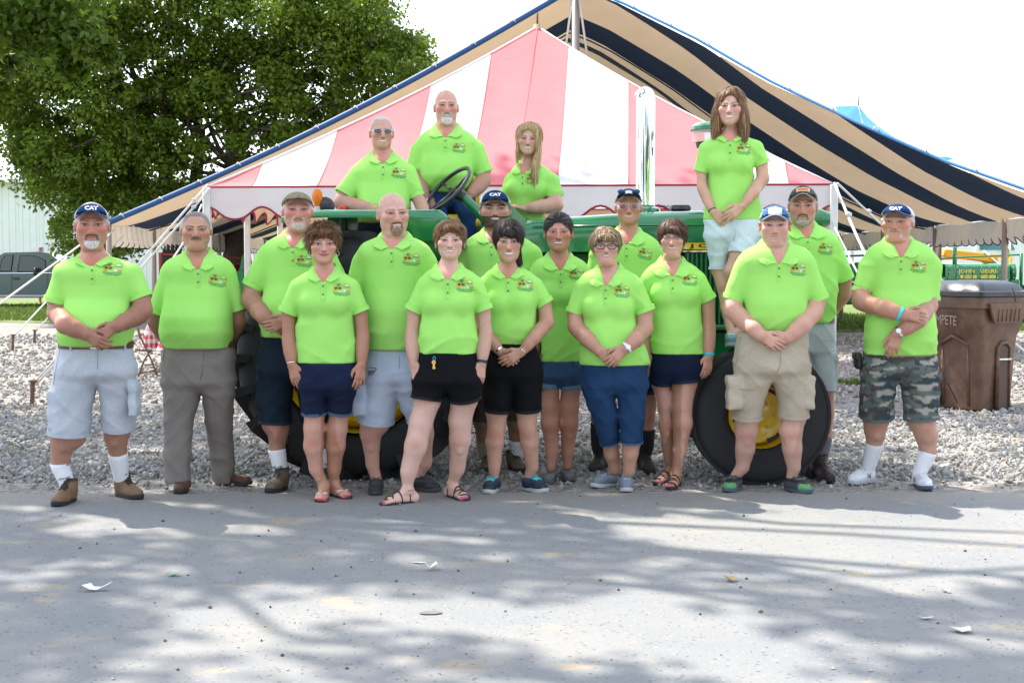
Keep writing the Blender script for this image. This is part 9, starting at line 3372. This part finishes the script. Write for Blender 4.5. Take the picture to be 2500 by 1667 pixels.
def fender(sgn):
 y_in, y_out = (TC - 0.42, 9.80) if sgn < 0 else (TC + 0.42, 2 * TC - 9.80)
 ztop = T(900, 516, 9.82)[2]
 ul = np.linspace(800, 1093, 30)
 g = []
 for u in ul:
  x = at(u, 520, 9.82)[0]
  e = (u - 800) / 293
  lip = 0.045 + 0.055 * sstep(0.35, 0.72, e) + 0.10 * sstep(0.55, 0.80, e)
  endr = sstep(0.90, 1.0, e)
  lip *= (1 - 0.92 * endr ** 2)
  row = []
  for t in np.linspace(0, 1, 7):
   row.append(arr(x, y_in + (y_out - y_in) * t, ztop - 0.004 * (1 - t) - 0.05 * endr ** 3))
  for t in np.linspace(0.14, 1, 7):
   a = t * math.pi / 2
   row.append(arr(x, y_out + sgn * (0.05 * math.sin(min(a, 1.2)) - 0.09 * max(0, t - .45) * (lip > .1)), ztop - lip * (1 - math.cos(a)) - 0.05 * endr ** 3))
  g.append(row)
 back = []
 for a in np.linspace(0.0, 0.30, 4)[1:][::-1]:
  x = rx - 0.20 - 0.98 * math.sin(a)
  z = ztop - 0.98 * (1 - math.cos(a)) * 0.9
  back.append([arr(x, q[1], z + (q[2] - ztop)) for q in g[0]])
 g = back + g
 f = MB().sheet(np.array(g), 0.010 * (1 if sgn < 0 else -1)).build('fender', GREENP, trk, smooth='auto')
 pl = MB()
 poly = [(at(800, 520, y_in)[0], ztop - 0.015), (at(1255, 520, y_in)[0], ztop - 0.015), (at(1262, 600, y_in)[0], ztop - 0.35), (at(1240, 700, y_in)[0], 1.15), (at(820, 700, y_in)[0], 1.15)]
 if sgn < 0:
  poly = [(at(800, 520, y_in)[0], ztop - 0.015), (at(1085, 520, y_in)[0], ztop - 0.015), (at(1150, 600, y_in)[0], ztop - 0.28), (at(1258, 640, y_in)[0], ztop - 0.40), (at(1250, 760, y_in)[0], 1.15), (at(820, 700, y_in)[0], 1.15)]
 pl.prism(poly, y_in - 0.012, y_in + 0.012, 'y')
 pl.build('fender_panel', GREENP, trk)
 rbm = MB()
 for u in (840, 905, 985):
  rbm.box((at(u, 560, y_in)[0], y_in - 0.03, ztop - 0.25), (0.05, 0.05, 0.46), bev=0.01)
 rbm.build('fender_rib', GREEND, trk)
 return ztop


fz = fender(-1)
fender(1)
aq = at(775, 503, 10.1)
am_ = MB()
am_.lathe([(0.020, 0.0), (0.026, 0.02), (0.040, 0.055), (0.034, 0.095), (0.022, 0.118), (0.0001, 0.122)], (aq[0], 10.1, fz + 0.045), 'z', 10)
lampo = am_.build('amber_flasher', mat('amber_lens', (0.95, 0.28, 0.005), 0.18, transl=0.35, bump=0.8, bscale=70, bdist=0.01), trk, smooth='auto')
MB().lathe([(0.03, -0.005), (0.03, 0.01), (0.02, 0.045), (0.0001, 0.047)], (aq[0], 10.1, fz), 'z', 12).build('lamp_foot', STEEL, lampo, smooth='auto')
wl2 = MB()
q = at(796, 500, 10.15)
wl2.lathe([(0.0001, -0.06), (0.045, -0.05), (0.062, -0.02), (0.062, 0.05), (0.05, 0.06), (0.0001, 0.062)], (q[0], 10.15, fz + 0.05), 'y', 18)
wl2.tube([(q[0], 10.15, fz), (q[0], 10.15, fz + 0.03)], 0.014, 8)
wl2.build('work_lamp', BLACKP, trk, smooth='auto')
REDL = mat('red_lens', (0.62, 0.05, 0.02), 0.2, coat=0.5)
for u in (764, 836):
 q = at(u, 508, 10.3)
 MB().box((q[0], 10.3, fz + 0.03), (0.055, 0.05, 0.06), bev=0.012).build('tail_lamp', REDL, trk, smooth='auto')
MB().tube([at(1128, 600, 9.98), at(1150, 590, 10.2)], 0.022, 8).build('step_peg', STEEL, trk, smooth=True)
dp = [(T(1215, 0, hn)[0], T(0, 640, hn)[2]), (T(1217, 0, hn)[0], T(0, 540, hn)[2]), (T(1240, 0, hn)[0], T(0, 502, hn)[2]), (T(1250, 0, hn)[0], T(0, 501, hn)[2]), (T(1288, 0, hn)[0], T(0, 540, hn)[2]), (T(1290, 0, hn)[0], T(0, 625, hn)[2])]
MB().prism(dp, TC - 0.25, TC + 0.30, 'y').build('dash_cowl', GREENP, trk)
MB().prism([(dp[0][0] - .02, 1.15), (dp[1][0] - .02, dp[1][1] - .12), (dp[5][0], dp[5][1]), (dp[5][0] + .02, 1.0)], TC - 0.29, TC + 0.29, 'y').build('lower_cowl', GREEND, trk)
MB().tube([T(1185, 628, hn), T(1180, 590, hn), T(1190, 570, hn), T(1212, 566, hn)], 0.016, 8).build('grab_handle', GREENP, trk, smooth=True)
SY = TC - 0.30
c0, c1 = T(1232, 582, SY), T(1128, 478, SY)
MB().tube([c0, c1], [0.042, 0.036], 14).build('steering_column', GREENP, trk, smooth='auto')
cd = (c1 - c0) / np.linalg.norm(c1 - c0)
hubp = T(1108, 466, SY)
MB().tube([c1 - cd * 0.02, hubp], 0.045, 14).build('steering_hub', BLACKP, trk, smooth='auto')
ctr_ = T(1092, 464, SY)
nrm = arr(-0.66, -0.36, 0.68)
nrm /= np.linalg.norm(nrm)
uu = np.cross(nrm, [0, 1, 0])
uu /= np.linalg.norm(uu)
vv = np.cross(nrm, uu)
RW = 0.222
sw = MB()
sw.tube([ctr_ + RW * (uu * math.cos(a) + vv * math.sin(a)) for a in np.linspace(0, 2 * math.pi, 41)], 0.0155, 8, caps=False)
for i in range(40):
 a = 2 * math.pi * i / 40
 c_ = ctr_ + (RW - 0.013) * (uu * math.cos(a) + vv * math.sin(a))
 sw.lathe([(0.0001, -0.007), (0.007, 0.0), (0.0001, 0.007)], c_, 'z', 5)
swo = sw.build('steering_wheel', BLACKP, trk, smooth=True)
for i in range(3):
 a = 2 * math.pi * i / 3 + 0.5
 MB().tube([hubp, ctr_ + RW * 0.98 * (uu * math.cos(a) + vv * math.sin(a))], 0.013, 8).build('spoke', BLACKP, swo, smooth=True)
ex_c = T(1575, 515)
r_e = 23.0 / scale_at(TC)
zt_e = T(0, 210)[2]
pts = [arr(ex_c[0], TC, ex_c[2] - 0.1), arr(ex_c[0], TC, zt_e - 0.14)]
for a in np.linspace(0, math.pi / 2, 7)[1:]:
 pts.append(arr(ex_c[0], TC + 0.075 * (1 - math.cos(a)) , zt_e - 0.14 + 0.07 * math.sin(a)))
pts.append(pts[-1] + arr(0, 0.12, 0))
MB().tube(pts, [r_e] * len(pts), 36).build('exhaust_stack', CHROME, trk, smooth='auto')
MB().lathe([(r_e * 1.6, -0.01), (r_e * 1.55, 0.012), (r_e * 1.05, 0.03), (r_e * 1.0, 0.04)], (ex_c[0], TC, T(1575, 514, TC)[2]), 'z', 24).build('stack_collar', GREENP, trk, smooth='auto')
pc = T(1740, 350)
pc_r = 52 / scale_at(TC)
zc = T(0, 330)[2]
pcb = MB().lathe([(pc_r * 0.93, -0.055), (pc_r, 0.03), (pc_r * 0.98, 0.035), (0.0001, 0.035)], (pc[0], TC, zc), 'z', 28).build('precleaner_bowl', mat('clear_bowl', (0.85, 0.72, 0.70), 0.06, alpha=0.45, spec=0.6), trk, smooth='auto')
MB().lathe([(pc_r * 1.05, 0.0), (pc_r * 1.04, 0.025), (pc_r * 0.8, 0.055), (0.0001, 0.07)], (pc[0], TC, zc + 0.035), 'z', 28).build('precleaner_cap', GREENP, trk, smooth='auto')
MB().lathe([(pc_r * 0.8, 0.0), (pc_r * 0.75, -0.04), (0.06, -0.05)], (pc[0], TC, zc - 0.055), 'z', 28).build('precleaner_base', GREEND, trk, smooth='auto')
MB().tube([(pc[0], TC, T(0, 520)[2]), (pc[0], TC, zc - 0.09)], 0.055, 16).build('intake_pipe', BLACKP, trk, smooth='auto')
hl = T(1998, 535, TC - 0.2)
MB().lathe([(0.0001, -0.06), (0.07, -0.06), (0.085, 0.0), (0.05, 0.08), (0.0001, 0.09)], hl, 'x', 20).build('headlamp', GREENP, trk, smooth='auto')


# --------- old tractors under the marquee
def old_tractor(label, x, y, rot, paint, wheelm, name_text=None, detail=True, stack=True):
 t_ = thing('vintage_tractor', label, 'tractor', (x, y, 0), 'vintage tractors under the marquee')
 R_ = rotz(rot)
 o = arr(x, y, 0)

 def fx(q):
  return o + R_ @ q
 def put(mb, name, m_, sm='auto', par=None):
  mb.xform(fx)
  return mb.build(name, m_, par or t_, smooth=sm)
 hd = MB()
 g = []
 for xx in np.linspace(-0.15, 1.45, 5):
  g.append([arr(xx, yy * 0.24, 1.10 + zz) for (yy, zz) in ((-1, 0), (-1, 0.22), (-0.92, 0.33), (-0.6, 0.38), (0, 0.39), (0.6, 0.38), (0.92, 0.33), (1, 0.22), (1, 0))])
 hd.sheet(np.array(g), 0.015)
 hd.box((0.65, 0, 1.12), (1.58, 0.44, 0.06))
 hd.lathe([(0.0001, -0.02), (0.20, -0.02), (0.22, 0.0), (0.22, 0.10)], (1.52, 0, 1.28), 'x', 20)
 h_ = put(hd, 'hood', paint)
 put(MB().lathe([(0.0001, 0.03), (0.06, 0.03), (0.07, 0.0)], (0.9, 0, 1.49), 'z', 12), 'filler_cap', paint, par=h_)
 put(MB().box((0.5, 0, 0.80), (1.6, 0.40, 0.50), bev=0.05), 'engine', paint)
 put(MB().box((-0.7, 0, 0.85), (0.9, 0.55, 0.5), bev=0.05), 'transmission', paint)
 put(MB().tube([(-0.9, -0.95, 0.68), (-0.9, 0.95, 0.68)], 0.07, 10), 'rear_axle', paint)
 put(MB().box((1.60, 0, 0.75), (0.26, 0.36, 0.7), bev=0.03), 'front_pedestal', paint)
 put(MB().tube([(1.62, -0.55, 0.40), (1.62, 0.55, 0.40)], 0.045, 8), 'front_axle', paint)
 put(MB().tube([(-0.75, 0, 1.60), (1.80, 0, 1.72)], 0.022, 8), 'steering_shaft', paint, True)
 put(MB().tube([(1.80, 0, 0.9), (1.80, 0, 1.76)], 0.045, 10), 'steering_post', paint, True)
 sw_ = MB()
 c_ = arr(-0.78, 0, 1.62)
 sw_.tube([c_ + arr(-0.03 * math.sin(a), 0.21 * math.cos(a), 0.21 * math.sin(a)) for a in np.linspace(0, 2 * math.pi, 25)], 0.014, 6, caps=False)
 for a in (0.5, 2.6, 4.7):
  sw_.tube([c_, c_ + arr(-0.03 * math.sin(a), 0.21 * math.cos(a), 0.21 * math.sin(a))], 0.010, 6)
 put(sw_, 'steering_wheel', BLACKP, True)
 put(MB().box((-1.15, 0, 1.12), (0.40, 0.44, 0.08), bev=0.03), 'seat', BLACKP)
 put(MB().tube([(-0.9, 0, 0.9), (-1.15, 0, 1.1)], 0.03, 6), 'seat_spring', BLACKP)
 if stack:
  put(MB().tube([(0.10, -0.14, 1.1), (0.10, -0.14, 2.16)], 0.055, 10), 'air_intake', paint, True)
  put(MB().lathe([(0.05, -0.03), (0.11, -0.02), (0.12, 0.03), (0.07, 0.07), (0.0001, 0.08)], (0.10, -0.14, 2.18), 'z', 14), 'intake_cap', paint)
  put(MB().tube([(-0.28, -0.10, 1.0), (-0.28, -0.10, 2.05)], 0.062, 10), 'exhaust_pipe', RUST, True)
  put(MB().lathe([(0.085, -0.18), (0.09, 0.0), (0.06, 0.06), (0.0001, 0.07)], (-0.28, -0.10, 2.18), 'z', 14), 'exhaust_cover', mat('white_plastic', (0.75, 0.75, 0.72), 0.5))
 for sy in (-1, 1):
  q = fx(arr(-0.9, sy * 0.80, 0.66))
  w_ = wheel('rear_wheel', (0, 0, 0), 0.66, 0.30, 0.42, t_, wheelm, nbolt=6, tread=14)
  for ob in [w_] + list(w_.children):
   me_ = ob.data
   n_ = len(me_.vertices)
   co = np.empty(n_ * 3, np.float32)
   me_.vertices.foreach_get('co', co)
   co = co.reshape(-1, 3) + np.array(t_.location)
   co = co @ R_.T + q - np.array(t_.location)
   me_.vertices.foreach_set('co', co.astype(np.float32).ravel())
   me_.update()
  q = fx(arr(1.62, sy * 0.55, 0.40))
  w_ = wheel('front_wheel', (0, 0, 0), 0.40, 0.20, 0.21, t_, wheelm, nbolt=6, rib=True)
  for ob in [w_] + list(w_.children):
   me_ = ob.data
   n_ = len(me_.vertices)
   co = np.empty(n_ * 3, np.float32)
   me_.vertices.foreach_get('co', co)
   co = co.reshape(-1, 3) + np.array(t_.location)
   co = co @ R_.T + q - np.array(t_.location)
   me_.vertices.foreach_set('co', co.astype(np.float32).ravel())
   me_.update()
 if name_text:
  for (txt, w_, z_, m_, hgt_) in name_text:
   v_, f_ = text_mesh(txt, 0.2, bold=0.004)
   v_[:, 0] *= w_ / np.ptp(v_[:, 0])
   v_[:, 1] *= hgt_ / np.ptp(v_[:, 1])
   V3 = [fx(arr(0.66 + q[0], -0.2465, z_ + q[1])) for q in v_]
   mesh_np('lettering', V3, [[q for q in f_ if len(q) == kk] for kk in sorted({len(q) for q in f_})], m_, h_, smooth=False)
  for sx in (-1, 1):
   put(MB().box((0.66 + sx * 0.24, -0.2445, 1.165), (0.40, 0.004, 0.075), bev=0.001), 'badge', mat('decal_yellow', (0.80, 0.62, 0.05), 0.5), par=h_)
 return t_, fx


GPAINT = mat('bright_tractor_green', (0.006, 0.17, 0.045), 0.3, coat=0.5, noise=0.1, nscale=4)
RPAINT = mat('faded_tractor_red', (0.24, 0.022, 0.018), 0.45, noise=0.2, nscale=4)
OPAINT = mat('orange_yellow_paint', (0.75, 0.34, 0.02), 0.4, noise=0.1, nscale=4)
DY = mat('decal_yellow', (0.80, 0.62, 0.05), 0.5)
tx = at(2322, 650, 36.0)[0]
gt_, gfx = old_tractor('vintage green tractor with yellow lettering and a string of lights, behind the bin', tx - 0.05, 36.0, math.radians(-2), GPAINT, YELLOWP,
        [('JOHN   DEERE', 0.98, 1.30, DY, 0.125), ('GENERAL       PURPOSE', 0.78, 1.165, mat('decal_green', (0.01, 0.12, 0.03), 0.5), 0.035)])
lw = MB()
lb = MB()
for k in range(9):
 xx = -0.1 + 0.2 * k
 lw.tube([gfx(arr(xx, -0.26, 1.10)), gfx(arr(xx + 0.04, -0.265, 1.36)), gfx(arr(xx + 0.05, 0.0, 1.51))], 0.006, 4)
 for z in (1.14, 1.28, 1.40):
  lb.lathe([(0.0001, -0.014), (0.013, 0.0), (0.0001, 0.014)], gfx(arr(xx + 0.03, -0.275, z)), 'z', 6)
for k in range(14):
 z = 1.15 + 0.075 * k
 a = k * 1.1
 lb.lathe([(0.0001, -0.014), (0.013, 0.0), (0.0001, 0.014)], gfx(arr(0.10 + 0.065 * math.cos(a), -0.14 - 0.07 * abs(math.sin(a)), z)), 'z', 6)
sl = thing('light_string', 'string of small lights wound over the vintage green tractor', 'lights', tuple(gfx(arr(0.6, -0.27, 1.1))))
lw.build('wire', mat('green_wire', (0.01, 0.08, 0.04), 0.5), sl, smooth=True)
lb.build('bulb', mat('pale_bulb', (0.7, 0.85, 0.8), 0.2), sl, smooth=True)
old_tractor('dark green vintage tractor with yellow front wheel, between the tent pole and the older man', at(2000, 700, 33.0)[0], 33.2, math.radians(-14), GPAINT, YELLOWP, stack=True)
old_tractor('faded red vintage tractor under the marquee at left', at(545, 700, 33.0)[0], 34.0, math.radians(170), RPAINT, mat('rim_red', (0.25, 0.02, 0.02), 0.5), stack=False)
old_tractor('orange yellow vintage tractor behind the green one with lettering', at(2330, 650, 43.0)[0], 43.0, math.radians(8), OPAINT, OPAINT, stack=False)
old_tractor('red vintage tractor deep under the marquee roof', at(1180, 700, 44.0)[0], 44.0, math.radians(-10), RPAINT, RPAINT)
gq = at(598, 700, 29.0)
gi_ = thing('seed_hopper', 'green farm implement box standing under the left part of the marquee', 'implement', (gq[0], 29.0, 0))
MB().prism([(gq[0] - 0.25, 0.75), (gq[0] - 0.30, at(0, 662, 29.)[2]), (gq[0] + 0.40, at(0, 662, 29.)[2]), (gq[0] + 0.35, 0.75)], 28.7, 29.5, 'y').build('hopper', mat('bright_tractor_green'), gi_)
MB().prism([(gq[0] - 0.10, at(0, 662, 29.)[2] + .002), (gq[0] - 0.02, at(0, 622, 29.)[2]), (gq[0] + 0.14, at(0, 622, 29.)[2]), (gq[0] + 0.20, at(0, 662, 29.)[2] + .002)], 28.9, 29.2, 'y').build('chute', mat('bright_tractor_green'), gi_)
for sx in (-0.25, 0.3):
 for yy in (28.8, 29.4):
  MB().tube([(gq[0] + sx, yy, 0), (gq[0] + sx, yy, 0.8)], 0.04, 8).build('leg', mat('bright_tractor_green'), gi_, smooth=True)

wq = at(2425, 640, 54.0)
wt = thing('white_truck', 'white lorry cab with teal windows beyond the marquee at right', 'truck', (wq[0], 54.0, 0))
wp = mat('white_lorry_paint', (0.78, 0.79, 0.80), 0.3, coat=0.6)
MB().prism([(wq[0] - 1.0, 0.7), (wq[0] - 1.0, 3.1), (wq[0] + 0.25, 3.1), (wq[0] + 1.0, 2.0), (wq[0] + 2.2, 1.75), (wq[0] + 2.3, 0.7)], 53.0, 55.2, 'y').build('cab', wp, wt)
MB().prism([(wq[0] - 0.85, 2.0), (wq[0] - 0.85, 2.75), (wq[0] + 0.1, 2.75), (wq[0] + 0.45, 2.0)], 52.96, 52.995, 'y').build('side_window', mat('teal_glass', (0.04, 0.18, 0.22), 0.06, spec=0.8), wt)
MB().tube([(wq[0] + 0.62, 52.94, 2.9), (wq[0] + 1.0, 52.94, 2.1)], 0.05, 6).build('mirror_arm', BLACKP, wt)
MB().tube([(wq[0] + 0.15, 52.8, 0.8), (wq[0] + 0.15, 52.8, 3.4)], 0.09, 10).build('exhaust_stack', CHROME, wt, smooth=True)
for dx in (-0.4, 1.6):
 wheel('wheel', (wq[0] + dx, 53.1, 0.5), 0.5, 0.3, 0.3, wt, STEEL, nbolt=8)
 wheel('wheel', (wq[0] + dx, 55.0, 0.5), 0.5, 0.3, 0.3, wt, STEEL, nbolt=0)
yq = at(2330, 600, 47.0)
yl = thing('yellow_loader', 'yellow loader frame standing behind the vintage green tractor', 'machine', (yq[0], 47.0, 0))
MB().box((yq[0] + 0.5, 47.0, 1.75), (1.8, 0.4, 0.28), R=roty(0.12), bev=0.04).build('boom', OPAINT, yl, smooth='auto')
MB().box((yq[0] + 1.3, 47.2, 1.25), (0.35, 0.3, 1.1), R=roty(-0.4), bev=0.04).build('boom', OPAINT, yl, smooth='auto')
MB().box((yq[0] + 0.4, 47.4, 0.9), (2.2, 1.0, 0.7), bev=0.08).build('chassis', BLACKP, yl, smooth='auto')
MB().tube([(yq[0] + 0.9, 46.8, 1.9), (yq[0] + 1.7, 46.8, 1.2)], 0.05, 8).build('ram', METAL, yl, smooth=True)
for dx in (-0.3, 1.4):
 wheel('wheel', (yq[0] + dx, 46.85, 0.55), 0.55, 0.35, 0.3, yl, OPAINT, nbolt=6)
rng = np.random.default_rng(77)
cs = []
for i in range(420):
 a = rng.uniform(-0.5, 0.5)
 Yf = 170 + rng.uniform(0, 25)
 cs.append((a * Yf, Yf, rng.uniform(0.5, 5.0)))
tag(leaves('treeline', np.array(cs), np.full(len(cs), 3.2), 42, 1.3, None, (0.045, 0.085, 0.018), rng, m=mat('maple_leaf')), kind='stuff')

for p in PEOPLE:
 build_person(p)
